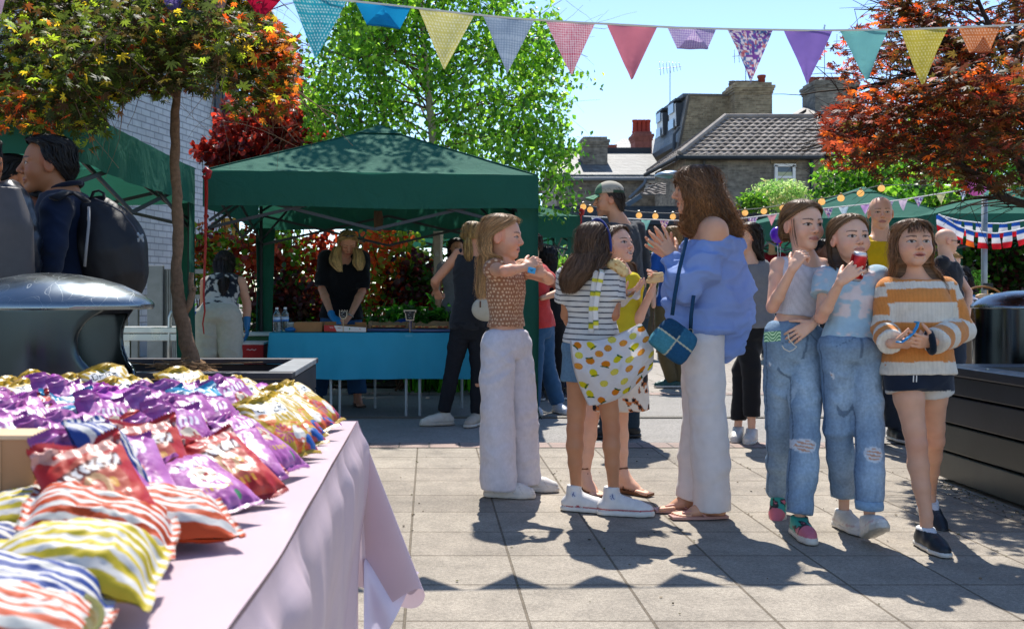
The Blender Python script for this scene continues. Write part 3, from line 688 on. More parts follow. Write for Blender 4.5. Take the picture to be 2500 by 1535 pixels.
def tmpl_maple(n=7, w=.10):
 v = [(0, 0, 0)]; f = []
 angs = np.radians(np.linspace(-118, 118, n)); L = [.45, .75, .95, 1.0, .95, .75, .45] if n == 7 else [.6, .9, 1, .9, .6]
 for a, le in zip(angs, L):
  d = np.array([math.sin(a), math.cos(a)]); p = np.array([d[1], -d[0]]); i = len(v)
  dr = -.16*le
  v += [(*(d*.22-p*w*.8), 0), (*(d*.55*le-p*w*1.25), dr*.3), (*(d*le), dr), (*(d*.55*le+p*w*1.25), dr*.3), (*(d*.22+p*w*.8), 0)]
  f += [(0, i, i+4), (i, i+1, i+3), (i, i+3, i+4), (i+1, i+2, i+3)]
 return np.array(v, float), f
def tmpl_round():
 a = np.linspace(0, 2*math.pi, 9)[:-1]; v = [(0, .5, .05)]+[(.42*math.sin(t), .5-.5*math.cos(t), 0) for t in a]; return np.array(v), [(0, 1+i, 1+(i+1) % 8) for i in range(8)]
def leaves(T, pos, size, nrm, tip, col, name, parent, m):
 """instances of a leaf template: nrm = leaf normals, tip = leaf pointing directions"""
 v, f = T; n = len(pos); tip = tip-nrm*(tip*nrm).sum(1, keepdims=True); tip /= np.linalg.norm(tip, axis=1, keepdims=True)+1e-9
 x = np.cross(tip, nrm); M = np.stack([x, tip, nrm], 2)*size[:, None, None]
 V = np.einsum('nij,kj->nki', M, v)+pos[:, None, :]; Fm = np.array(f)[None]+(np.arange(n)*len(v))[:, None, None]
 C = np.repeat(col[:, None, :], len(v), 1)
 return mkmesh(name, V.reshape(-1, 3), Fm.reshape(-1, 3), C.reshape(-1, 3), m, parent, smooth=False)
def rnorm(R, n, up=.6, sd=.6):
 v = R.normal(0, sd, (n, 3)); v[:, 2] += up; return v/np.linalg.norm(v, axis=1, keepdims=True)
def grow(R, base, dirv, L, r, depth, tb, tips, col, bend=.25, split=3, droop=-.02, spread=.7, seg=6):
 pts = [np.array(base, float)]; d = unit(dirv)
 for i in range(seg):
  d = unit(d+R.normal(0, bend, 3)*.35+V3(0, 0, droop)); pts.append(pts[-1]+d*L/seg)
  if depth <= 1: tips.append((pts[-1].copy(), d.copy()))
 rr = np.linspace(r, r*.55, seg+1); tb.tube(pts, rr, 6 if r > .012 else 4, col, caps=False)
 if depth > 0:
  for k in range(split):
   i = R.integers(seg//2, seg+1); nd = unit(d+R.normal(0, spread, 3)+V3(0, 0, .05)); grow(R, pts[i], nd, L*R.uniform(.55, .8), rr[i]*.62, depth-1, tb, tips, col, bend, split, droop, spread, max(3, seg-1))
BARK = mat('bark', .9, .2, var=.3, vscale=40, bump=.9, bscale=70, bdist=.006)
def foliage(R, tips, per, jit, pal, size, T, name, parent, m, up=.5, sd=.6, tipdown=.6, colf=None, filt=None):
 tp = np.array([t[0] for t in tips]); td = np.array([t[1] for t in tips]); n = len(tp)*per
 p = np.repeat(tp, per, 0)+R.normal(0, 1, (n, 3))*np.array(jit)
 if filt is not None: k = filt(p); p = p[k]; n = len(p)
 N = rnorm(R, n, up, sd); tip = R.normal(0, .6, (n, 3)); tip[:, 2] -= tipdown
 pal = np.array([lin(c) for c in pal]) if pal else None
 c = pal[R.integers(0, len(pal), n)] if colf is None else colf(p, R)
 c = c*R.uniform(.7, 1.25, (n, 1)); s = R.uniform(size[0], size[1], n)
 return leaves(T, p, s, N, tip, c, name, parent, m)

# left japanese maple standing in the near planter
def maple_left():
 R = np.random.default_rng(11); Y = 5.6
 t = thing('maple_tree', 'slender young maple in the left black planter with green leaves turning orange', 'tree', P(467, 893, Y)*V3(1, 1, 0))
 tb = MB(); bc = lin('#7d6450')
 pts = [(467, 905), (463, 860), (452, 810), (440, 760), (432, 700), (431, 640), (436, 560), (431, 480), (426, 400), (428, 300), (432, 200), (428, 100), (430, 0)]
 rad = [.062, .046, .042, .044, .036, .030, .031, .030, .029, .026, .022, .018, .012]
 pp = [P(x, y, Y) for x, y in pts]; 
 fine = []; rf = []
 for i in range(len(pp)-1):
  for k in range(4):
   q = k/4; fine.append(pp[i]*(1-q)+pp[i+1]*q+R.normal(0, .0025, 3)); rf.append((rad[i]*(1-q)+rad[i+1]*q)*R.uniform(.92, 1.10))
 tb.tube(fine, rf, 12, bc)
 tb.tube([P(440, 770, Y), P(462, 745, Y), P(470, 715, Y-.02), P(466, 690, Y), P(468, 665, Y)], [.03, .022, .018, .016, .013], 8, bc*1.1)
 tb.tube([P(470, 712, Y-.02), P(477, 700, Y-.02)], [.014, .011], 6, bc*1.1)
 tips = []
 def limb(ps, r0, subs=7, sl=.35):
  ps = [P(*q) for q in ps]; tb.tube(ps, np.linspace(r0, r0*.35, len(ps)), 7, bc, caps=False)
  for i in range(1, len(ps)):
   for k in range(subs):
    q = R.random(); b = ps[i-1]*(1-q)+ps[i]*q; d = unit(ps[i]-ps[i-1])+R.normal(0, .75, 3)*V3(1, 1, .45)
    grow(R, b, d, sl*R.uniform(.6, 1.2), r0*.3, 1, tb, tips, bc, .3, 2, -.06, .7, 4)
 limb([(427, 235, Y), (380, 200, Y-.05), (320, 185, Y-.2), (240, 195, Y-.3), (160, 225, Y-.5), (60, 230, Y-.6)], .014)
 limb([(428, 150, Y), (350, 110, Y-.1), (250, 90, Y-.2), (120, 100, Y-.3), (20, 120, Y-.5)], .013)
 limb([(430, 60, Y), (330, 20, Y-.2), (200, 0, Y-.3), (80, 20, Y-.5)], .012)
 limb([(428, 180, Y), (500, 130, Y+.1), (580, 120, Y), (650, 160, Y-.1), (700, 215, Y-.1)], .013)
 limb([(430, 90, Y), (510, 50, Y+.1), (600, 60, Y), (680, 100, Y-.2)], .012)
 limb([(429, 140, Y), (470, 90, Y-.4), (520, 60, Y-.7), (560, 80, Y-1.0)], .010, 6)
 limb([(429, 100, Y), (390, 60, Y-.4), (330, 60, Y-.8), (260, 90, Y-1.1), (180, 160, Y-1.2), (150, 240, Y-1.2)], .010, 6)
 limb([(430, 30, Y), (470, -40, Y), (540, -60, Y-.2), (640, -20, Y-.3)], .010)
 limb([(429, 120, Y), (460, 80, Y+.4), (500, 90, Y+.8), (560, 150, Y+1.0)], .010, 6)
 tb.build('trunk', BARK, t, smooth=True)
 g = [lin(c) for c in ('#3a4618', '#47541b', '#30391a', '#5a6820', '#40381c', '#463019')]; o = [lin(c) for c in ('#ac4418', '#c05a1c', '#8c3214', '#a8621c', '#6a3a18')]; yl = [lin(c) for c in ('#9ab02a', '#b8a026')]
 def cf(p, R):
  px = 1048+p[:, 0]*F/p[:, 1]; py = 715-(p[:, 2]-H)*F/p[:, 1]; n = len(p); G = np.array(g)[R.integers(0, len(g), n)]; O = np.array(o)[R.integers(0, len(o), n)]; Yl = np.array(yl)[R.integers(0, 2, n)]
  po = sstep(560, 740, px)*.6+.03+.22*sstep(200, 40, px)*sstep(150, 250, py); k = R.random(n); py_ = .09+.12*sstep(200, 60, px)
  return np.where((k < po)[:, None], O, np.where((k < po+py_)[:, None], Yl, G))
 def ft(p):
  px = 1048+p[:, 0]*F/p[:, 1]; py = 715-(p[:, 2]-H)*F/p[:, 1]
  low = np.where(px < 260, 330, np.where(px < 420, 240, np.where(px < 560, 215, 290)))+25*fbm(px*.02, 0, 3)
  return (py < low) & (py > -260) & (px < 715+45*fbm(py*.02, 9, 2)-np.where(py < 150, (150-py)*.35, 0))
 foliage(R, tips, 8, (.075, .075, .055), None, (.022, .052), tmpl_maple(), 'crown', t, LEAFM, up=.75, sd=.45, tipdown=.7, colf=cf, filt=ft)
 # the sprays hanging low by the young man's head
 tips2 = [(P(*q), V3(0, 0, -1)) for q in [(190, 300, 4.9), (205, 330, 4.9), (200, 360, 4.9), (175, 290, 4.9), (215, 310, 4.9), (60, 250, 5.0), (100, 270, 5.0), (30, 240, 5.), (280, 225, 5.1), (265, 260, 5.1), (300, 240, 5.1), (330, 215, 5.4), (125, 240, 5.0)]]
 for q in tips2: foliage(R, [q], 9, (.03, .03, .03), ['#6a7a20', '#8a9a2c', '#4a5a1a', '#8a5a20', '#3e4a18'], (.032, .05), tmpl_maple(), 'leaf_spray', t, LEAFM, up=.6, sd=.5, tipdown=.9)
maple_left()

# right maple, red and orange
def maple_right():
 R = np.random.default_rng(23); Y = 7.0
 t = thing('maple_tree', 'spreading red and orange maple with dark bare limbs at the right', 'tree', (4.45, Y, 0))
 tb = MB(); bc = lin('#3a3028'); tips = []
 tb.tube([(4.6, Y, 0), (4.55, Y, .6), (4.45, Y, 1.2), P(2520, 470, Y)], [.09, .08, .07, .06], 10, bc)
 def limb(ps, r0, subs=9, sl=.4):
  ps = [P(*q) for q in ps]; tb.tube(ps, np.linspace(r0, r0*.3, len(ps)), 8, bc, caps=False)
  for i in range(1, len(ps)):
   for k in range(subs):
    q = R.random(); b = ps[i-1]*(1-q)+ps[i]*q; d = unit(ps[i]-ps[i-1])+R.normal(0, .7, 3)*V3(1, 1, .4)
    grow(R, b, d, sl*R.uniform(.6, 1.3), r0*.22, 1, tb, tips, bc, .25, 2, -.03, .7, 4)
 limb([(2520, 470, Y), (2460, 330, Y), (2400, 230, Y-.2), (2330, 180, Y-.3), (2220, 180, Y-.5), (2130, 215, Y-.5)], .035)
 limb([(2540, 510, Y), (2440, 480, Y), (2395, 430, Y-.1), (2340, 400, Y-.2), (2240, 370, Y-.4), (2150, 340, Y-.5), (2080, 330, Y-.5)], .03, 9)
 limb([(2480, 370, Y), (2440, 260, Y), (2380, 150, Y), (2300, 80, Y), (2230, 20, Y)], .03)
 limb([(2520, 400, Y), (2500, 250, Y-.2), (2450, 130, Y-.3), (2400, 30, Y-.2), (2360, -60, Y)], .03)
 limb([(2440, 290, Y), (2380, 270, Y-.6), (2290, 270, Y-1.0), (2190, 290, Y-1.1), (2100, 310, Y-1.0)], .02)
 limb([(2500, 300, Y), (2480, 260, Y-.8), (2430, 220, Y-1.3), (2360, 200, Y-1.5), (2300, 200, Y-1.5)], .02)
 limb([(2440, 200, Y), (2350, 130, Y+.4), (2250, 110, Y+.6), (2150, 140, Y+.6)], .02)
 limb([(2480, 150, Y), (2480, 30, Y+.3), (2500, -60, Y+.3)], .02)
 limb([(2500, 350, Y), (2420, 340, Y-.9), (2350, 330, Y-1.2), (2280, 350, Y-1.3)], .02)
 tb.build('trunk', BARK, t, smooth=True)
 pr = [lin(c) for c in ('#702a1c', '#8a3420', '#54241a', '#9c4428', '#66301e', '#44241a')]; pg = [lin(c) for c in ('#4a3018', '#5c3a1c', '#5a4a20', '#3e2a18', '#6a3a1a', '#46401c')]; po = [lin(c) for c in ('#c8601c', '#b8481c')]
 def cf(p, R):
  px = 1048+p[:, 0]*F/p[:, 1]; py = 715-(p[:, 2]-H)*F/p[:, 1]; n = len(p); k = R.random(n)+.35*fbm(p[:, 0]*3, p[:, 1]*3, p[:, 2]*5)
  pred = .30+.55*sstep(2220, 2050, px)-.25*sstep(330, 430, py)
  A = np.array(pr)[R.integers(0, 6, n)]; B_ = np.array(pg)[R.integers(0, 6, n)]; C_ = np.array(po)[R.integers(0, 2, n)]
  return np.where((k < pred)[:, None], A, np.where((k > .9)[:, None], C_, B_))
 def ft(p):
  px = 1048+p[:, 0]*F/p[:, 1]; py = 715-(p[:, 2]-H)*F/p[:, 1]
  left = 1990+40*fbm(py*.02, 2, 1)+np.where(py < 150, (150-py)*1.05, 0)+np.where(py > 400, (py-400)*1.3, 0)+np.where((py > 150) & (py < 260), 50, 0)
  bot = 420+np.clip((px-2100)*.16, 0, 70)+30*fbm(px*.02, 3, 1)
  return (px > left) & (py < bot) & (px < 2900) & (py > -250)
 foliage(R, tips, 4, (.08, .08, .045), None, (.032, .064), tmpl_maple(), 'crown', t, LEAFM, up=1.0, sd=.45, tipdown=.25, colf=cf, filt=lambda p: ft(p) & (fbm(p[:, 0]*3.0, p[:, 1]*3.0, p[:, 2]*9) > .0))
maple_right()

# birch behind the middle gazebo
def birch():
 R = np.random.default_rng(31); Y = 12.6
 t = thing('birch_tree', 'tall bright green birch with pale trunk behind the middle gazebo', 'tree', P(1062, 900, Y)*V3(1, 1, 0))
 tb = MB(); bc = lin('#b5a791'); tips = []
 trunk = [P(1066, 1000, Y)*V3(1, 1, 0), P(1064, 700, Y), P(1070, 560, Y), P(1062, 400, Y), P(1053, 300, Y), P(1040, 180, Y), P(1030, 50, Y), P(1035, -200, Y), P(1030, -480, Y)]
 tb.tube(trunk, [.08, .072, .066, .06, .05, .042, .035, .026, .015], 9, bc)
 bb = lin('#6a5240')
 for i in range(78):
  q = R.uniform(0, 1); k = 2+q*(len(trunk)-3.01); a = int(k); b = trunk[a]*(1-(k-a))+trunk[a+1]*(k-a); th = R.uniform(0, 6.28)
  L = (1.8-.8*q)*R.uniform(.6, 1.1); d = V3(math.cos(th), math.sin(th)*.8, .55)
  grow(R, b, d, L, .014, 2, tb, tips, bb, .22, 3, -.05, .6, 6)
 tb.build('trunk', BARK, t, smooth=True)
 def ft(p):
  px = 1048+p[:, 0]*F/p[:, 1]; py = 715-(p[:, 2]-H)*F/p[:, 1]
  rt = 1395+28*fbm(py*.012, 5, 1)+np.where((py > 170) & (py < 215), 90, 0)-np.where(py < 120, (120-py)*.5, 0); lt = 745+35*fbm(py*.012, 8, 1)+np.where(py < 200, 5, 0)
  return (px < rt) & (px > lt) & (py > -560) & (py < 500)
 foliage(R, tips, 8, (.12, .12, .12), ['#4f7e1c', '#66961f', '#3a6418', '#84ac2a', '#5a8a1e', '#98c03c'], (.060, .092), tmpl_oval(.8), 'crown', t, LEAF, up=.3, sd=.8, tipdown=1.0, filt=ft)
 # lower right skirts of foliage beside the gazebo roof
 tp = [(P(R.uniform(1230, 1410), R.uniform(330, 520), Y-.4+R.uniform(-.5, .5)), V3(0, 0, -1)) for _ in range(330)]
 tp = [q for q in tp if (1048+q[0][0]*F/q[0][1]) < 1420]
 foliage(R, tp, 3, (.09, .09, .07), ['#4a7a1e', '#5c8c20', '#7aa428', '#3a661a'], (.055, .085), tmpl_oval(.8), 'low_branches', t, LEAF, up=.3, sd=.8, tipdown=1.0)
birch()

def shrub(name, label, cat, c, ext, n, pal, size, T, seed, m=LEAF, group=None, stems=14, up=.5, sd=.7, tipdown=.4, shape=2.0, hole=.0, bot=.0, stemcol='#4a3526'):
 """an upright plant: stems from the ground, leaves through an uneven volume"""
 R = np.random.default_rng(seed); c = np.array(c, float); e = np.array(ext, float); g = (c[0], c[1], 0)
 t = thing(name, label, cat, g, group); tb = MB()
 for i in range(stems):
  q = c+R.uniform(-.7, .7, 3)*e; q[2] = c[2]+R.uniform(.1, .75)*e[2]; b = np.array(g)+V3(R.normal(0, e[0]*.35), R.normal(0, e[1]*.3), bot); mid = (b+q)/2+R.normal(0, .05, 3)*e[0]
  tb.tube([b, mid, q], [.014, .009, .004], 5, lin(stemcol), caps=False)
 tb.build('stems', BARK, t, smooth=True)
 k = R.normal(0, 1, (n*2, 3)); k /= np.linalg.norm(k, axis=1, keepdims=True); rr = R.random(n*2)**(1/2.2)
 lump = 1+.28*fbm(k[:, 0]*2.2+seed, k[:, 1]*2.2, k[:, 2]*2.2); p = c+k*(rr*lump)[:, None]*e
 keep = (fbm(p[:, 0]*2.5+seed, p[:, 1]*2.5, p[:, 2]*2.5) > hole-.15) & (p[:, 2] > .03); p = p[keep][:n]
 N = rnorm(R, len(p), up, sd); tip = R.normal(0, .6, (len(p), 3)); tip[:, 2] -= tipdown
 pc = np.array([lin(x) for x in pal]); cl = np.clip(((fbm(p[:, 0]*1.7+seed, p[:, 1]*1.7, p[:, 2]*1.7+3)+.6)/1.2*len(pc)+R.normal(0, .8, len(p))), 0, len(pc)-1).astype(int)
 col = pc[cl]*R.uniform(.7, 1.25, (len(p), 1)); leaves(T, p, R.uniform(*size, len(p)), N, tip, col, 'foliage', t, m); return t
RD = ['#5a1614', '#7a201a', '#9a3020', '#42141a', '#b04028']; GR = ['#3f6a18', '#5a8a20', '#2c5014', '#7aa02c', '#4a7a1c']
def at(px, py, Y): return P(px, py, Y)
shrub('purple_plum_tree', 'dark red leaved tree rising behind the gazebos beside the white wall', 'tree', at(660, 330, 13.5), (.75, .9, .62), 3000, RD, (.07, .11), tmpl_round(), 41, stems=10)
shrub('purple_plum_tree', 'loose spray of dark red leaves low over the left gazebo corner', 'tree', at(545, 370, 12.9), (.38, .4, .20), 500, RD, (.07, .11), tmpl_round(), 42, stems=6)
shrub('smoke_bush', 'tall orange and red leaved bush left of the birch above the gazebo roof', 'bush', at(715, 215, 14.2), (.30, .5, .8), 560, ['#a03a1c', '#7a2a1a', '#5a8a20', '#4a2016'], (.07, .11), tmpl_round(), 43, stems=8)
shrub('green_tree', 'small dark green tree between the red tree and the birch', 'tree', at(690, 300, 16), (.7, .6, .9), 1500, GR, (.08, .13), tmpl_oval(), 44, stems=8)
hz = [(520, 620, 12.5, .42, .55, ['#a04a20', '#6a1c18', '#b85a20', '#4a7a1c', '#8aa02c'], tmpl_round(), 'bronze and orange bush by the white wall behind the bending woman', 'beech_bush', 900),
      (655, 640, 12.4, .50, .70, ['#8ab83a', '#a4c846', '#5a8a20', '#8a2e1c', '#b84a28'], tmpl_round(), 'red and lime green bush left of the woman in black', 'beech_bush', 1500),
      (700, 760, 12.0, .45, .55, ['#38121a', '#4a1c1e', '#5a2a20', '#2c5014', '#38121a'], tmpl_round(), 'dark purple bush low behind the water bottles', 'purple_bush', 1300),
      (790, 690, 12.7, .42, .75, ['#9ac03c', '#6a9a24', '#b84826', '#9a3a20', '#7a241a'], tmpl_round(), 'red speckled green bush directly behind the woman in black', 'beech_bush', 1300),
      (950, 640, 12.2, .48, .62, ['#5a1c1a', '#9a3018', '#c04a28', '#d0602c', '#7a9a30'], tmpl_round(), 'orange red leaved bush right of the woman in black', 'copper_bush', 1500),
      (900, 800, 12.0, .5, .35, ['#4a1c1e', '#2c5014', '#7aa02c', '#8a2a1e', '#3f6a18'], tmpl_oval(), 'low mixed green and red bush behind the cardboard boxes', 'mixed_bush', 1300),
      (1010, 720, 12.0, .35, .6, ['#2c5014', '#4a1c1e', '#38121a', '#7a2418', '#4a7a1c'], tmpl_round(), 'dark maroon bush behind the pizza trays', 'purple_bush', 1500),
      (1180, 640, 13.6, .8, .75, GR, tmpl_oval(), 'bright green bush behind the ponytailed woman', 'green_bush', 1500),
      (1360, 640, 17, .4, .4, GR, tmpl_oval(), 'leafy green bush glimpsed under the small back gazebo', 'green_bush', 300)]
for i, (px, py, Y, ex, ez, pal, T, lb, nm, n) in enumerate(hz):
 shrub(nm, lb, 'bush', at(px, py, Y), (ex, .5, ez), n, pal, (.055, .095), T, 60+i, stems=14, hole=.02)
# grasses, strappy leaves and undergrowth under the table
def blades(name, label, cat, c, w, n, h, pal, seed, wid=.02, kind=None):
 R = np.random.default_rng(seed); t = thing(name, label, cat, (c[0], c[1], 0)) if not kind else None; m = MB(); vs = []; fs = []; cs = []
 for i in range(n):
  b = V3(c[0]+R.uniform(-w, w), c[1]+R.uniform(-.35, .35), 0); d = V3(R.normal(0, .35), R.normal(0, .3), 1); L = h*R.uniform(.5, 1.1); x = unit(V3(R.normal(), R.normal(), 0))*wid*.5
  p1 = b+d*L*.5; p2 = b+d*L*.85+V3(d[0]*.3, d[1]*.3, 0)*L; k = len(vs); vs += [b-x, b+x, p1-x, p1+x, p2]; fs += [(k, k+1, k+3, k+2), (k+2, k+3, k+4)]; cc = lin(rnd.choice(pal))*R.uniform(.7, 1.2); cs += [cc]*5
 return mkmesh('leaves' if not kind else name, np.array(vs), fs, np.array(cs), LEAF, t, smooth=False)
blades('ornamental_grass', 'long pale ornamental grass behind the blue table near the wooden post', 'grass clump', at(1085, 760, 11.6), .35, 190, 1.0, ['#7a8a4a', '#5a7a2c', '#98a860'], 81, .014)
blades('strappy_plant', 'bright green strap leaved plant behind the pizza trays', 'plant', at(1075, 780, 10.9), .35, 90, .95, ['#3f8a1c', '#2c6014', '#5aa024'], 82, .05)
blades('strappy_plant', 'clump of thin green blades left of the blue table', 'plant', at(640, 800, 11.6), .35, 160, .8, ['#5a8a2c', '#3a6a1c', '#8aa04a'], 83, .018)
shrub('broad_leaf_plant', 'glossy dark green broad leaved plant behind the sign on the blue table', 'plant', at(1000, 790, 10.9), (.5, .3, .22), 420, ['#1c4a14', '#2c6018', '#3a7a1c'], (.12, .19), tmpl_oval(.45), 84)
shrub('broad_leaf_plant', 'glossy dark green plant behind the tank-topped woman', 'plant', at(1110, 800, 10.9), (.35, .3, .2), 260, ['#1c4a14', '#2c6018', '#4a8a20'], (.12, .19), tmpl_oval(.45), 85)
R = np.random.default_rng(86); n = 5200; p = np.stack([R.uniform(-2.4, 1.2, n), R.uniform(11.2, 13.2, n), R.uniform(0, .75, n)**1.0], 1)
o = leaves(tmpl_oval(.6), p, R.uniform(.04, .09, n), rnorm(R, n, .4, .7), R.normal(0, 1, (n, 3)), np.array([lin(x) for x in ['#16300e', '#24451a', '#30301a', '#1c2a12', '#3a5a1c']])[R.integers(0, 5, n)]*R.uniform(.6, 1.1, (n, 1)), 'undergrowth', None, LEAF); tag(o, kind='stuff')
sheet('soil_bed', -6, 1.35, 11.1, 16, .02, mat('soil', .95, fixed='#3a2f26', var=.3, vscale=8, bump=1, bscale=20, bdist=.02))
# dark hedge mass behind the shrubs, low and dense
shrub('laurel_hedge', 'dense dark hedge behind the coloured bushes under the gazebo', 'hedge', (-1.2, 14.6, .9), (2.3, .5, .85), 3600, ['#4a7a1c', '#6a9a24', '#3f6a18', '#8ab83a', '#5a8a20'], (.07, .12), tmpl_oval(), 87, stems=24)
# bush in front of the brick house, trees behind the right maple, dark red bush at the right
shrub('buddleia_bush', 'pale green feathery bush against the brick house behind the long haired woman', 'bush', at(1905, 482, 24), (.80, .6, .42), 3600, ['#8aa85a', '#6a9440', '#a8b878', '#9ab060', '#b8a878'], (.05, .12), tmpl_oval(.4), 91, stems=10, tipdown=.1)
shrub('green_bush', 'darker green bush on the left of the pale feathery bush', 'bush', at(1835, 492, 23.6), (.33, .5, .24), 900, GR, (.07, .12), tmpl_oval(), 92, stems=6)
for i, (px, py, Y, ex, ez, n) in enumerate([(2120, 455, 19, 1.1, .75, 3400), (2270, 500, 17, .8, .5, 2000), (2400, 440, 18, 1.3, .9, 3400), (2330, 350, 20, 1.2, .9, 1600)]):
 shrub('leafy_tree', ['bright green tree beyond the lantern string behind the bald man', 'green tree top just over the ridge of the striped-flag gazebo', 'green tree at the far right behind the pink paper lantern', 'green tree showing through the gaps of the red maple'][i], 'tree', at(px, py, Y), (ex, .9, ez), n, GR, (.09, .15), tmpl_oval(.7), 95+i, stems=12)
shrub('purple_bush', 'dark maroon bush behind the right bin under the flags', 'bush', at(2450, 650, 14.5), (.75, .6, .55), 2600, ['#2a1216', '#4a1c1e', '#1c3a10', '#3f6a18', '#38121a'], (.06, .10), tmpl_round(), 110, stems=14)
shrub('leafy_bush', 'sparse bright green climbing bush below the hanging flags', 'bush', at(2345, 640, 15), (.55, .4, .42), 700, GR, (.07, .11), tmpl_oval(.8), 111, stems=8, hole=.1)
shrub('herb_plant', 'small potted green herb on the wicker stall', 'plant', at(2385, 690, 12.5), (.13, .13, .16), 240, ['#5a9a2c', '#8ab84a', '#3f7a1c'], (.03, .05), tmpl_oval(), 112, stems=8)
# ------------------------------------------------------------------ buildings
def C7(x, y, Y): return P(1350+x/2.142, 150+y/2.142, Y)
BRK = brickmat('london_brick', '#8f8678', '#6c655c', '#857e70', .225, .075, .012, .5, axes='HZ', stain=.5, bump=.5)
BRK2 = brickmat('brown_brick', '#9c8c70', '#7a6a54', '#948870', .225, .075, .012, .5, axes='HZ', stain=.45, bump=.5)
BRK3 = brickmat('pale_brick', '#b5a68c', '#98886c', '#b0a48e', .225, .075, .012, .5, axes='HZ', stain=.3, bump=.5)
SLATE = brickmat('slate', '#73736f', '#5c5d5c', '#4a4a48', .25, .16, .008, .5, axes='HZ', stain=.35, bump=.6, rough=.6)
DSLATE = brickmat('dark_slate', '#4c525a', '#3c4248', '#2a2d30', .25, .2, .010, .5, axes='HZ', stain=.3, bump=.6, rough=.5)
TRIM = mat('trim', .6, .3, var=.1, vscale=3)
def quadbox(name, m, parent, a, b, c, d, t=.12, col=(.4, .4, .4)):
 """a thick slab on the four corners"""
 a, b, c, d = [np.asarray(x, float) for x in (a, b, c, d)]; n = unit(np.cross(b-a, d-a)); mb = MB(); mb.prism([a, b, c, d], n*t, col); return mb.build(name, m, parent)
def mb1(name, m, parent, fn, smooth=False, auto=False):
 mb = MB(); fn(mb); return mb.build(name, m, parent, smooth=smooth, auto=auto)
def window(parent, x0, x1, z0, z1, y, frame='#e6e6e2', glass='#2c3238', mull=1, rail=True, curtain=None, dep=.12):
 f = mb1('window', TRIM, parent, lambda q: [q.box(((x0+x1)/2, y, z1), (x1-x0+.12, dep, .09), lin(frame)), q.box(((x0+x1)/2, y, z0), (x1-x0+.2, dep*1.6, .09), lin(frame)), q.box((x0, y, (z0+z1)/2), (.09, dep, z1-z0), lin(frame)), q.box((x1, y, (z0+z1)/2), (.09, dep, z1-z0), lin(frame))]+
  ([q.box(((x0+x1)/2, y, (z0+z1)/2), (x1-x0-.1, dep*.7, .07), lin(frame))] if rail else [])+[q.box((x0+(x1-x0)*(i+1)/(mull+1), y, (z0+z1)/2), (.045, dep*.6, z1-z0-.1), lin(frame)) for i in range(mull)])
 mb1('pane', mat('window_glass', .08, .8, var=0), f, lambda q: q.box(((x0+x1)/2, y+.03, (z0+z1)/2), (x1-x0-.05, .02, z1-z0-.05), lin(glass)))
 if curtain: mb1('blind', M_cloth(), f, lambda q: q.box(((x0+x1)/2, y-.0, z0+(z1-z0)*curtain/2), (x1-x0-.1, .015, (z1-z0)*curtain), lin('#b9bd9a')))
def chimney(parent, x0, x1, y0, y1, z0, z1, m, pots=(), potcol='#8a4a3a', poth=.35, name='chimney'):
 def f(q):
  q.box(((x0+x1)/2, (y0+y1)/2, (z0+z1)/2), (x1-x0, y1-y0, z1-z0)); w = x1-x0
  for i, (d, h) in enumerate(((.06, .09), (.12, .09), (.18, .11))): q.box(((x0+x1)/2, (y0+y1)/2, z1+.045+i*.095), (w+d, y1-y0+d, h))
  q.box(((x0+x1)/2, (y0+y1)/2, z1+.345), (w-.02, y1-y0-.02, .12))
 c = mb1(name, m, parent, f)
 for px in pots:
  mb1('chimney_pot', mat('terracotta', .8, var=.2), c, lambda q: q.lathe([(.13, 0), (.14, .06), (.115, .1), (.105, poth*.8), (.13, poth*.85), (.13, poth), (.09, poth)], (x0+(x1-x0)*px, (y0+y1)/2, z1+.40), 10, lin(potcol)), smooth=True)
 return c
def aerial(p, h, label, arms=7, w=.9, par=None):
 def f(q):
  q.tube([p, p+V3(0, 0, h)], .018, 5, lin('#8a8c8e')); a = p+V3(-w/2, 0, h*.93); b = p+V3(w/2, 0, h*.99); q.tube([a, b], .012, 5, lin('#8a8c8e'))
  for i in range(arms):
   c = a+(b-a)*(i+.5)/arms; L = .28-.02*i; q.tube([c-V3(.06, L*.6, -L*.8), c+V3(.06, L*.6, -L*.8)*1.0], .009, 4, lin('#8a8c8e'))
 return mb1('aerial', M_metal(), par, f)
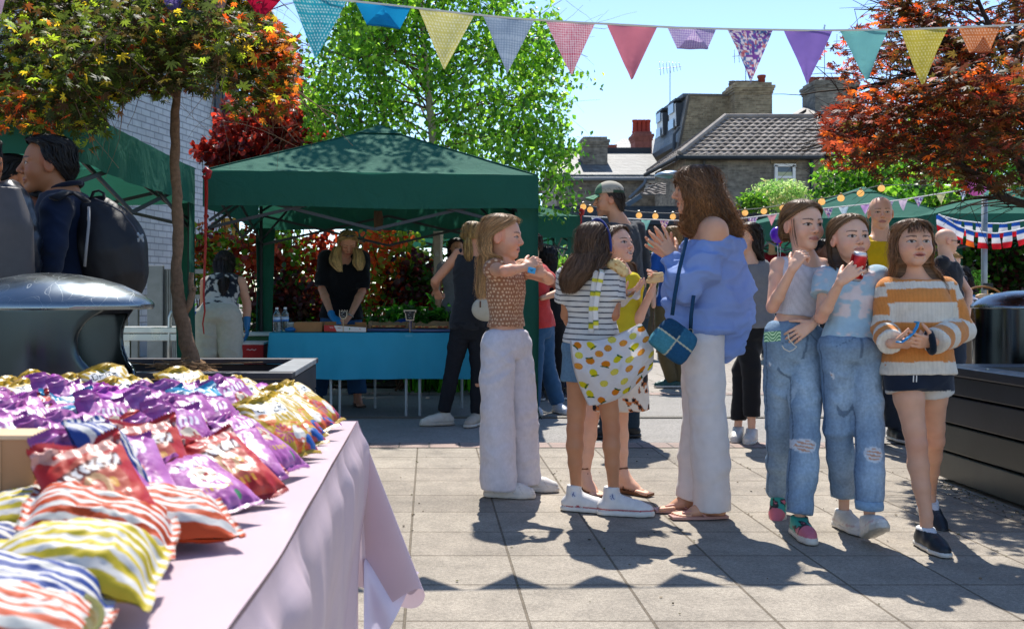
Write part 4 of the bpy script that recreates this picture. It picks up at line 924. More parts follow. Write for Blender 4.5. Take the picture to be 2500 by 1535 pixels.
# house C: hipped roof, nearest
t = thing('brick_house', 'brown brick house with a hipped brown tiled roof and one sash window', 'house', (10.2, 34, 0))
xL, xR, yF, yB, zE, zR = 8.25, 12.35, 32.0, 36.4, 5.45, 7.05
def f(q): q.box(((xL+xR)/2, (yF+yB)/2, zE/2), (xR-xL, yB-yF, zE))
mb1('wall', BRK, t, f)
TILE = mat('roof_tile', .8, .2, var=.3, vscale=3)
def roofpan(q, e0, e1, r0, r1, rows=11, per=.24, col=('#7a726c', '#6c645e', '#857c74')):
 e0, e1, r0, r1 = [np.asarray(v, float) for v in (e0, e1, r0, r1)]; n = unit(np.cross(e1-e0, r0-e0)); n = n if n[2] > 0 else -n
 for i in range(rows):
  a = i/rows; b = (i+1.08)/rows; A0 = e0+(r0-e0)*a; A1 = e1+(r1-e1)*a; B0 = e0+(r0-e0)*b; B1 = e1+(r1-e1)*b
  k = max(2, int(np.linalg.norm(A1-A0)/per)*4); vs = []; fs = []; cs = []
  for j in range(k+1):
   u = j/k; wv = .018*math.sin(j*math.pi/2); vs += [A0+(A1-A0)*u+n*(.06+wv), B0+(B1-B0)*u+n*(.015+wv)]; c = lin(col[(j//4*7+i*3) % 3])*(1+.15*math.sin(j*1.7+i*3)); cs += [c, c]
  for j in range(k): fs.append((2*j, 2*j+2, 2*j+3, 2*j+1))
  vs += [A0+(A1-A0)*(j/k)+n*(.01) for j in range(k+1)]; cs += [lin(col[1])]*(k+1); o = 2*(k+1)
  for j in range(k): fs.append((2*j, o+j, o+j+1, 2*j+2))
  q.add(vs, fs, np.array(cs))
o_ = .28
rf = mb1('roof', TILE, t, lambda q: [roofpan(q, (xL-o_, yF-o_, zE-.02), (xR+.9, yF-o_, zE-.02), (10.15, 34.1, zR), (xR+.9, 34.1, zR)), roofpan(q, (xL-o_, yB, zE-.02), (xL-o_, yF-o_, zE-.02), (10.15, 34.1, zR), (10.15, 34.1, zR)),
 q.prism([(xL-.2, yF-.2, zE-.1), (xR+.9, yF-.2, zE-.1), (xR+.9, 34.1, zR-.06), (10.15, 34.1, zR-.06)], (0, .02, -.04), lin('#3a3530')),
 q.tube([(10.15, 34.1, zR+.05), (xR+.9, 34.1, zR+.05)], .09, 8, lin('#8a8078')), q.tube([(xL-o_, yF-o_, zE+.06), (10.15, 34.1, zR+.07)], .09, 8, lin('#958b82')), q.tube([(xL-o_, yB, zE+.06), (10.15, 34.1, zR+.07)], .07, 8, lin('#7a7068'))])
mb1('gutter', TRIM, t, lambda q: [q.tube([(xL-.38, yF-.36, zE-.08), (xR+.2, yF-.36, zE-.08)], .07, 8, lin('#33383c')), q.tube([(xL-.36, yF-.36, zE-.08), (xL-.36, yB, zE-.08)], .07, 8, lin('#2c3034')), q.tube([(xR-.1, yF-.12, zE-.1), (xR-.1, yF-.12, 0)], .06, 8, lin('#2c3440')), q.tube([(xL+.55, yF-.12, zE-.1), (xL+.55, yF-.12, 0)], .045, 8, lin('#4a4a48'))])
w0 = C7(1163, 655, 32)[0]; w1 = C7(1256, 655, 32)[0]; wz0 = C7(0, 668, 32)[2]; wz1 = C7(0, 545, 32)[2]
window(t, w0, w1, wz0, wz1, yF-.04, curtain=.72, mull=0)
mb1('lintel', BRK2, t, lambda q: q.box(((w0+w1)/2, yF-.01, wz1+.17), (w1-w0+.3, .06, .24)))
# house B: mansard with party wall and big chimney stack
t = thing('mansard_house', 'tall house with dark slate mansard, brick party wall and big chimney stack', 'house', (11, 39, 0))
Yb = 37.0; q0 = C7(640, 560, Yb); q1 = C7(712, 180, Yb); q2 = C7(930, 184, Yb); q3 = C7(1190, 302, Yb); q4 = C7(1190, 560, Yb)
mb1('party_wall', BRK2, t, lambda q: q.prism([q0, q1, q2, q3, q4], (0, .35, 0)))
mb1('coping', TRIM, t, lambda q: [q.beam(q1+V3(0, .17, .04), q2+V3(0, .17, .04), .42, .08, lin('#6a6258')), q.beam(q1+V3(0, .17, .02), q0+V3(-.02, .17, .02), .40, .08, lin('#5a544c')), q.beam(q2+V3(0, .17, .02), q3+V3(0, .17, .02), .40, .08, lin('#5a544c'))])
mb1('wall', BRK, t, lambda q: q.prism([(q0[0]-.4, 37.4, 0), (q4[0], 37.4, 0), (q4[0], 37.4, q0[2]-.2), (q0[0]-.4, 37.4, q0[2]-.2)], (0, 7, 0)))
m0 = C7(700, 196, 37.35); m1 = C7(556, 264, 41.5); m2 = C7(515, 482, 41.5); m3 = C7(655, 470, 37.35); m3[2] = m2[2] = (m2[2]+m3[2])/2; m0[2] = m1[2] = (m0[2]+m1[2])/2
mb1('mansard_roof', DSLATE, t, lambda q: q.prism([m0, m1, m2, m3], (3.0, .3, 0)))
mb1('lead_flashing', TRIM, t, lambda q: [q.beam(m0, m1, .3, .14, lin('#565c62')), q.beam(m2, m3, .35, .2, lin('#4a4e52'))])
for u0, u1 in ((.10, .34), (.58, .80)):
 A = lambda u, v: (m0*(1-u)+m1*u)*(1-v)+(m3*(1-u)+m2*u)*v
 a, b, c, d = A(u0, .12), A(u1, .12), A(u1, .58), A(u0, .58); n = V3(-.28, 0, .0)
 dm = mb1('dormer', TRIM, t, lambda q: [q.prism([a+V3(.5, 0, .1), b+V3(.5, 0, .1), b+n+V3(0, 0, .12), a+n+V3(0, 0, .12)], (0, 0, .08), lin('#4a5056')), q.prism([a+n, b+n, c+V3(-.1, 0, 0), d+V3(-.1, 0, 0)], (.05, 0, 0), lin('#dfe3e4')), q.prism([a+n, a+V3(.4, 0, 0), d+V3(.1, 0, 0), d+V3(-.1, 0, 0)], (0, -.05, 0), lin('#4a5056'))])
 cen = (a+b+c+d)/4; e = .72
 mb1('pane', mat('window_glass', .08, .8, var=0), dm, lambda q: [q.prism([cen+(x-cen)*V3(1, e, .42)+n*k+V3(-.06, 0, dz) for x, k in ((a, .98), (b, .98), (c, .45), (d, .45))], (.02, 0, 0), lin('#7d93a4')) for dz in (.3, -.3)])
x0 = C7(938, 0, 36.6)[0]; x1 = C7(1132, 0, 36.6)[0]
chimney(t, x0, x1, 36.3, 37.5, 5, C7(0, 175, 36.6)[2], BRK2, (.06, .19, .32, .45, .58, .71), '#6a6058', .16)
mb1('tall_pot', mat('terracotta', .8, var=.2), t, lambda q: q.lathe([(.14, 0), (.13, .5), (.16, .52), (.16, .6), (.1, .6)], (x0+(x1-x0)*.86, 36.9, C7(0, 150, 36.6)[2]), 12, lin('#8a3c30')), smooth=True)
aerial(C7(612, 245, 39), 1.65, '', par=t); aerial(C7(1008, 132, 36.9)+V3(0, 0, .0), 1.2, '', 6, 1.0, par=t)
mb1('soil_pipe', TRIM, t, lambda q: q.tube([C7(660, 345, 36.9), C7(635, 380, 36.9), C7(632, 480, 36.9)], .06, 6, lin('#3c444c')))
# house A: slate roof, left
t = thing('slate_roofed_house', 'low dark brick house with a pale slate roof left of the mansard', 'house', (7.5, 42, 0))
a0 = C7(20, 610, 38); a1 = C7(568, 610, 38); r0 = C7(20, 484, 41); r1 = C7(510, 484, 41)
mb1('wall', BRK, t, lambda q: q.box(((a0[0]+a1[0])/2, 40.5, a0[2]/2), (a1[0]-a0[0], 5, a0[2])))
mb1('roof', SLATE, t, lambda q: [q.prism([a0+V3(-.1, -.15, 0), a1+V3(.1, -.15, 0), r1, r0], (0, .06, .12)), q.prism([r0+V3(0, .02, 0), r1+V3(0, .02, 0), a1+V3(.1, 6, 0), a0+V3(-.1, 6, 0)], (0, -.06, .12))])
mb1('ridge', TRIM, t, lambda q: q.beam(r0+V3(0, 0, .14), r1+V3(0, 0, .14), .3, .2, lin('#46474a')))
mb1('gutter', TRIM, t, lambda q: [q.tube([a0+V3(0, -.25, -.06), a1+V3(0, -.25, -.06)], .07, 8, lin('#7a8288')), q.tube([C7(487, 615, 37.7), C7(478, 640, 37.7), C7(400, 715, 37.7)], .06, 6, lin('#6f7c88'))])
chimney(t, C7(150, 0, 39.6)[0], C7(276, 0, 39.6)[0], 39.2, 40.2, 5, C7(0, 455, 39.6)[2], BRK, (), )
w = [C7(490, 668, 38), C7(545, 632, 38)]; window(t, w[0][0], w[1][0], w[0][2], w[1][2], 37.95, glass='#6a4038')
# chimney stack with the red pots, farther back
t = thing('brick_house', 'distant house with red chimney pots showing just left of the mansard', 'house', (9.5, 50, 0))
xa = C7(420, 0, 46)[0]; xb = C7(508, 0, 46)[0]; zt = C7(0, 470, 46)[2]
mb1('wall', BRK, t, lambda q: q.box(((xa+xb)/2+1, 50, zt/2), (5, 5, zt)))
mb1('roof', DSLATE, t, lambda q: q.prism([(xa-1.2, 47.4, zt), (xb+2.5, 47.4, zt), (xb+2.5, 50, zt+1.1), (xa+.3, 50, zt+1.1)], (0, .05, .1)))
chimney(t, xa, xb, 45.6, 46.6, zt-1, C7(0, 420, 46)[2], mat('red_brick', .9, fixed='#8a5348', var=.3, vscale=6), (.12, .38, .64, .9), '#a03828', .62)
for i, x in enumerate((290, 305, 322)):
 mb1('chimney_pot', mat('terracotta', .8, var=.2), t, lambda q: q.lathe([(.12, -.3), (.11, .25), (.13, .3)], C7(x, 470, 48), 8, lin('#9a5a48')))
# house E right, mostly behind the maple
t = thing('brick_house', 'pale brick house with a white cornice and tall chimney behind the red maple', 'house', (15, 37, 0))
e0 = C7(1352, 470, 33); e1 = C7(2100, 470, 33)
mb1('wall', BRK3, t, lambda q: q.box(((e0[0]+e1[0])/2, 36, e0[2]/2), (e1[0]-e0[0], 6, e0[2])))
mb1('cornice', TRIM, t, lambda q: q.box(((e0[0]+e1[0])/2, 32.92, e0[2]+.12), (e1[0]-e0[0]+.2, .3, .36), lin('#cfc4ac')))
ra = C7(1240, 305, 37.5); rb = C7(1350, 240, 38.5); rc = C7(1900, 240, 38.5); rd_ = e0+V3(-.2, -.2, .3); re = e1+V3(.2, -.2, .3)
mb1('roof', SLATE, t, lambda q: [q.prism([rd_, re, rc, rb], (0, .05, .1)), q.prism([rd_+V3(0, .02, 0), rb, ra, C7(1345, 360, 36)], (.05, .05, .05))])
mb1('verge', TRIM, t, lambda q: [q.beam(ra, rb, .3, .2, lin('#5a5450')), q.beam(rd_, rb, .3, .15, lin('#77716a'))])
chimney(t, C7(1345, 0, 38)[0], C7(1560, 0, 38)[0], 37.5, 38.8, 6, C7(0, 165, 38)[2], BRK, (.08, .22, .36, .5, .64, .78, .92), '#9a5040', .22)
mb1('satellite_dish', M_metal(), t, lambda q: q.lathe([(.0, .12), (.2, .06), (.3, 0), (.28, .0)], C7(1400, 108, 37.8), 12, lin('#a8a8a4')), smooth=True)
aerial(C7(1420, 110, 38), 2.2, '', 0, .1, par=t); aerial(C7(1570, 100, 38), 1.6, '', 6, 1.5, par=t)
# porch
t = thing('porch', 'low porch with a dark tiled lean roof in front of the slate roofed house', 'porch', (7.2, 31, 0))
p0 = C7(385, 748, 30); p1 = C7(585, 700, 30); p2 = C7(585, 642, 31.5); p3 = C7(455, 700, 31)
mb1('wall', BRK2, t, lambda q: q.box(((p0[0]+p1[0])/2, 31.5, 1.5), (p1[0]-p0[0], 2.6, 3.1+.9)))
mb1('roof', TILE, t, lambda q: [roofpan(q, C7(455, 702, 30), C7(590, 702, 30), C7(560, 640, 32), C7(592, 640, 32), 6), roofpan(q, p0, C7(455, 702, 30), C7(540, 645, 32), C7(560, 640, 32), 5)])
mb1('fascia', TRIM, t, lambda q: q.beam(C7(385, 752, 29.9), C7(460, 704, 29.9), .15, .14, lin('#566470')))
# low dark flat roofed building
t = thing('flat_roofed_building', 'long low dark brick building with a flat roof behind the lantern string', 'building', (9, 28, 0))
b0 = C7(-120, 800, 26); b1 = C7(1600, 800, 26); zt = C7(0, 756, 26)[2]
mb1('wall', brickmat('dark_brick', '#3a3f46', '#30343a', '#4a4d52', .45, .15, .014, .5, axes='HZ', stain=.3), t, lambda q: q.box(((b0[0]+b1[0])/2, 28, zt/2), (b1[0]-b0[0], 4, zt)))
mb1('parapet', TRIM, t, lambda q: [q.box(((b0[0]+b1[0])/2+2.0, 25.9, zt+.02), (b1[0]-b0[0]-4, .3, .12), lin('#7a8084')), q.box(((b0[0]+b1[0])/2, 25.94, zt-.28), (b1[0]-b0[0], .12, .42), lin('#343a44'))])
# distant brown boarded building seen under the back gazebos
t = thing('boarded_shed', 'brown boarded shed far behind the small back gazebo', 'shed', (3.5, 23.5, 0))
mb1('wall', M_paint(), t, lambda q: [q.box((3.6, 24, 1.1), (3.2, 2, 2.2), lin('#6a4a38'))]+[q.box((3.6, 22.97, .2+i*.2), (3.2, .04, .16), lin('#7a5a44')) for i in range(10)])
mb1('roof', TRIM, t, lambda q: q.box((3.6, 24, 2.26), (3.5, 2.4, .12), lin('#6f7c88')))
# white painted brick building, left
WB = brickmat('white_painted_brick', '#c0c4ca', '#b3b7be', '#8f939b', .215*1.6, .075*1.5, .012, .5, axes='HZ', stain=.12, bump=.9)
t = thing('white_brick_building', 'tall white painted brick building behind the left gazebo', 'building', (-6, 16, 0))
dx = .255; y0, y1 = 9.0, 20.0; X = lambda y: -4.0-dx*(20-y)
mb1('wall', WB, t, lambda q: q.prism([(X(y0), y0, 0), (X(y1), y1, 0), (X(y1), y1, 12), (X(y0), y0, 12)], (-7, 1.0, 0), (.6, .6, .6)))
mb1('dark_window', TRIM, t, lambda q: [q.box((X(19.5)+.05, 19.5, 5.1), (.1, .5, 2.1), lin('#5d6470')), q.box((X(19.5)+.12, 19.5, 5.1), (.03, .36, 1.9), lin('#39404c'))])
mb1('downpipe', TRIM, t, lambda q: q.tube([(X(20)+.1, 20.05, 0), (X(20)+.1, 20.05, 12)], .07, 8, lin('#6b7078')))
mb1('plinth', TRIM, t, lambda q: q.prism([(X(y0)+.06, y0, 0), (X(y1)+.06, y1, 0), (X(y1)+.06, y1, .5), (X(y0)+.06, y0, .5)], (-.1, 0, 0), lin('#8f949c')))
# galvanised fence
t = thing('metal_fence', 'galvanised steel fence with wide posts in front of the white wall', 'fence', (-3.4, 11.3, 0))
gal = lin('#8b8e8c')
def fpost(px, w, py0, Y=11.0):
 x = P(px, 0, Y)[0]; mb1('post', mat('galvanised', .45, .5, metal=.6, var=.15, vscale=9), t, lambda q: q.box((x, Y, (H+(715-py0)*Y/F)/2), (w, .07, H+(715-py0)*Y/F), gal*.9, bev=.008))
for px, w in ((262, .14), (300, .10), (328, .10), (374, .12), (392, .07)): fpost(px, w, 648)
pan = MB()
for i in range(13):
 x = P(398+i*5.6, 0, 11.05)[0]; pan.box((x, 11.05, .70), (.019, .03, 1.25), gal*(.8 if i % 2 else 1.0))
pan.build('pale_panel', mat('galvanised', .45), t)
mb1('rail', mat('galvanised', .45), t, lambda q: [q.box((P(370, 0, 11.1)[0], 11.12, P(0, 662, 11)[2]), (1.2, .05, .05), gal), q.box((P(340, 0, 11.1)[0], 11.12, P(0, 720, 11)[2]*.98), (1.4, .05, .05), gal)])
t = thing('sign_board', 'small yellow and orange panel on the wall seen through the red leaves', 'sign', P(560, 560, 15)*V3(1, 1, 0))
mb1('board', M_paint(), t, lambda q: [q.box(P(562, 565, 15), (.28, .04, .40), lin('#d8a030'), bev=.01), q.box(P(562, 550, 15)-V3(0, .03, 0), (.2, .01, .08), lin('#c86a20'))])
mb1('bracket', M_metal(), t, lambda q: q.box(P(562, 640, 15), (.05, .05, 1.1), gal))

# ------------------------------------------------------------------ gazebos
def fabricmat(name, trans=.18):
 m, n, l, b = nodes(name); a = n.new('ShaderNodeAttribute'); a.attribute_name = 'Col'; l.new(a.outputs[0], b.inputs['Base Color']); b.inputs['Roughness'].default_value = .8; b.inputs['Specular IOR Level'].default_value = .12
 tc = n.new('ShaderNodeTexCoord'); no = n.new('ShaderNodeTexNoise'); no.inputs['Scale'].default_value = 5; no.inputs['Detail'].default_value = 6; no.inputs['Distortion'].default_value = 1.2; l.new(tc.outputs['Object'], no.inputs['Vector'])
 bp = n.new('ShaderNodeBump'); bp.inputs['Strength'].default_value = .5; bp.inputs['Distance'].default_value = .04; l.new(no.outputs['Fac'], bp.inputs['Height']); l.new(bp.outputs[0], b.inputs['Normal'])
 t = n.new('ShaderNodeBsdfTranslucent'); l.new(a.outputs[0], t.inputs['Color']); mx = n.new('ShaderNodeMixShader'); mx.inputs[0].default_value = trans
 l.new(b.outputs[0], mx.inputs[1]); l.new(t.outputs[0], mx.inputs[2]); l.new(mx.outputs[0], n['Material Output'].inputs['Surface']); return m
GAZ = fabricmat('gazebo_fabric', .36)
def gazebo(label, cs, ze, zp, peak=None, seed=0, legs=(0, 1, 2, 3), legw=.13, val=.29, res=30, green='#34715f', truss=True, sag=.05, grp='green gazebos of the street market'):
 R = np.random.default_rng(seed); cs = [V3(c[0], c[1], ze) for c in cs]; ctr = sum(cs)/4; pk = V3(*(peak or ctr[:2]), zp) if peak or True else None
 t = thing('gazebo', label, 'gazebo', (ctr[0], ctr[1], 0), grp); g = lin(green)
 def roof(q):
  for i in range(4):
   a, b = cs[i], cs[(i+1) % 4]; n = res; G = np.zeros((n+1, n+1, 3))
   u = np.linspace(0, 1, n+1)[None, :]; v = np.linspace(0, 1, n+1)[:, None]
   e = a+(b-a)*u[..., None]; G = e*(1-v[..., None])+pk*v[..., None]
   w = 4*u*(1-u)*(1-v); G[..., 2] -= sag*w*np.sin(np.pi*np.clip(v, 0, 1)**.7+.25); L = np.linalg.norm(b-a)
   G[..., 2] += .018*fbm(u*L*3+i*7+seed, v*5, 0, 3)*(1-v)*np.minimum(1, 6*u*(1-u)*4)+.010*np.sin(v*16+u*3)*w
   q.grid(G, g)
 mb1('canopy', GAZ, t, roof, smooth=True)
 mb1('peak_cap', GAZ, t, lambda q: [q.add([pk+V3(0, 0, .035)]+[pk+(c-pk)*.16+V3(0, 0, .018) for c in cs], [(0, 1+i, 1+(i+1) % 4) for i in range(4)], g)], smooth=True)
 mb1('seam', GAZ, t, lambda q: [q.beam(c+V3(0, 0, .004), pk+V3(0, 0, .004), .026, .008, g*.8) for c in cs])
 def vl(q):
  for i in range(4):
   a, b = cs[i], cs[(i+1) % 4]; n = 40; L = np.linalg.norm(b-a); d = unit(b-a); nn = V3(d[1], -d[0], 0); u = np.linspace(0, 1, n+1)[None, :]; v = np.linspace(0, 1, 7)[:, None]
   G = a+(b-a)*u[..., None]+V3(0, 0, -val)*v[..., None]; wv = .016*fbm(u*L*4+i*3+seed, v*.8, 0, 2)*v+.006*np.sin(u*40+i)*v; G = G+nn*wv[..., None]; G[..., 2] += .008*np.sin(u*L*3+i)*v+.004
   G[..., 2] -= sag*.6*4*u*(1-u)*(1-v)*0; q.grid(G, g*.98)
 mb1('valance', GAZ, t, vl, smooth=True)
 for i in legs:
  c = cs[i]; a = unit(cs[(i+1) % 4]-c); b = unit(cs[(i-1) % 4]-c)
  lg = mb1('leg', GAZ, t, lambda q: [q.grid(np.array([[c+a*((legw+.05*(1-s))*k*1.0)+V3(0, 0, -(val-.02)*1-s*(ze-val-.03)+0)+b*.005*math.sin(s*9+k*5) for k in (0, .33, .66, 1)] for s in np.linspace(0, 1, 12)]), g*.9, .004), q.grid(np.array([[c+b*((legw+.05*(1-s))*k)+V3(0, 0, -(val-.02)-s*(ze-val-.03))+a*.005*math.sin(s*7+k*5) for k in (0, .33, .66, 1)] for s in np.linspace(0, 1, 12)]), g*.9, .004)], smooth=True)
  mb1('pole', mat('frame_metal', .5, .4, metal=.3, var=.05), lg, lambda q: [q.box((c+(a+b)*.03)*V3(1, 1, 0)+V3(0, 0, ze/2-.01), (.032, .032, ze-.03), lin('#33373a')), q.box((c+(a+b)*.03)*V3(1, 1, 0)+V3(0, 0, .006), (.09, .09, .012), lin('#33373a'))])
 if truss:
  def tr(q):
   gm = lin('#3c4043'); z = ze-.10
   for i in range(4):
    a, b = cs[i]+(ctr-cs[i])*.02, cs[(i+1) % 4]+(ctr-cs[(i+1) % 4])*.02; h1, h0 = z-.03, z-.36
    for s in range(2):
     p0 = a+(b-a)*s*.5; p1 = a+(b-a)*(s+1)*.5; off = unit(ctr-(a+b)/2)*.02
     q.beam(V3(p0[0], p0[1], h0 if s == 0 else h1-.0)+off, V3(p1[0], p1[1], h1 if s == 0 else h0)+off, .014, .026, gm); q.beam(V3(p0[0], p0[1], h1 if s == 0 else h0)+off*1.8, V3(p1[0], p1[1], h0 if s == 0 else h1)+off*1.8, .014, .026, gm)
   for c in cs: q.beam(c+(ctr-c)*.03+V3(0, 0, -.08), pk+V3(0, 0, -.10), .016, .022, gm)
   for c in cs: q.beam(c+(ctr-c)*.03+V3(0, 0, -.40), c*.55+pk*.45+V3(0, 0, -.13), .014, .02, gm)
   q.box(pk+V3(0, 0, -.12), (.07, .07, .16), gm)
  mb1('frame', mat('frame_metal', .5), t, tr)
 return t
gazebo('green gazebo sheltering the blue food table', [(-1.83, 8.05), (.92, 8.42), (.98, 11.3), (-1.90, 11.1)], 2.05, 2.66, seed=1, peak=(-.48, 9.7), legs=(1, 2, 3))
gazebo('green gazebo at the left edge above the young men', [(-4.75, 5.0), (-1.90, 5.12), (-1.88, 7.98), (-4.75, 8.0)], 2.05, 2.62, seed=2, legs=(0, 1, 2))
gazebo('small green gazebo peeping out behind the food stall near the capped man', [(-1.0, 12.9), (1.97, 12.9), (2.0, 15.8), (-1.0, 15.8)], 2.05, 2.6, seed=3, legs=(1, 2))
gazebo('distant green gazebo between the capped man and the boy', [(2.6, 21.5), (5.7, 21.5), (5.7, 24.5), (2.6, 24.5)], 2.0, 2.45, seed=4, res=10, legs=(0, 1))
gazebo('green gazebo behind the purple balloon', [(6.35, 18.6), (9.4, 18.4), (9.4, 21.4), (6.35, 21.4)], 2.2, 2.85, seed=5, res=14, legs=(0,))
gazebo('green gazebo with its ridge right behind the bald man in yellow', [(5.05, 14.2), (7.5, 14.0), (7.5, 17), (5.0, 17)], 2.12, 2.68, seed=6, res=16, legs=(1,), peak=(6.75, 15.5))
gazebo('green gazebo at the right hung with blue white and red flags', [(6.35, 12.5), (10.6, 12.2), (10.6, 15.4), (6.4, 15.4)], 2.05, 2.62, seed=7, res=20, legs=(), peak=(8.7, 13.9))
# white ties on the left gazebo corner
t = thing('tie_strap', 'pair of white straps tied to the left gazebo above the young man', 'strap', P(118, 300, 5.05)*V3(1, 1, 0))
for k, x in enumerate((110, 126)): mb1('strap', M_cloth(), t, lambda q: q.tube([P(x, 262, 5.03), P(x+1, 300, 5.0), P(x, 338, 5.0)], .008, 6, lin('#b5b3a8'), flat=.35))
mb1('knot', M_cloth(), t, lambda q: q.tube([P(108, 262, 5.02), P(116, 258, 5.0), P(124, 263, 5.0), P(118, 270, 5.0), P(108, 264, 5.0)], .009, 6, lin('#b5b3a8')))
# hanging cloth strip from the middle gazebo
t = thing('twine_bundle', 'bundle of brown twine hanging from the roof frame of the food stall', 'twine', P(923, 560, 9.4)*V3(1, 1, 0))
mb1('twine', M_cloth(), t, lambda q: [q.tube([P(915+3*i, 515, 9.4), P(914+4*i, 535, 9.4+.01*i), P(916+3*i, 562, 9.4)], .008, 5, lin('#6a5240')) for i in range(6)])
# ribbons
def ribbon(label, a, pts, top=True, col='#b81a14', wdt=.016):
 t = thing('ribbon', label, 'ribbon', a*V3(1, 1, 0))
 mb1('tail', mat('satin', .35, .5, var=.05, trans=.2), t, lambda q: q.tube(pts, np.linspace(wdt, wdt*.35, len(pts)), 6, lin(col), flat=.3, wv=(0, 1, 0)))
 if top: mb1('bow', mat('satin', .35), t, lambda q: [q.tube([a+V3(x*.03, -.01, z*.03) for x, z in ((-.8, .6), (0, 1.6), (.9, .8), (.6, -.4), (-.2, -.9), (-.8, -.2))], [.012, .022, .026, .024, .018, .01], 8, lin(col))], smooth=True)
ribbon('long red ribbon hanging down the near left leg of the food stall', P(503, 428, 7.9), [P(x, y, 7.9) for x, y in ((503, 432), (504, 480), (502, 540), (502, 600), (499, 660), (497, 720), (500, 760), (495, 790), (498, 815))])
ribbon('short red ribbon on the corner of the small back gazebo', P(1418, 520, 12.8), [P(x, y, 12.8) for x, y in ((1418, 518), (1419, 540), (1418, 552), (1419, 575))], True)
ribbon('thin green cord hanging under the small back gazebo', P(1338, 570, 13.5), [P(x, y, 13.5) for x, y in ((1338, 566), (1338, 600), (1339, 630))], False, '#1faa3a', .012)
ribbon('loose dark green guy rope at the foot of the right stall leg', P(1305, 960, 8.4), [P(x, y, 8.38) for x, y in ((1310, 930), (1308, 985), (1318, 1015), (1326, 1028))], False, '#17382c', .008)
ribbon('blue cord beside the planter tree and the back gazebo leg', P(478, 800, 8.3), [P(x, y, 8.3) for x, y in ((478, 760), (477, 820), (478, 870))], False, '#1c4fae', .012)

# ------------------------------------------------------------------ bunting
FLAGM = mat('flag_cloth', .85, .15, var=.04, vscale=20, trans=.38)
def flagcol(pat, u, w, sx, sz):
 """u,w: metres across / down the flag"""
 def C(a): return np.broadcast_to(lin(a), u.shape+(3,)).copy()
 k, a, b = pat
 c = C(a)
 if k == 'dots':
  s = .0165; i = np.round(w/s); uu = u/s-.5*(i % 2); d = np.hypot((uu-np.round(uu))*s, (w/s-i)*s); c = mixc(c, lin(b), (d < .0046)*1.)
 if k == 'gingham': s = .012; q = ((u/s) % 1 < .5).astype(float)+((w/s) % 1 < .5); c = mixc(c, lin(b), q/2)
 if k == 'check': s = .014; q = ((u/s) % 1 < .4)*.6+((w/s) % 1 < .4)*.6; c = mixc(c, lin(b), np.clip(q, 0, 1))
 if k == 'floral':
  n = fbm(u*90, w*90, 3, 2); n2 = fbm(u*80+9, w*80, 7, 2); c = mixc(c, lin(b), sstep(.12, .25, n)); c = mixc(c, lin('#7a4a9a'), sstep(.2, .3, n2)); c = mixc(c, lin('#c04a50'), sstep(.22, .3, -n2)*.8)
 return c
def flag(parent, a, b, h, pat, seed, n=44, curl=0.0, fold=0.0, fade=1.0, skew=0.0, blow=.02):
 a = np.asarray(a, float); b = np.asarray(b, float); W_ = np.linalg.norm(b-a); R = np.random.default_rng(seed); ph = R.uniform(0, 6, 3)
 v = np.linspace(0, 1, n+1)[:, None]; s = np.linspace(-1, 1, n+1)[None, :]; x = s*.5*(1-v*.985)+0*v; mid = (a+b)/2; d = unit(b-a)
 dn = V3(0, 0, -1); u = x*W_; w = v*h+0*s
 G = mid+d*u[..., None]+dn*w[..., None]+d*(skew*h*v+0*s)[..., None]
 G[..., 1] += blow*np.sin(v*2.6+ph[0]+s*.8)*v+.012*np.sin(s*4+ph[1]+v*2)*v**.5*(1-v)*1.4+.006*fbm(u*25+seed, w*25)*v
 if fold:        # flap blown up over the string
  vv = np.minimum(v, fold)*2-v; vv = np.where(v > fold, fold-(v-fold)*.55, v); G[..., 2] = mid[2]+(a[2]-b[2])*0-vv*h+0*s+(G[..., 2]-(mid[2]-w)); G[..., 1] -= np.where(v > fold, .035+.05*(v-fold), 0)
 m = MB(); m.grid(G, flagcol(pat, u+.5, w, W_, h)*fade); return m.build('flag', FLAGM, parent, smooth=True)
t = thing('bunting', 'string of pastel triangular flags across the top of the picture', 'bunting', (0.8, 5.2, 0))
Yb_ = 5.2
ys = lambda x: np.interp(x, [-200, 100, 400, 560, 700, 860, 1000, 1100, 1250, 1400, 1500, 1650, 1800, 2000, 2200, 2450, 2600], [-62, -42, -28, -20, -8, 3, 18, 30, 45, 55, 60, 68, 72, 75, 73, 63, 55])
YB = lambda x: Yb_+.25*sstep(1600, 2500, x)-.35*sstep(1000, 300, x)
xs = np.linspace(-200, 2600, 90); mb1('string', M_cloth(), t, lambda q: q.tube([P(x, ys(x), YB(x)) for x in xs], .006, 6, lin('#d6d0c0'), flat=.4, wv=(0, 1, 0)))
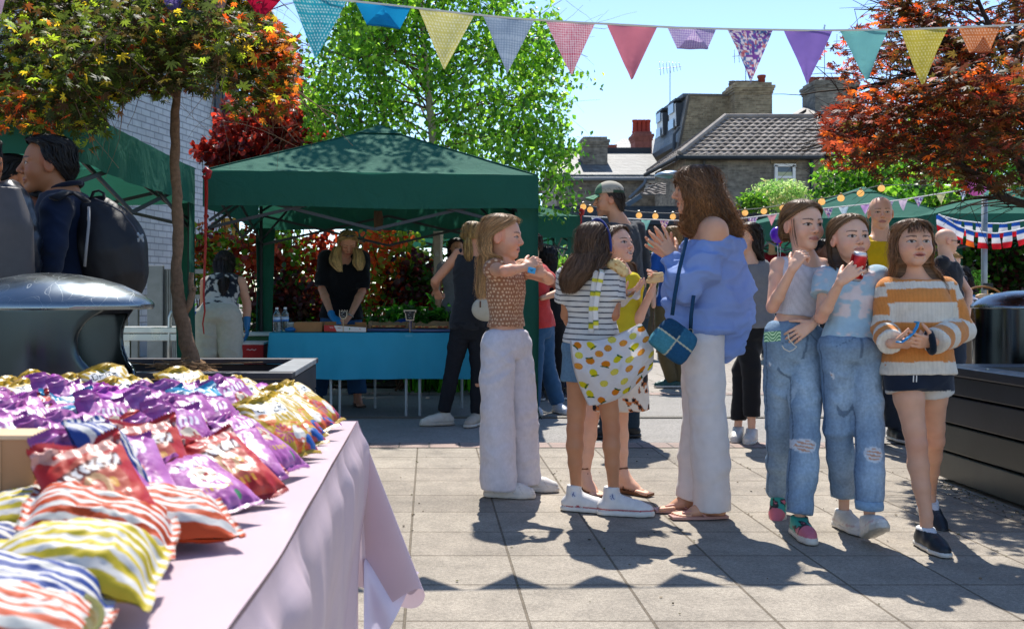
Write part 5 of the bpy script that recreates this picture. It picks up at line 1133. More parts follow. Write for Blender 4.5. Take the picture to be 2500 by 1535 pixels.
FL = [(712, 845, 148, ('dots', '#2fa3b8', '#bfe6ea'), 0), (868, 1002, 62, ('plain', '#1f9ad0', '#1f9ad0'), .42), (1022, 1158, 142, ('dots', '#d8cf7a', '#f2eec8'), 0), (1180, 1304, 134, ('check', '#a9b9cc', '#7f93ac'), 0), (1332, 1452, 128, ('gingham', '#efd6dc', '#d25a78'), 0),
      (1482, 1604, 130, ('plain', '#d07a8c', '#d07a8c'), 0), (1630, 1748, 60, ('gingham', '#e0d4ea', '#9a78c0'), .40), (1776, 1886, 130, ('floral', '#e6dce4', '#5a78b0'), 0), (1914, 2032, 128, ('plain', '#8f74c4', '#8f74c4'), 0), (2050, 2168, 118, ('plain', '#78bcbc', '#78bcbc'), 0),
      (2198, 2314, 134, ('dots', '#c8b84a', '#e6dc90'), 0), (2340, 2440, 96, ('dots', '#d8804a', '#f0c0a0'), .5), (590, 690, 60, ('plain', '#c01a40', '#c01a40'), 0), (390, 470, 56, ('check', '#8a78b8', '#6a5aa0'), .5), (490, 560, 52, ('plain', '#d0a898', '#d0a898'), .5), (-40, 20, 150, ('plain', '#c8a8c0', '#c8a8c0'), 0)]
for i, (x0, x1, hh, pat, fo) in enumerate(FL):
 yy = YB((x0+x1)/2); a = P(x0, ys(x0)+2, yy); b = P(x1, ys(x1)+2, yy); h = hh*yy/F*(1.0 if not fo else 1/fo)
 if not fo: h = hh*yy/F*1.0
 fade = .8
 flag(t, a, b, h if not fo else min(h, .28), pat, 20+i, fold=fo, fade=fade, skew=[-.05, .02, -.04, -.03, .02, .0, 0, .02, .0, .08, -.04, 0, 0, 0, 0, 0][i])
# far bunting
t = thing('bunting', 'far string of small pale flags sloping up behind the girls', 'bunting', (6, 11.5, 0))
cp = [(1425, 528), (1560, 535), (1700, 540), (1800, 535), (1900, 522), (2000, 510), (2100, 500), (2200, 488), (2300, 472), (2400, 456), (2480, 448)]
yf = lambda x: np.interp(x, [c[0] for c in cp], [c[1] for c in cp]); YF = lambda x: 11.5-.0*x
mb1('string', M_cloth(), t, lambda q: q.tube([P(x, yf(x), YF(x)) for x in np.linspace(1425, 2480, 60)], .007, 5, lin('#e0dcd4')))
pats = [('check', '#dfe4ea', '#6f8bb0'), ('plain', '#8fc8bc', '#000000'), ('floral', '#efe0d4', '#c8a090'), ('plain', '#e88a9a', '#000000'), ('plain', '#b8a8d8', '#000000'), ('floral', '#e8e6ea', '#7a78a0'), ('plain', '#e0a0a8', '#000000'), ('floral', '#e6e4e2', '#8a88a0'), ('plain', '#cfe0ea', '#000000'), ('plain', '#d8a8dc', '#000000'), ('floral', '#dcdce6', '#70708a'), ('plain', '#e0c8dc', '#000000'), ('floral', '#d8e0ee', '#6f8bb0'), ('plain', '#dcd8a0', '#000000')]
for i, x in enumerate([1455, 1577, 1622, 1680, 1750, 1838, 1885, 2022, 2060, 2112, 2170, 2205, 2243, 2297, 2352, 2408]):
 w = 24 if i != 5 else 26; a = P(x-w/2, yf(x-w/2)+1, YF(x)); b = P(x+w/2, yf(x+w/2)+1, YF(x)); flag(t, a, b, (26 if 5 != i else 30)*YF(x)/F, pats[i % len(pats)], 60+i, n=12, fade=.85)
# lantern string
t = thing('lantern_string', 'string of small round glowing amber lanterns behind the crowd', 'string lights', (6, 13, 0))
lp = [(1424, 505), (1441, 512), (1560, 526), (1600, 528), (1643, 529), (1819, 520), (1865, 516), (1911, 508), (2006, 493), (2053, 484), (2101, 472), (2152, 460)]
cp = lp[:1]+lp[1:]; yl = lambda x: np.interp(x, [c[0] for c in cp], [c[1] for c in cp])-8
mb1('wire', M_plast(), t, lambda q: q.tube([P(x, yl(x), 13) for x in np.linspace(1424, 2300, 60)], .006, 5, lin('#5a5a58')))
for i, (x, y) in enumerate(lp):
 r = (7.6 if x < 1980 else 8.6)*13/F
 def ln(q):
  prof = [(r*math.sin(a)*(1-.05*(k % 2)), -r*math.cos(a)*.95) for k, a in enumerate(np.linspace(.25, math.pi-.25, 15))]; q.lathe(prof, P(x, y, 13), 16, lin('#f4cc84'))
 lt = mb1('lantern', mat('paper_lantern', .6, .3, var=.06, vscale=60, trans=.5, emit=.4), t, ln, smooth=True)
 mb1('cap', M_plast(), lt, lambda q: q.lathe([(.004, .03), (.018, .022), (.018, 0)], P(x, y, 13)+V3(0, 0, r*.9), 8, lin('#8a6a2c')))
# tricolour strings
def tri(label, pts, fx, Y, fw=20, fh=36, seed=0):
 t = thing('flag_string', label, 'bunting', (P(pts[0][0], 0, Y)[0], Y, 0)); yy = lambda x: np.interp(x, [p[0] for p in pts], [p[1] for p in pts])
 mb1('string', M_cloth(), t, lambda q: q.tube([P(x, yy(x), Y) for x in np.linspace(pts[0][0], pts[-1][0], 40)], .009, 5, lin('#e8e8e8')))
 R = np.random.default_rng(seed)
 for i, x in enumerate(fx):
  a = P(x-fw/2, yy(x-fw/2), Y); b = P(x+fw/2, yy(x+fw/2), Y); n = 15; v = np.linspace(0, 1, n+1)[:, None]; s = np.linspace(0, 1, 9)[None, :]; tw = R.uniform(-.5, .5); h = fh*Y/F
  G = a+(b-a)*s[..., None]+V3(0, 0, -h)*v[..., None]; G[..., 1] += .02*np.sin(v*4+s*3+i)*v+tw*(s-.5)*.1*v; G[..., 0] += R.uniform(-.02, .02)*v
  c = np.where((v*3 < 1)[..., None], lin('#1f4fa8'), np.where((v*3 < 2)[..., None], lin('#e4e4e8'), lin('#c8202c')))*np.ones((1, 9, 1))
  if R.random() < .2: c = np.where((v*3 > 2)[..., None], lin('#e86a20'), c)*np.ones((1, 9, 1))
  m = MB(); m.grid(G, c*.9); m.build('flag', FLAGM, t, smooth=True)
tri('upper string of small blue white and red flags along the right gazebo edge', [(2290, 525), (2340, 538), (2400, 545), (2450, 546), (2520, 535)], [2295, 2316, 2338, 2364, 2391, 2414, 2450, 2480], 12.1, 19, 36, 1)
tri('lower string of blue white and red flags hanging before the right gazebo', [(2292, 523), (2340, 553), (2380, 565), (2430, 570), (2480, 562), (2530, 548)], [2300, 2322, 2343, 2368, 2398, 2430, 2461, 2492], 11.8, 21, 40, 2)
# balloons, paper lantern
def balloon(label, c, r, col, string=None, name='balloon'):
 t = thing(name, label, name.replace('_', ' '), c*V3(1, 1, 0))
 mb1('skin', mat('balloon_skin', .25, .5, var=0, trans=.35), t, lambda q: q.lathe([(r*math.sin(a)*(1 if a > 1.4 else .97), r*-math.cos(a)*1.12-(.0 if a > .5 else r*.05)) for a in np.linspace(.08, math.pi, 20)], c, 24, lin(col)), smooth=True)
 mb1('knot', mat('balloon_skin', .25), t, lambda q: q.lathe([(.018, -.03), (.006, 0)], c-V3(0, 0, r*1.15), 8, lin(col)))
 if string is not None: mb1('string', M_cloth(), t, lambda q: q.tube([c-V3(0, 0, r*1.15), (c+string)/2-V3(0, 0, r*.4), string], .004, 4, lin('#d8d8d8')))
balloon('shiny purple balloon held above the child in the red hoodie', P(1898, 573, 13), .095, '#6a2ac0', P(1900, 640, 13))
balloon('small red balloon just below the purple balloon', P(1905, 588, 14), .04, '#c01a28', P(1905, 640, 14))
balloon('lilac balloon resting on the bench behind the stall leg', P(1349, 815, 10.7), .095, '#8a62c4')
c = P(2384, 449, 10); t = thing('paper_lantern', 'round pink paper lantern hanging under the red maple', 'paper lantern', c*V3(1, 1, 0)); r = .115
def f(q):
 prof = [(r*math.sin(a)*(1-.03*(k % 2)), -r*math.cos(a)*1.05) for k, a in enumerate(np.linspace(.2, math.pi-.2, 27))]; q.lathe(prof, c, 28, lin('#d88ac8'))
mb1('shade', mat('pink_paper', .7, .2, var=.03, trans=.55), t, f, smooth=True); mb1('cord', M_cloth(), t, lambda q: q.tube([c+V3(0, 0, r), c+V3(.02, 0, .5)], .004, 4, lin('#dddddd')))
# ------------------------------------------------------------------ street lamp, posts
t = thing('street_lamp', 'street lamp with a flat grey disc head above the crowd', 'street lamp', P(1690, 700, 20.5)*V3(1, 1, 0))
L = P(1636, 427, 20.5); px_ = P(1690, 0, 20.5)[0]
mb1('lamp_head', mat('lamp_metal', .3, .5, metal=.7, var=.05), t, lambda q: q.lathe([(.0, .08), (.12, .075), (.25, .04), (.315, -.005), (.31, -.025), (.2, -.05), (.1, -.075), (0, -.085)], L, 32, lin('#8fa0ac')), smooth=True)
mb1('pole', mat('lamp_metal', .3), t, lambda q: q.tube([(px_, 20.5, 0), (px_, 20.5, L[2]-.5), (px_-.05, 20.5, L[2]-.1), (L[0]+.1, 20.5, L[2]+.02)], [.05, .045, .035, .03], 10, lin('#6a7680')), smooth=True)
t = thing('steel_pole', 'grey steel pole standing under the hanging flags', 'pole', P(2402, 900, 11.9)*V3(1, 1, 0))
mb1('pole', mat('galvanised', .45), t, lambda q: [q.tube([P(2402, 1100, 11.9)*V3(1, 1, 0), P(2404, 440, 11.9)], .034, 12, lin('#8e9494')), q.lathe([(.06, 0), (.06, .02), (.035, .03)], P(2402, 0, 11.9)*V3(1, 1, 0), 12, lin('#8e9494'))], smooth=True)
t = thing('roller_shutter', 'grey corrugated shutter behind the steel pole', 'shutter', P(2370, 800, 19)*V3(1, 1, 0))
mb1('slats', mat('galvanised', .45), t, lambda q: [q.box(V3(P(2360, 0, 19)[0], 19+.02*(i % 2), .1+i*.075), (1.1, .05, .066), lin('#8c9296')) for i in range(28)]); mb1('guide_rail', mat('galvanised', .45), t, lambda q: [q.box(V3(P(x, 0, 19)[0], 18.95, 1.1), (.08, .1, 2.2), lin('#7a8084')) for x in (2288, 2432)])
t = thing('wooden_post', 'weathered square wooden post behind the pizza stall', 'post', P(1067, 900, 11.4)*V3(1, 1, 0))
mb1('timber', mat('weathered_wood', .85, .2, var=.2, vscale=9, bump=.4, bscale=30), t, lambda q: q.box((P(1067, 0, 11.4)[0], 11.4, .88), (.075, .075, 1.76), lin('#a89f90'), bev=.006)); mb1('bracket', M_metal(), t, lambda q: q.box((P(1067, 0, 11.4)[0], 11.36, 1.5), (.05, .012, .06), lin('#6a6a66')))
t = thing('stone_bench', 'low stone bench with a wooden top beyond the stall leg', 'bench', (1.3, 10.6, 0))
mb1('seat', mat('weathered_wood', .85), t, lambda q: [q.box((1.35, 10.3+.14*i, .485), (1.5, .12, .05), lin('#6a554a'), bev=.006) for i in range(4)]); mb1('support', mat('stone', .9, var=.2, vscale=14, bump=.4, bscale=40), t, lambda q: [q.box((x, 10.5, .23), (.14, .5, .46), lin('#9a9384'), bev=.01) for x in (1.0, 1.95)]+[q.box((1.5, 10.62, .2), (.9, .2, .4), lin('#8a8374'), bev=.01)])
# ------------------------------------------------------------------ bins
def scratch_metal(name, base, rough, scr=.0, metal=1.0):
 m, n, l, b = nodes(name); tc = n.new('ShaderNodeTexCoord'); b.inputs['Base Color'].default_value = (*lin(base), 1); b.inputs['Metallic'].default_value = metal
 no = n.new('ShaderNodeTexNoise'); no.inputs['Scale'].default_value = 6; no.inputs['Detail'].default_value = 6; l.new(tc.outputs['Object'], no.inputs['Vector'])
 mr = n.new('ShaderNodeMapRange'); mr.inputs[1].default_value = .3; mr.inputs[2].default_value = .7; mr.inputs[3].default_value = rough*.7; mr.inputs[4].default_value = rough*1.5; l.new(no.outputs['Fac'], mr.inputs[0]); l.new(mr.outputs[0], b.inputs['Roughness'])
 if scr:
  wv = n.new('ShaderNodeTexVoronoi'); wv.feature = 'DISTANCE_TO_EDGE'; wv.inputs['Scale'].default_value = 9; mp = n.new('ShaderNodeMapping'); mp.inputs['Scale'].default_value = (1, .35, 1); mp.inputs['Rotation'].default_value = (0, 0, .6)
  l.new(tc.outputs['Object'], mp.inputs[0]); n2 = n.new('ShaderNodeTexNoise'); n2.inputs['Scale'].default_value = 4; l.new(mp.outputs[0], n2.inputs['Vector']); l.new(n2.outputs['Color'], wv.inputs['Vector'])
  cr = n.new('ShaderNodeMapRange'); cr.inputs[1].default_value = .0; cr.inputs[2].default_value = .006; cr.inputs[3].default_value = scr; cr.inputs[4].default_value = 0; l.new(wv.outputs['Distance'], cr.inputs[0])
  mx = n.new('ShaderNodeMixRGB'); l.new(cr.outputs[0], mx.inputs[0]); mx.inputs[1].default_value = (*lin(base), 1); mx.inputs[2].default_value = (.75, .75, .72, 1); l.new(mx.outputs[0], b.inputs['Base Color'])
  ad = n.new('ShaderNodeMath'); ad.operation = 'ADD'; l.new(mr.outputs[0], ad.inputs[0]); l.new(cr.outputs[0], ad.inputs[1]); l.new(ad.outputs[0], b.inputs['Roughness'])
 return m
BINB = scratch_metal('bin_metal_dark', '#39434a', .17, 0); BIND = scratch_metal('bin_metal_dome', '#7f888e', .22, .22); BINI = mat('bin_inside', .7, fixed='#0c1012', var=.1)
def bin_(label, c, r, ztop, ang, beak=.055):
 """a round litter bin with a domed lid and scooped openings to both sides (ang = direction of the openings)"""
 t = thing('litter_bin', label, 'litter bin', (c[0], c[1], 0)); c = V3(c[0], c[1], 0); zr = ztop-.105; d = V3(math.cos(ang), math.sin(ang), 0); w = V3(-d[1], d[0], 0)
 D = SDF(); D.stack(c, (0, 0, 1), (1, 0, 0), [(0, r*.96, r*.96), (.1, r, r), (zr, r, r)], .01, p=2.0)
 D2 = SDF()
 for s_ in (1, -1):
  D.cap(c+d*s_*(r*1.0)+V3(0, 0, zr-.115)-w*r, c+d*s_*(r*1.0)+V3(0, 0, zr-.115)+w*r, .108, .108, .012, 's', 1.0)
  D.cap(c+d*s_*(r*1.24)+V3(0, 0, zr-.20)-w*r, c+d*s_*(r*1.24)+V3(0, 0, zr-.20)+w*r, .105, .105, .012, 's', 1.0)
  D.cap(c+d*s_*(r*1.05)+V3(0, 0, zr-.06)-w*r, c+d*s_*(r*1.05)+V3(0, 0, zr-.06)+w*r, .075, .075, .012, 's', 1.0)
 D.stack(c+V3(0, 0, zr-.42), (0, 0, 1), (1, 0, 0), [(0, r-.02, r-.02), (.39, r-.02, r-.02)], .004, 's', p=2.0)
 v, f = D.extract(.0065); mkmesh('body', v, f, (.2, .2, .2), BINB, t)
 mb1('liner', BINI, t, lambda q: q.lathe([(0, zr-.40), (r-.03, zr-.40), (r-.03, zr-.30)], c, 32, (.05, .05, .05)), smooth=True)
 def dome(q):
  n = 72; P_ = [(1.0, -.012), (1.015, -.006), (1.015, .004), (.99, .016), (.9, .040), (.75, .066), (.55, .086), (.3, .100), (.1, .105), (.004, .1055)]; vs = []
  for rr, z in P_:
   for k in range(n):
    th = 2*math.pi*k/n; e = abs(math.cos(th-ang))**6*beak*min(1, rr**3); vs.append(c+V3(math.cos(th)*(r*rr+e), math.sin(th)*(r*rr+e), zr+z-e*.25*0))
  for k in range(n):
   th = 2*math.pi*k/n; e = abs(math.cos(th-ang))**6*beak; vs.append(c+V3(math.cos(th)*(r*.93+e*.2), math.sin(th)*(r*.93+e*.2), zr-.014))
  m_ = len(P_); fs = [(i*n+k, i*n+(k+1) % n, (i+1)*n+(k+1) % n, (i+1)*n+k) for i in range(m_-1) for k in range(n)]+[(m_*n+k, m_*n+(k+1) % n, (k+1) % n, k) for k in range(n)]+[[m_*n+k for k in range(n)][::-1]]
  q.add(vs, fs)
 mb1('lid', BIND, t, dome, smooth=False, auto=True); return t
bin_('shiny dark metal litter bin with scratched dome in the left foreground', (-1.235, 3.25), .275, 1.125, math.radians(-2))
bin_('shiny dark metal litter bin standing behind the right black planter', P(2494, 0, 6.5)[:2], .283, 1.075, math.radians(-62), .02)

# ------------------------------------------------------------------ planters
BLK = mat('black_timber', .45, .4, var=.25, vscale=5, bump=.25, bscale=25)
t = thing('planter', 'low black timber planter holding the young maple on the left', 'planter', (-1.9, 5.6, 0))
bx0, bx1, by0, by1, zt = -3.3, -.70, 5.03, 6.19, .65
bk = lin('#2c2a30')
def f(q):
 for i in range(4):
  z0, z1 = .01+i*.155, .01+(i+1)*.155-.012
  q.box(((bx0+bx1)/2, by0+.02, (z0+z1)/2), (bx1-bx0-.02, .035, z1-z0), bk, bev=.004); q.box((bx1-.02, (by0+by1)/2, (z0+z1)/2), (.035, by1-by0-.02, z1-z0), bk*1.2, bev=.004); q.box(((bx0+bx1)/2, by1-.02, (z0+z1)/2), (bx1-bx0-.02, .035, z1-z0), bk, bev=.004); q.box((bx0+.02, (by0+by1)/2, (z0+z1)/2), (.035, by1-by0-.02, z1-z0), bk, bev=.004)
mb1('boards', BLK, t, f)
mb1('rim', mat('worn_black_rim', .42, .5, var=.3, vscale=9, bump=.3, bscale=30), t, lambda q: [q.box(((bx0+bx1)/2, by0+.05, zt-.008), (bx1-bx0+.02, .11, .03), lin('#34323a'), bev=.005), q.box(((bx0+bx1)/2, by1-.05, zt-.008), (bx1-bx0+.02, .11, .03), lin('#34323a'), bev=.005), q.box((bx1-.06, (by0+by1)/2, zt-.006), (.14, by1-by0-.21, .03), lin('#8d9094'), bev=.005), q.box((bx0+.06, (by0+by1)/2, zt-.006), (.14, by1-by0-.21, .03), lin('#44424a'), bev=.005)])
def soil(q):
 n = 70; X_ = np.linspace(bx0+.04, bx1-.04, 110)[:, None]; Y_ = np.linspace(by0+.04, by1-.04, 50)[None, :]; b = P(465, 0, 5.6)[0]
 d = np.hypot((X_-b)*1.0, (Y_-5.6)*.9); z = .545+.012*fbm(X_*14, Y_*14)+.14*np.exp(-(d/.16)**2)*(1+.25*fbm(X_*30, Y_*30, 2))+.02*fbm(X_*40, Y_*40, 5)*np.exp(-(d/.3)**2)
 G = np.stack([X_+0*Y_, Y_+0*X_, z], 2); c = mixc(lin('#1f1a18')*np.ones(G.shape), lin('#8a6c50'), np.exp(-(d/.27)**4)); c = c*(1+.4*fbm(X_*60, Y_*60, 1))[..., None]; q.grid(G, c)
mb1('soil', mat('soil_top', .95, .1, var=.3, vscale=30, bump=1, bscale=60, bdist=.01), t, soil, smooth=True)
R = np.random.default_rng(77); b = P(465, 0, 5.6)[0]
mb1('roots', BARK, t, lambda q: [q.tube([(b+R.normal(0, .12), 5.45+R.normal(0, .08), .66+R.normal(0, .02)) for _ in range(3)], .0022, 4, lin('#8a6c50')) for _ in range(34)])
t = thing('planter', 'long black timber planter on the right beside the girl in the orange sweater', 'planter', (3.9, 4.6, 0))
def f(q):
 x0, x1, y0, y1 = 2.90, 5.2, 3.2, 5.72
 for i, (z0, z1) in enumerate(((.02, .165), (.177, .325), (.337, .485), (.497, .60))):
  cc = [lin('#44463f'), lin('#34362f'), lin('#23252a'), lin('#1c2028')][i]
  q.box((x0+.025, (y0+y1)/2, (z0+z1)/2), (.05, y1-y0, z1-z0), cc, bev=.006); q.box(((x0+x1)/2, y1-.025, (z0+z1)/2), (x1-x0-.1, .05, z1-z0), cc, bev=.006); q.box(((x0+x1)/2, y0+.025, (z0+z1)/2), (x1-x0-.1, .05, z1-z0), cc, bev=.006)
 q.box((x0+.06, (y0+y1)/2, .30), (.03, y1-y0-.05, .58), lin('#0c0d10'))
mb1('boards', mat('worn_black_timber', .33, .5, var=.3, vscale=4, bump=.25, bscale=30), t, f)
mb1('rim', mat('worn_black_timber', .33), t, lambda q: [q.box((2.97, 4.46, .628), (.18, 2.54, .05), lin('#23262e'), bev=.008), q.box((4.1, 5.64, .628), (2.08, .18, .05), lin('#2c3038'), bev=.008)])
mb1('soil', mat('soil_top', .95), t, lambda q: q.box((4.1, 4.4, .50), (2.1, 2.3, .06), lin('#2c241e')))
mb1('bolt', M_metal(), t, lambda q: [q.lathe([(.009, 0), (.009, .006), (0, .007)], (2.97, y, .653), 8, lin('#8a8a88')) for y in (5.3, 4.2)])
# metal table rail at the left
t = thing('metal_bench', 'stainless steel bench with tubular arm behind the left planter tree', 'bench', P(350, 0, 8.6)*V3(1, 1, 0))
Yb2 = 8.6; z1 = P(0, 806, Yb2)[2]; xa = P(276, 0, Yb2)[0]; xb = P(440, 0, Yb2)[0]
mb1('top', scratch_metal('stainless', '#b4b8b8', .28), t, lambda q: [q.box(((xa+xb)/2, Yb2+.15, z1), (xb-xa, .34, .05), bev=.006), q.box(((xa+xb)/2, Yb2, z1-.06), (xb-xa, .03, .06), bev=.004)])
mb1('arm', scratch_metal('stainless', '#b4b8b8', .28), t, lambda q: q.tube([P(413, 905, Yb2)*V3(1, 1, 0), P(414, 820, Yb2), P(415, 775, Yb2), P(419, 763, Yb2), P(430, 757, Yb2), P(450, 757, Yb2), P(452, 900, Yb2)*V3(1, 1, 0)], .020, 12), smooth=True)
mb1('leg', scratch_metal('stainless', '#b4b8b8', .28), t, lambda q: q.box((xa+.08, Yb2+.15, z1/2), (.05, .05, z1)))

# ------------------------------------------------------------------ blue table and what lies on it
t = thing('trestle_table', 'long trestle table under the blue cloth in the food stall', 'table', (-.5, 8.9, 0))
ZT = .715; X0, X1, Y0_, Y1_ = -1.37, .40, 8.55, 9.25
mb1('tabletop', M_plast(), t, lambda q: q.box(((X0+X1)/2, (Y0_+Y1_)/2, ZT-.018), (X1-X0-.03, Y1_-Y0_-.03, .03), lin('#c8c4b8')))
LEGM = mat('leg_steel', .4, .5, metal=.5, var=.05)
for x in (-.86, -.775, -.20, -.083):
 mb1('leg', LEGM, t, lambda q: [q.tube([(x-.0, Y0_+.10, ZT-.03), (x+(.012 if x < -.8 else 0), Y0_+.05, 0)], .0125, 8, lin('#a9b2b6'))])
for x in (-1.25, -.5, .3): mb1('leg', LEGM, t, lambda q: [q.tube([(x, Y1_-.08, ZT-.03), (x, Y1_-.08, 0)], .0125, 8, lin('#a9b2b6'))])
def cloth_table(name, x0, x1, y0, y1, z, drops, col, mat_, seed, amp=.02, n=110, sides='frlb', hem=None):
 """top sheet and hanging sides as one continuous skirt"""
 m = MB(); c = lin(col); X_ = np.linspace(x0, x1, 40)[:, None]; Y_ = np.linspace(y0, y1, 24)[None, :]
 m.grid(np.stack([X_+0*Y_, Y_+0*X_, z+.003+.0015*fbm(X_*6, Y_*6, seed)], 2), c)
 per = [(x0, y0), (x1, y0), (x1, y1), (x0, y1), (x0, y0)]; pts = []; nr = []; 
 for (a, b), nn, k in zip(zip(per[:-1], per[1:]), ((0, -1), (1, 0), (0, 1), (-1, 0)), (n, n//2, n, n//2)):
  for i in range(k): s = i/k; pts.append((a[0]+(b[0]-a[0])*s, a[1]+(b[1]-a[1])*s)); cr = min(s, 1-s); nr.append(nn)
 pts.append(pts[0]); nr.append(nr[0]); pts = np.array(pts); nr = np.array(nr, float)
 ker = np.hanning(13); ker /= ker.sum(); nrs = np.stack([np.convolve(np.r_[nr[-7:-1, i], nr[:, i], nr[1:7, i]], ker, 'valid') for i in (0, 1)], 1); nrs /= np.linalg.norm(nrs, axis=1, keepdims=True)
 arc = np.r_[0, np.cumsum(np.linalg.norm(np.diff(pts, axis=0), axis=1))]; V_ = np.linspace(0, 1, 16)
 drop = drops+.02*fbm(arc*2.2, seed)+.03*np.array([max(abs(a[0]), abs(a[1])) < .93 for a in nrs])
 f_ = fbm(arc*5, seed+3, 0, 3); G = np.zeros((len(V_), len(pts), 3))
 for i, v in enumerate(V_):
  o = .006+amp*(v**.8)*(1.2+f_*1.8+.35*np.sin(arc*21+f_*3)); G[i, :, 0] = pts[:, 0]+nrs[:, 0]*o; G[i, :, 1] = pts[:, 1]+nrs[:, 1]*o; G[i, :, 2] = z+.003-drop*v-.004*(v > 0)*(v < .1)
 m.grid(G, c); return m.build(name, mat_, None, smooth=True)
BLUE = mat('blue_cloth', .55, .3, var=.05, vscale=6, bump=.2, bscale=14, bdist=.01, trans=.25)
tag(cloth_table('tablecloth', X0, X1, Y0_, Y1_, ZT, .385, '#36b0d0', BLUE, 5, .022), 'bright blue cloth draped over the food stall table', 'tablecloth')
mb = MB(); mb.box((-.35, Y0_-.004, ZT-.022), (.75, .004, .018), lin('#5cc0da')); o = mb.build('fold_strip', BLUE); o.parent = bpy.data.objects['tablecloth']
def C8(x, y, Y): return P(640+x/4.448, 520+y/4.448, Y)
def onT(x, Y): p = C8(x, 0, Y); p[2] = ZT+.006; return p
CLR = mat('clear_plastic', .08, .5, var=0, glass=.9)
for x, Y, lb in ((160, 8.72, 'clear water bottle with blue label at the left end of the blue table'), (250, 8.82, 'second clear water bottle standing just right of and behind the first')):
 c = onT(x, Y); t = thing('water_bottle', lb, 'bottle', c, 'water bottles on the blue table')
 prof = [(.0, 0), (.030, .001), (.033, .01), (.031, .03), (.033, .045), (.031, .06), (.033, .075), (.032, .085), (.032, .13), (.033, .14), (.030, .155), (.018, .18), (.012, .19), (.012, .2)]
 mb1('shell', CLR, t, lambda q: q.lathe(prof, c, 20, lin('#dfe8ea')), smooth=True); mb1('label', M_plast(), t, lambda q: q.lathe([(.0335, .088), (.0337, .10), (.0337, .118), (.0335, .128)], c, 20, np.array([lin('#2a5aa8'), lin('#3a8ad0'), lin('#e4ecf0'), lin('#4a9ad8')])), smooth=True)
 mb1('cap', M_plast(), t, lambda q: q.lathe([(.014, .196), (.014, .212), (0, .213)], c, 14, lin('#e8ecee')))
c = onT(325, 8.8); t = thing('paper_cup', 'small white lidded cup between the bottles and the cardboard box', 'cup', c); mb1('cup', M_plast(), t, lambda q: q.lathe([(.026, 0), (.034, .07), (.035, .072), (.033, .072), (.031, .060), (0, .058)], c, 20, lin('#d8d4ca')), smooth=True); mb1('rim', M_plast(), t, lambda q: q.lathe([(.035, .068), (.038, .070), (.038, .078), (.034, .079)], c, 20, lin('#e8e6e0')), smooth=True)
def lump(name, label, cat, c, ext, col, m, seed, n=9, kk=.02, parent=None, h=.008):
 R = np.random.default_rng(seed); D = SDF(); c = np.array(c, float); e = np.array(ext, float)
 for i in range(n): q = c+R.uniform(-1, 1, 3)*e*.6; q[2] = c[2]+abs(R.normal(0, .5))*e[2]; D.ell(q, e*R.uniform(.3, .55), None, kk)
 v, f = D.extract(h); v[:, 2] = np.maximum(v[:, 2], c[2]-e[2]*.2); N = vnormals(v, f); v = v+N*(.004*fbm(v[:, 0]*70, v[:, 1]*70, v[:, 2]*70))[:, None]
 cc = np.tile(lin(col), (len(v), 1))*(1+.15*fbm(v[:, 0]*40, v[:, 1]*40, v[:, 2]*40))[:, None]; o = mkmesh(name, v, f, cc, m, parent)
 return tag(o, label, cat) if label else o
GLV = mat('glove', .4, .4, var=.05, trans=.15)
lump('rubber_glove', 'crumpled blue glove at the foot of the cardboard box on the blue table', 'glove', onT(305, 8.62)+V3(0, 0, .012), (.045, .03, .028), '#1c6aa8', GLV, 3)
CARD = mat('cardboard', .85, .2, var=.1, vscale=14, bump=.2, bscale=60)
c = (onT(350, 8.68)+onT(655, 8.68))/2; w = onT(655, 8.68)[0]-onT(350, 8.68)[0]
t = thing('cardboard_box', 'plain brown cardboard box right of the bottles on the blue table', 'box', c); mb1('carton', CARD, t, lambda q: q.box(c+V3(0, .07, .042), (w, .2, .084), lin('#a9794f'), bev=.003)); mb1('tape', M_plast(), t, lambda q: q.box(c+V3(0, .07, .0855), (w*.96, .04, .002), lin('#b98a5c')))
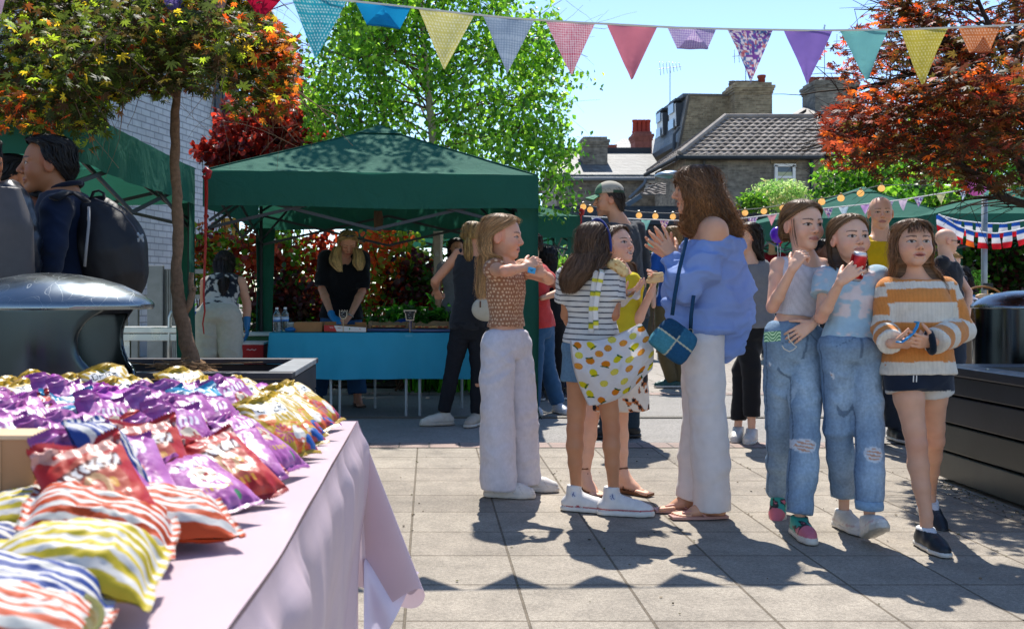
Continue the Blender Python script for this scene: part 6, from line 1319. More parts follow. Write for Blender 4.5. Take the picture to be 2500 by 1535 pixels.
# pizza box, lid up
a = onT(675, 8.60); b = onT(1128, 8.60); t = thing('pizza_box', 'open pizza box with red and white printed front before the woman in black', 'pizza box', (a+b)/2); w = b[0]-a[0]
mb1('tray', CARD, t, lambda q: [q.box((a+b)/2+V3(0, .15, .006), (w, .30, .006), lin('#a07a50')), q.box((a+b)/2+V3(-w/2, .15, .03), (.006, .30, .055), lin('#9a7048')), q.box((a+b)/2+V3(w/2, .15, .03), (.006, .30, .055), lin('#9a7048')), q.box((a+b)/2+V3(0, .30, .03), (w, .006, .055), lin('#9a7048')), q.box((a+b)/2+V3(-w/2+.05, .03, .065), (.10, .006, .05), lin('#8a6440')), q.box((a+b)/2+V3(w/2-.05, .06, .06), (.10, .006, .05), lin('#8a6440'))])
def pf(q):
 z0, z1 = a[2]+.002, a[2]+.062; y = a[1]-.012; s = .30
 q.prism([(a[0], y, z0+.008), (a[0]+w*s, y, z0+.004), (a[0]+w*(s-.06), y, z1-.004), (a[0], y, z1)], (0, .008, 0), lin('#b81e1c')); q.prism([(a[0]+w*s, y, z0+.004), (b[0]-.0, y, z0-.0), (b[0], y, z1-.022), (a[0]+w*(s-.06), y, z1-.004)], (0, .008, 0), lin('#dcd4cc'))
 def sq(x, z, n, col, h=.007):      # handwritten looking word
  pts = [V3(x+i*.0052, y-.002, z+h*.5*math.sin(i*2.1)+.002*math.cos(i*3.3)) for i in range(n)]; q.tube(pts, .0016, 4, lin(col))
 sq(a[0]+w*.13, z0+.040, 7, '#f0e8e0', .012); sq(a[0]+w*.24, z0+.038, 3, '#f0e8e0'); sq(a[0]+w*.32, z0+.036, 7, '#b82018', .009); q.box((a[0]+w*.61, y-.002, z0+.028), (.008, .002, .016), lin('#2a8a4a')); sq(a[0]+w*.84, z0+.024, 3, '#c02018', .014)
mb1('printed_front', M_plast(), t, pf)
for x0, x1, Y, lb in ((1140, 1600, 8.72, 'blue tray of pizza on brown paper behind the small chalk sign'), (1612, 2060, 8.58, 'blue tray of pizza on crumpled brown paper at the right end of the table')):
 a = onT(x0, Y); b = onT(x1, Y); w = b[0]-a[0]; c = (a+b)/2+V3(0, .15, 0); t = thing('food_tray', lb, 'tray', c, 'trays of pizza')
 mb1('tray', M_plast(), t, lambda q: [q.box(c+V3(0, 0, .010), (w, .3, .014), lin('#143a6c'), bev=.004), q.box(c+V3(0, -.15, .016), (w, .012, .024), lin('#143a6c'), bev=.004), q.box(c+V3(0, .15, .016), (w, .012, .024), lin('#143a6c'), bev=.004)])
 def pp(q):
  X_ = np.linspace(-w*.48, w*.48, 26)[:, None]; Y_ = np.linspace(-.14, .16, 16)[None, :]; e = np.maximum(abs(X_)/(w*.48), abs(Y_-.01)/.15); z = .024+.050*sstep(.72, 1, e)*(1+.6*fbm(X_*30, Y_*30, x0))*(Y_ > -.1)+.0*X_
  q.grid(np.stack([c[0]+X_+0*Y_, c[1]+Y_+0*X_, c[2]+z], 2), lin('#a5805a'), .001)
 mb1('baking_paper', mat('baking_paper', .7, var=.08, trans=.2), t, pp, smooth=False)
 def pz(q):
  R = np.random.default_rng(x0); X_ = np.linspace(-w*.40, w*.40, 50)[:, None]; Y_ = np.linspace(-.12, .10, 30)[None, :]; k = fbm(X_*40, Y_*40, 3); cc = mixc(lin('#a84420')*np.ones((50, 30, 3)), lin('#d89a50'), sstep(.05, .3, k)); cc = mixc(cc, lin('#d8b070'), sstep(.1, .3, fbm(X_*60+4, Y_*60, 9))*.7)
  cut_ = (abs((X_/(w*.8)*4) % 1-.5) > .46); cc = mixc(cc, lin('#5a2a14'), cut_+0*Y_); q.grid(np.stack([c[0]+X_+0*Y_, c[1]+Y_+0*X_, c[2]+.040+.004*k+0*X_], 2), cc, .012)
 mb1('pizza', mat('food', .5, .4, var=.2, vscale=60, bump=.4, bscale=200), t, pz, smooth=True)
def sign(lb, x, Y, poly, ztop, stick, wd):
 c = onT(x, Y); t = thing('chalk_sign', lb, 'sign', c, 'little chalk signs on the food stall'); n = V3(0, .006, 0)
 mb1('stick', mat('pale_wood', .7, var=.1), t, lambda q: q.box(c+V3(0, .004, (stick)/2), (.006, .004, stick), lin('#c8a878')))
 mb1('border', mat('pale_wood', .7), t, lambda q: q.prism([c+V3(px*wd*1.12, -.002, ztop+(pz)*wd*1.12) for px, pz in poly], n, lin('#dcc8a8')))
 fc = mb1('board', M_paint(), t, lambda q: q.prism([c+V3(px*wd*.9, -.006, ztop+pz*wd*.9) for px, pz in poly], n*.6, lin('#1c1a1a')))
 mb1('chalk_writing', M_plast(), fc, lambda q: [q.tube([c+V3((k-len_/2)*.0055+o, -.0085, ztop+z+.004*math.sin(k*2.3+o*50)) for k in range(len_)], .0011, 4, lin('#e8e4dc')) for z, len_, o in ((wd*.28, 5, .004), (wd*.02, 3, -.008), (-wd*.25, 6, .002))])
sign('tulip shaped chalk sign by the gloved hand of the woman in black', 880, 8.58, [(-.5, .6), (-.28, .35), (-.12, .62), (.02, .35), (.2, .62), (.32, .35), (.55, .58), (.5, -.25), (.25, -.6), (-.22, -.6), (-.5, -.25)], .155, .125, .06)
sign('flower pot shaped chalk sign standing between the two pizza trays', 1605, 8.55, [(-.62, .5), (.62, .5), (.58, .25), (.48, .25), (.38, -.52), (-.38, -.52), (-.48, .25), (-.58, .25)], .148, .13, .080)
# blue bag behind, boxes behind the bending woman
lump('plastic_bag', 'crumpled royal blue bag behind the trays in the food stall', 'bag', V3(-.21, 10.0, .62), (.20, .14, .12), '#143f8a', GLV, 8, 12, .04)
t = thing('storage_tub', 'green plastic tub behind the bending woman', 'tub', V3(-1.62, 9.5, 0)); mb1('tub', M_plast(), t, lambda q: [q.box((-1.62, 9.5, .33), (.26, .3, .66), lin('#1f5c34'), bev=.02)]); mb1('rim', M_plast(), t, lambda q: q.box((-1.62, 9.5, .67), (.29, .33, .03), lin('#cfd8d0'), bev=.01))
for i, (z, lb) in enumerate(((.30, 'lower red and white box in the stack by the bending woman'), (.46, 'upper red and white box in the stack by the bending woman'))):
 c = V3(-1.66, 9.1, z); t = thing('pizza_carton', lb, 'box', c, 'red and white boxes stacked behind the stall'); mb1('carton', M_paint(), t, lambda q: q.box(c+V3(0, 0, .075), (.34, .3, .15), lin('#b01c20'), bev=.004)); mb1('white_lid', M_paint(), t, lambda q: q.box(c+V3(0, -.0, .146), (.346, .306, .022), lin('#d8d4d0'), bev=.003)); mb1('lettering', M_paint(), t, lambda q: q.tube([c+V3(.02+k*.012, -.152, .09+.005*math.sin(k*2)) for k in range(8)], .003, 4, lin('#e8e0dc')))
t = thing('picnic_crate', 'white crate under the red boxes beside the bending woman', 'crate', (-1.72, 9.1, 0)); mb1('crate', M_plast(), t, lambda q: [q.box((-1.72, 9.1, .15), (.5, .34, .28), lin('#c8ccd0'), bev=.01)]); mb1('rim', M_plast(), t, lambda q: q.box((-1.72, 9.1, .285), (.53, .37, .02), lin('#b01c20'), bev=.005))

# ------------------------------------------------------------------ right stall behind the bin
t = thing('market_table', 'stall table with red gingham cloth behind the right bin', 'table', (5.9, 10.4, 0))
mb1('tabletop', M_paint(), t, lambda q: q.box((6.0, 10.5, .73), (1.6, .8, .03), lin('#8a6a48')))
for x in (5.3, 6.7): mb1('leg', LEGM, t, lambda q: q.tube([(x, 10.2, 0), (x+.03, 10.2, .72)], .014, 8, lin('#4a4a4a')))
gx = MB(); X_ = np.linspace(0, 1.7, 150)[None, :]; V_ = np.linspace(0, .66, 50)[:, None]; G = np.stack([5.18+X_+0*V_, 10.08+.03*np.sin(X_*9)*V_-.04*V_, .752-V_+0*X_], 2); s_ = .024
q_ = ((X_/s_) % 1 < .5).astype(float)*.5+((V_/s_) % 1 < .5)*.5; gx.grid(G, mixc(lin('#e0d4d4')*np.ones(G.shape), lin('#b0182c'), q_), .002)
X2 = np.linspace(0, 1.7, 100)[None, :]; V2 = np.linspace(0, .85, 50)[:, None]; G = np.stack([5.18+X2+0*V2, 10.08+V2+0*X2, .754+0*V2+0*X2], 2); q_ = ((X2/s_) % 1 < .5).astype(float)*.5+((V2/s_) % 1 < .5)*.5; gx.grid(G, mixc(lin('#e0d4d4')*np.ones(G.shape), lin('#b0182c'), q_))
tag(gx.build('tablecloth', mat('gingham', .7, trans=.25), smooth=True), 'red and white gingham cloth hanging from the stall behind the right bin', 'tablecloth')
t = thing('wicker_basket', 'brown wicker basket on the gingham stall behind the orange sweater', 'basket', (5.95, 10.35, .76)); c = V3(5.75, 10.35, .757)
mb1('weave', mat('wicker', .8, var=.3, vscale=40, bump=1, bscale=80, bdist=.006), t, lambda q: [q.lathe([(.20+.025*i/9+(.006 if i % 2 else 0), .026*i) for i in range(10)]+[(.20, .23), (.17, .02)], c, 28, lin('#7a5530'))]); mb1('handle', mat('wicker', .8), t, lambda q: q.tube([c+V3(-.22*math.cos(a), 0, .22+.15*math.sin(a)) for a in np.linspace(0, math.pi, 14)], .011, 6, lin('#8a6238')))
for i, (dx_, dz) in enumerate(((.0, .26), (.12, .25), (.2, .24))): lump('bread_loaf', ['pale bread roll heaped in the middle of the wicker basket', 'pale bread roll on the right of the wicker basket', 'pale bread roll hanging over the right basket edge'][i], 'bread', c+V3(dx_, -.02, dz), (.09, .06, .05), '#d8b890', mat('bread', .8, var=.15), 30+i, 4, .03)
lump('tea_towel', 'crumpled white and lilac napkin over the left basket edge', 'napkin', c+V3(-.17, -.1, .20), (.09, .06, .08), '#ddd6de', M_cloth(), 36, 6, .02)
t = thing('chalk_board', 'small black price board stuck in the basket', 'sign', c); mb1('board', M_paint(), t, lambda q: q.box(c+V3(.07, .02, .37), (.10, .01, .07), lin('#17181a'))); mb1('stick', M_paint(), t, lambda q: q.box(c+V3(.07, .03, .28), (.01, .01, .16), lin('#c8a878')))
t = thing('cake_box', 'open white cardboard box in front of the gingham stall', 'box', (5.55, 9.9, 0)); mb1('stand', M_paint(), t, lambda q: q.box((5.50, 9.95, .33), (.3, .25, .66), lin('#8a7a68'))); mb1('box', M_paint(), t, lambda q: [q.box((5.50, 9.92, .70), (.34, .26, .07), lin('#d8d8dc'), bev=.004)])
t = thing('fruit_box', 'tray of red fruit on the gingham table seen through the bin opening', 'fruit tray', (6.5, 10.3, .76)); mb1('tray', M_paint(), t, lambda q: q.box((6.45, 10.3, .785), (.5, .3, .05), lin('#d8d0c8'))); R = np.random.default_rng(4)
mb1('cherries', mat('fruit', .3, .5, var=.2), t, lambda q: [q.lathe([(0, -.02), (.016, -.012), (.02, 0), (.016, .012), (0, .02)], (6.22+.045*i+R.normal(0, .006), 10.18+.05*j, .825+R.uniform(0, .01)), 8, lin('#8a1418')) for i in range(11) for j in range(5)], smooth=True)

# ------------------------------------------------------------------ pink table in front
t = thing('trestle_table', 'foreground trestle table under the pale pink cloth', 'table', (-.8, 1.5, 0)); ZP = .75; px0, px1, py0, py1 = -1.55, -.175, .55, 2.39
mb1('tabletop', M_plast(), t, lambda q: q.box(((px0+px1)/2, (py0+py1)/2, ZP-.02), (px1-px0-.03, py1-py0-.03, .035), lin('#cfc8be')))
for x in (px0+.12, px1-.12):
 for y in (py0+.2, py1-.2): mb1('leg', LEGM, t, lambda q: q.tube([(x, y, 0), (x, y, ZP-.03)], .014, 8, lin('#9aa0a4')))
PINK = mat('pink_cloth', .42, .4, var=.035, vscale=7, bump=.25, bscale=9, bdist=.012, trans=.22)
def pinkcloth():
 m = MB(); c = lin('#d4bdc5'); c2 = lin('#d4bec6')
 X_ = np.linspace(px0, px1, 60)[:, None]; Y_ = np.linspace(py0, py1, 80)[None, :]
 m.grid(np.stack([X_+0*Y_-.025*sstep(1.2, .5, Y_), Y_+0*X_, ZP+.003+.003*fbm(X_*5, Y_*5, 2)], 2), c)
 # right hanging side with soft folds, drawn in under the corner
 n, k = 220, 40; y = np.linspace(py0, py1, n)[None, :]; v = np.linspace(0, 1, k)[:, None]
 fo = fbm(y*6, v*.7, 4, 3); rid = (1-abs(fbm(y*9+3, v*.5, 9, 2))*2)
 x = px1-.025*sstep(1.2, .5, y)+.004+(.010+.020*fo+.020*rid*np.exp(-((v-.22)/.25)**2))*sstep(0, .12, v)-.03*v+.030*np.sin(y*14+fo*3)*v*.6
 z = ZP+.003-.56*v+0*y; m.grid(np.stack([x+0*v, y+0*v, z], 2)[:, ::1], c2)
 # far corner: the cloth swings out as a loose cone of its own slack
 s = np.linspace(0, 1, 34)[None, :]; v = np.linspace(0, 1, 34)[:, None]; cx, cy = px1+.003, py1
 ang = -.15+s*1.7; rad = (.025+.150*np.sin(s*math.pi)**1.2)*v; x = cx+rad*np.sin(ang+.9)*.98-.02*v*(1-s); y = cy+rad*np.cos(ang+.9)*.35+.012*np.sin(s*7)*v+.03*s*v
 z = ZP+.003-(.40+.10*(1-s)*0+.06*np.sin(s*5)**2)*v+0*s; m.grid(np.stack([x, y, z], 2), c2*1.02)
 s2 = np.linspace(0, 1, 60)[None, :]; x = px1+.003-(px1-px0)*s2+0*v; y = py1+.004+.02*v*fbm(s2*12, v)+.01*v; z = ZP+.003-.56*v+0*s2; m.grid(np.stack([x, y, z], 2), c2)
 s2 = np.linspace(0, 1, 40)[None, :]; y = py0-.004-.01*v+0*s2; x = px0+(px1-px0-.02)*s2+0*v; m.grid(np.stack([x, y, ZP+.003-.56*v+0*s2], 2), c2)
 # second, paler layer below the corner
 s = np.linspace(0, 1, 24)[None, :]; x = px1+.01+.13*s*v+.01; y = py1-.03+.06*s+.02*np.sin(s*9)*v; z = .42-(.26-.22*s)*v+0*s; m.grid(np.stack([x, y, z], 2), lin('#e4dcf0'))
 tag(m.build('tablecloth', PINK, None, smooth=True), 'pale pink cloth over the foreground table of crisp packets', 'tablecloth')
pinkcloth()

# ------------------------------------------------------------------ packets
FONT = dict(O=['01110', '10001', '10001', '10001', '10001', '10001', '01110'], P=['11110', '10001', '10001', '11110', '10000', '10000', '10000'], E=['11111', '10000', '10000', '11110', '10000', '10000', '11111'], R=['11110', '10001', '10001', '11110', '10100', '10010', '10001'], M=['10001', '11011', '10101', '10101', '10001', '10001', '10001'], U=['10001', '10001', '10001', '10001', '10001', '10001', '01110'])
def textmask(s, U, V, u0, v0, w, h):
 r = np.zeros(U.shape); cw = w/len(s)
 for i, ch in enumerate(s):
  a = (U-u0-i*cw)/(cw*.86)*5; b = (v0-V)/h*7; ok = (a >= 0) & (a < 5) & (b >= 0) & (b < 7); g = np.array([[int(c) for c in row] for row in FONT[ch]]); r = np.where(ok, g[np.clip(b, 0, 6).astype(int), np.clip(a, 0, 4).astype(int)], r)
 return r
def packet_mesh(kind, W_=.108, L_=.150, T_=.016, seed=0, nu=64, nv=84):
 R = np.random.default_rng(seed); U = np.linspace(-1, 1, nu)[None, :]+np.zeros((nv, 1)); V = np.linspace(-1, 1, nv)[:, None]+np.zeros((1, nu))
 st_ = kind.startswith('s_'); pr = np.clip(1-abs(U)**3.0, 0, 1)**.6*np.clip(1-np.clip(abs(V)/.88, 0, 1)**4, 0, 1)**.7; st = kind.startswith('s_')
 wr = (.0032*fbm(U*4+seed, V*5, seed, 3)+.0042*(1-2*abs(fbm(U*2.5+7+seed, V*3+seed, 1, 2)))*pr)*(1 if st_ else .5)+.0028*np.sin(U*16+seed+2*fbm(U*2, V*2, seed))*np.exp(-((1-abs(V))/.28)**2)*(abs(V) < .9); sc = 1-.10*pr*(abs(V) < .9)
 bend = .010*np.sin(V*1.4+seed)+R.uniform(-.012, .012)*V**2+(.012*np.sin(U*3+seed)*(V > .8) if not st else 0); crimp = (abs(V) > .88)*.0009*np.sin(abs(V)*260)
 zig = np.where(abs(V) > .995, .0018*np.sign(np.sin(U*95)), 0)
 ms = []; x = U*W_/2*sc*(1+.03*(abs(V) > .88)); y = V*L_/2+zig+.006*fbm(U*1.5, seed, V)
 top = pr*T_+wr+bend+crimp+.0006; bot = -pr*T_*.7+wr*.5+bend+crimp-.0006
 u, v = (U+1)/2, (V+1)/2; sh = U.shape+(3,)
 def C(a): return np.broadcast_to(lin(a), sh).copy()
 n1 = fbm(u*5+seed, v*7, seed*1.3, 2); n2 = fbm(u*9+seed, v*11, seed*2.1+5, 2)
 if kind == 'yellow': 
  c = C('#c9a21c'); c = mixc(c, lin('#ece2c4'), ((np.sin((u*1.3+v)*34+n1*3) > .2) & (v > .5) & (v < .88))*.9); c = mixc(c, lin('#e07a30'), (np.hypot(u-.25, v-.56) < .13)*1.); c = mixc(c, lin('#b0307a'), (abs(np.sin(np.arctan2(v-.30, u-.4)*5)) > .5)*(np.hypot(u-.4, (v-.30)*1.2) < .17)*.9)
  c = mixc(c, lin('#e8e0d4'), ((np.hypot(u-.7, v-.26) < .13)*1.)); c = mixc(c, lin('#1f5aa8'), (np.hypot(u-.92, v-.12) < .13)*1.); c = mixc(c, lin('#d8401c'), ((n2 > .25) & (v < .45))*.8)
  lab = (u > .12) & (u < .80) & (v > .62) & (v < .80); c = mixc(c, lin('#e8e6e2'), lab*1.); c = mixc(c, lin('#22262a'), textmask('OPER', u, v, .17, .785, .60, .14)); back = '#b08c18'
 elif kind == 'magenta':
  c = C('#a0259a'); c = mixc(c, lin('#b84ab4'), sstep(.0, .3, n1)); lab = (u > .15) & (u < .85) & (v > .52) & (v < .72); c = mixc(c, lin('#dcd6de'), lab*1.); c = mixc(c, lin('#2a2430'), textmask('MU', u, v, .2, .71, .42, .17)); c = mixc(c, lin('#e8e0c0'), (v < .45)*(n2 > .08)*.9); c = mixc(c, lin('#d8a020'), (v < .4)*(n2 < -.2)*.9); back = '#8a1f88'
 elif kind == 'pink':
  c = C('#a8509a'); c = mixc(c, lin('#c47ab8'), sstep(-.1, .3, n1)); c = mixc(c, lin('#b02a22'), (np.hypot((u-.5)*.9, (v-.5)*1.3) < .17)*1.); c = mixc(c, lin('#d8c8b0'), (np.hypot((u-.5)*.9, (v-.5)*1.3) < .17)*(n2 > .08)*1.); c = mixc(c, lin('#efe4ea'), ((abs(v-.70-.1*(u-.5)) < .055) & (u > .16) & (u < .84) & (np.sin(u*58+np.sin(v*40)) > -.2))*1.); c = mixc(c, lin('#c8a030'), ((abs(v-.27) < .03) & (u > .3) & (u < .75) & (np.sin(u*70) > 0))*1.); c = mixc(c, lin('#2a8a4a'), (np.hypot(u-.72, v-.14) < .05)*.9); back = '#93408a'
 elif kind == 'red':
  c = C('#b8201c'); c = mixc(c, lin('#cc4a38'), sstep(.0, .35, n1)); c = mixc(c, lin('#c86a50'), (np.hypot((u-.5)*.8, v-.5) < .28)*.7); c = mixc(c, lin('#d8a878'), (abs(np.hypot((u-.48), (v-.46)*1.1)-.12) < .035)*1.); c = mixc(c, lin('#e0a040'), (np.hypot(u-.68, v-.48) < .05)*1.); band = (abs(v-.66-.12*(u-.5)) < .065) & (u > .12) & (u < .88)
  c = mixc(c, lin('#3a2220'), band*.8); c = mixc(c, lin('#eee6e0'), (band & (abs(v-.66-.12*(u-.5)) < .045) & (np.sin(u*62+np.sin(v*50)*1.3) > -.25))*1.); c = mixc(c, lin('#e09a30'), ((abs(v-.22) < .035) & (u > .25) & (u < .7) & (np.sin(u*70) > -.1))*1.); c = mixc(c, lin('#e0c0b0'), (v > .8)*(n2 > .1)*.6); back = '#a01a18'
 elif kind == 'blue':
  c = C('#2a93b8'); c = mixc(c, lin('#cfe4ea'), ((n1 > .02) & (v > .45))*.95); c = mixc(c, lin('#e08040'), (np.hypot((u-.4)*1.2, v-.36) < .14)*1.); lab = (u > .12) & (u < .78) & (v > .58) & (v < .76); c = mixc(c, lin('#e2e6e8'), lab*1.); c = mixc(c, lin('#20262a'), textmask('PER', u, v, .17, .75, .5, .15)); c = mixc(c, lin('#d8eef2'), ((np.sin(np.hypot(u-.5, v+.1)*60) > .4) & (v < .24))*1.); back = '#1f7fa8'
 else:
  a = {'s_orange': '#c84a18', 's_yellow': '#cdb62c', 's_blue': '#22408a'}[kind]; c = C('#ddd8d0'); c = mixc(c, lin(a), ((np.sin(u*2*math.pi*7.5+n1*.8) > -.05))*1.); back = None
 c[(abs(V) > .90)] = lin(back)*1.1 if back else c[(abs(V) > .90)]
 cb = C(back) if back else c
 m = MB(); m.grid(np.stack([x, y, top], 2)[:, ::-1], c[:, ::-1]); m.grid(np.stack([x, y, bot], 2), cb); m.c = [a*.80 for a in m.c]; me = m.build('packet_mesh', FOIL if not st else PAPERB, None, smooth=True); d = me.data; bpy.data.objects.remove(me); return d
FOIL = mat('packet_foil', .36, .4, var=.03, vscale=40, bump=.3, bscale=45, bdist=.004); PAPERB = mat('striped_paper', .6, .3, var=.04, vscale=30, bump=.3, bscale=60, bdist=.003)
PK = {k: [packet_mesh(k, seed=i*7+j*13+1) for j in range(3)] for i, k in enumerate(('yellow', 'magenta', 'pink', 'red', 'blue'))}
SB = {k: [packet_mesh(k, .115, .165, .028, seed=50+i*3+j, nu=90, nv=60) for j in range(2)] for i, k in enumerate(('s_orange', 's_yellow', 's_blue'))}
LBL = dict(yellow='yellow crisp packet with white label in the heap at the table far end', magenta='magenta packet with white label wedged among the yellow packets', pink='pinkish purple crisp packet with a red picture in the heap', red='red crisp packet with pale lettering in the near part of the heap', blue='blue and white crisp packet among the purple packets')
GRP = dict(yellow='yellow packets on the pink table', magenta='magenta packets on the pink table', pink='pinkish purple packets on the pink table', red='red packets on the pink table', blue='blue packets on the pink table')
def place(me, name, c, yaw, tilt, roll, label, cat, group, sc=1.0):
 """long axis runs up towards the left (yaw about z), raised by tilt"""
 o = bpy.data.objects.new(name, me); COL.objects.link(o); y = V3(-math.cos(yaw)*math.cos(tilt), -math.sin(yaw)*math.cos(tilt), math.sin(tilt)); z = unit(V3(math.cos(yaw)*math.sin(tilt), math.sin(yaw)*math.sin(tilt), math.cos(tilt))); x = np.cross(y, z)
 z = z*math.cos(roll)+x*math.sin(roll); x = np.cross(y, z); M = Matrix([[x[0], y[0], z[0], c[0]], [x[1], y[1], z[1], c[1]], [x[2], y[2], z[2], c[2]], [0, 0, 0, 1]]); o.matrix_world = M@Matrix.Scale(sc, 4); return tag(o, label, cat, group)
R = np.random.default_rng(9); rows = np.arange(1.13, 2.37, .074)
for r_, y in enumerate(rows):
 nc = 12
 for k in range(nc):
  x = -.262-k*.088+R.normal(0, .012)
  if y < 1.28 and k < 1: continue
  if y < 1.47 and x < -.40-.25*max(0, y-1.3): continue
  if y < 1.2 and k > 2: continue
  q = (y+R.normal(0, .04)); u = R.random()
  if q > 2.12: kd = 'yellow' if u < .62 else 'magenta'
  elif q > 1.90: kd = 'yellow' if (u < .30 or k == 0) else ('magenta' if u < .6 else 'pink')
  elif q > 1.62: kd = 'yellow' if (k < 1 and q > 1.74) else ('pink' if u < .66 else ('blue' if u < .88 else 'red'))
  elif q > 1.44: kd = 'pink' if u < .66 else ('blue' if u < .76 and k > 1 else 'red')
  else: kd = 'red' if u < .82 else 'pink'
  if k > 6 and q > 1.55 and q < 1.9 and u > .3: kd = 'blue'
  tilt = (R.uniform(.45, .75) if q > 2.0 else R.uniform(.5, .9))*(1 if k else .8); z = ZP+.012+.075*math.sin(tilt)+(R.uniform(.0, .024) if k else .0)
  lb = LBL[kd]; gp = GRP[kd]
  place(PK[kd][R.integers(0, 3)], 'crisp_packet', V3(x-.03, y+R.normal(0, .012), z), R.normal(-.62, .20), tilt, R.normal(-.10, .15), lb, 'crisp packet', gp, R.uniform(.94, 1.06))
sb = [('s_yellow', (180, 1375), .80, .12, .20, -.20, 'yellow and white striped paper bag, the largest near the bottom left', 1.12), ('s_orange', (250, 1290), .797, .25, .18, -.25, 'orange and white striped paper bag just behind the near yellow striped one', 1.08), ('s_orange', (402, 1255), .792, .42, .10, -.2, 'orange and white striped paper bag nearest the table edge', 1.1),
      ('s_blue', (268, 1150), .84, -.25, .85, .1, 'blue and white striped paper bag standing up in front of the red packets', .95), ('s_yellow', (85, 1262), .80, .2, .2, -.1, 'yellow and white striped paper bag by the cardboard box', 1.0), ('s_blue', (30, 1475), .79, .3, .12, -.2, 'blue and white striped paper bag in the bottom left corner', 1.1),
      ('s_orange', (35, 1520), .79, .1, .1, 0, 'orange striped paper bag cut by the bottom left corner of the picture', 1.0), ('s_orange', (108, 1150), .825, .0, .5, 0, 'orange striped bag leaning against the cardboard box corner', .9), ('s_yellow', (170, 1195), .80, -.3, .3, 0, 'small yellow striped bag under the upright blue striped bag', .85), ('s_blue', (-30, 1345), .78, .2, .2, 0, 'blue and white striped bag at the left picture edge', 1.0)]
for i, (kd, (x, y), z, yaw, tilt, roll, lb, sc) in enumerate(sb):
 Yd = (H-z)*F/(y-715); place(SB[kd][i % 2], 'paper_bag', P(x, y, Yd), yaw, tilt, roll, lb, 'paper bag', 'striped paper bags on the pink table', sc*.92)
c = V3(-.63, 1.225, .752); t = thing('cardboard_box', 'tan cardboard box standing at the left edge among the packets', 'box', c)
mb1('carton', CARD, t, lambda q: q.box(c+V3(0, 0, .066), (.31, .055, .132), lin('#b08660'), bev=.002)); mb1('lid', CARD, t, lambda q: q.box(c+V3(.0, .002, .1345), (.316, .062, .005), lin('#d0b490'))); mb1('tape', M_plast(), t, lambda q: q.box(c+V3(.1, -.0285, .07), (.03, .001, .12), lin('#c29c70')))
c = P(-170, 1610, .78); c[2] = .765; t = thing('serving_tray', 'olive green tray rim in the very bottom left corner', 'tray', c); mb1('rim', M_plast(), t, lambda q: q.lathe([(.10, 0), (.125, .03), (.13, .032), (.13, .028)], c, 40, lin('#5a5a1c')), smooth=True); mb1('base', M_plast(), t, lambda q: q.lathe([(0, .002), (.10, .0021)], c, 40, lin('#4a4a18')))
# ------------------------------------------------------------------ colour rules for clothes
def solid(c, am=.04, fr=30):
 c = lin(c)
 return lambda v, N: np.tile(c, (len(v), 1))*(1+am*fbm(v[:, 0]*fr, v[:, 1]*fr, v[:, 2]*fr))[:, None]
def onseg(v, a, b):
 d = b-a; t = ((v-a)@d)/d.dot(d); q = np.clip(t, 0, 1); return t, np.linalg.norm(v-(a+q[:, None]*d), axis=1)
def armt(fg, v, side):
 """distance along the arm from the shoulder, and how near the point is to that arm"""
 j = fg.j; t1, d1 = onseg(v, j['s'+side], j['e'+side]); t2, d2 = onseg(v, j['e'+side], j['w'+side]); L1 = np.linalg.norm(j['e'+side]-j['s'+side]); L2 = np.linalg.norm(j['w'+side]-j['e'+side])
 return np.where(d1 < d2, np.clip(t1, -.3, 1)*L1, L1+np.clip(t2, 0, 1.3)*L2), np.minimum(d1, d2)
def denim(fg, base='#7389a0', light='#a9bccb', dark='#55697f', rips=(), cuff=None, fade=.8, seam=True):
 b, l, dk = lin(base), lin(light), lin(dark)
 def f(v, N):
  c = np.tile(b, (len(v), 1)); j = fg.j; m = np.zeros(len(v)); se = np.zeros(len(v))
  for q in 'rl':
   for a, e in (('h'+q, 'k'+q), ('k'+q, 'a'+q)):
    t, d = onseg(v, j[a], j[e]); w = v-(j[a]+t[:, None]*(j[e]-j[a])); fr = w@fg.TF; sd = w@fg.TR; on = (t > -.1) & (t < 1.1) & (d < .14)
    m = np.maximum(m, on*sstep(.01, .06, fr)*np.exp(-((t-.55)/.45)**2)); se = np.maximum(se, on*(abs(fr-.0) < .0045)*(abs(sd) > .02))
  c = mixc(c, l, fade*m*(.8+.3*fbm(v[:, 0]*12, v[:, 1]*12, v[:, 2]*6))); n = fbm(v[:, 0]*25, v[:, 1]*25, v[:, 2]*9); c = mixc(c, dk, sstep(.1, .45, n)*.25); c = c*(1+.10*vnoise(v[:, 0]*240, v[:, 1]*240, v[:, 2]*60))[:, None]
  if seam: c = mixc(c, dk*.7, se*.7)
  h = (v-j['hipc'])@fg.A/fg.tl; u = (v-j['hipc'])@fg.TR; fw = (v-j['hipc'])@fg.TF
  c = mixc(c, dk*.75, ((abs(u) < .006) & (h < .14) & (h > -.12) & (fw > 0))*.7); c = mixc(c, dk*.8, ((abs(abs(u)-.085+.6*(h-.04)) < .004) & (h > -.0) & (h < .16) & (fw > 0.02))*.8)
  for (p, rx, rz) in rips:
   w = v-p; e = (w[:, 0]/rx)**2+(w[:, 2]/rz)**2+.25*vnoise(v[:, 0]*90, v[:, 2]*90, 0); fr = (w@fg.TF > -.06); th = np.sin(w[:, 2]*420+w[:, 0]*60) > .15
   c = mixc(c, lin('#d8dce0'), (fr & (e < 1.7) & (e > .8))*.75); c = np.where((fr & (e < 1.0))[:, None], np.where(th[:, None], lin('#cfd4d8'), fg.skin*.75), c)
  return c
 return f
def rip(fg, x, y, dy=0): ox, oy, s = fg.crop; return P(ox+x/s, oy+y/s, fg.Y0+dy)
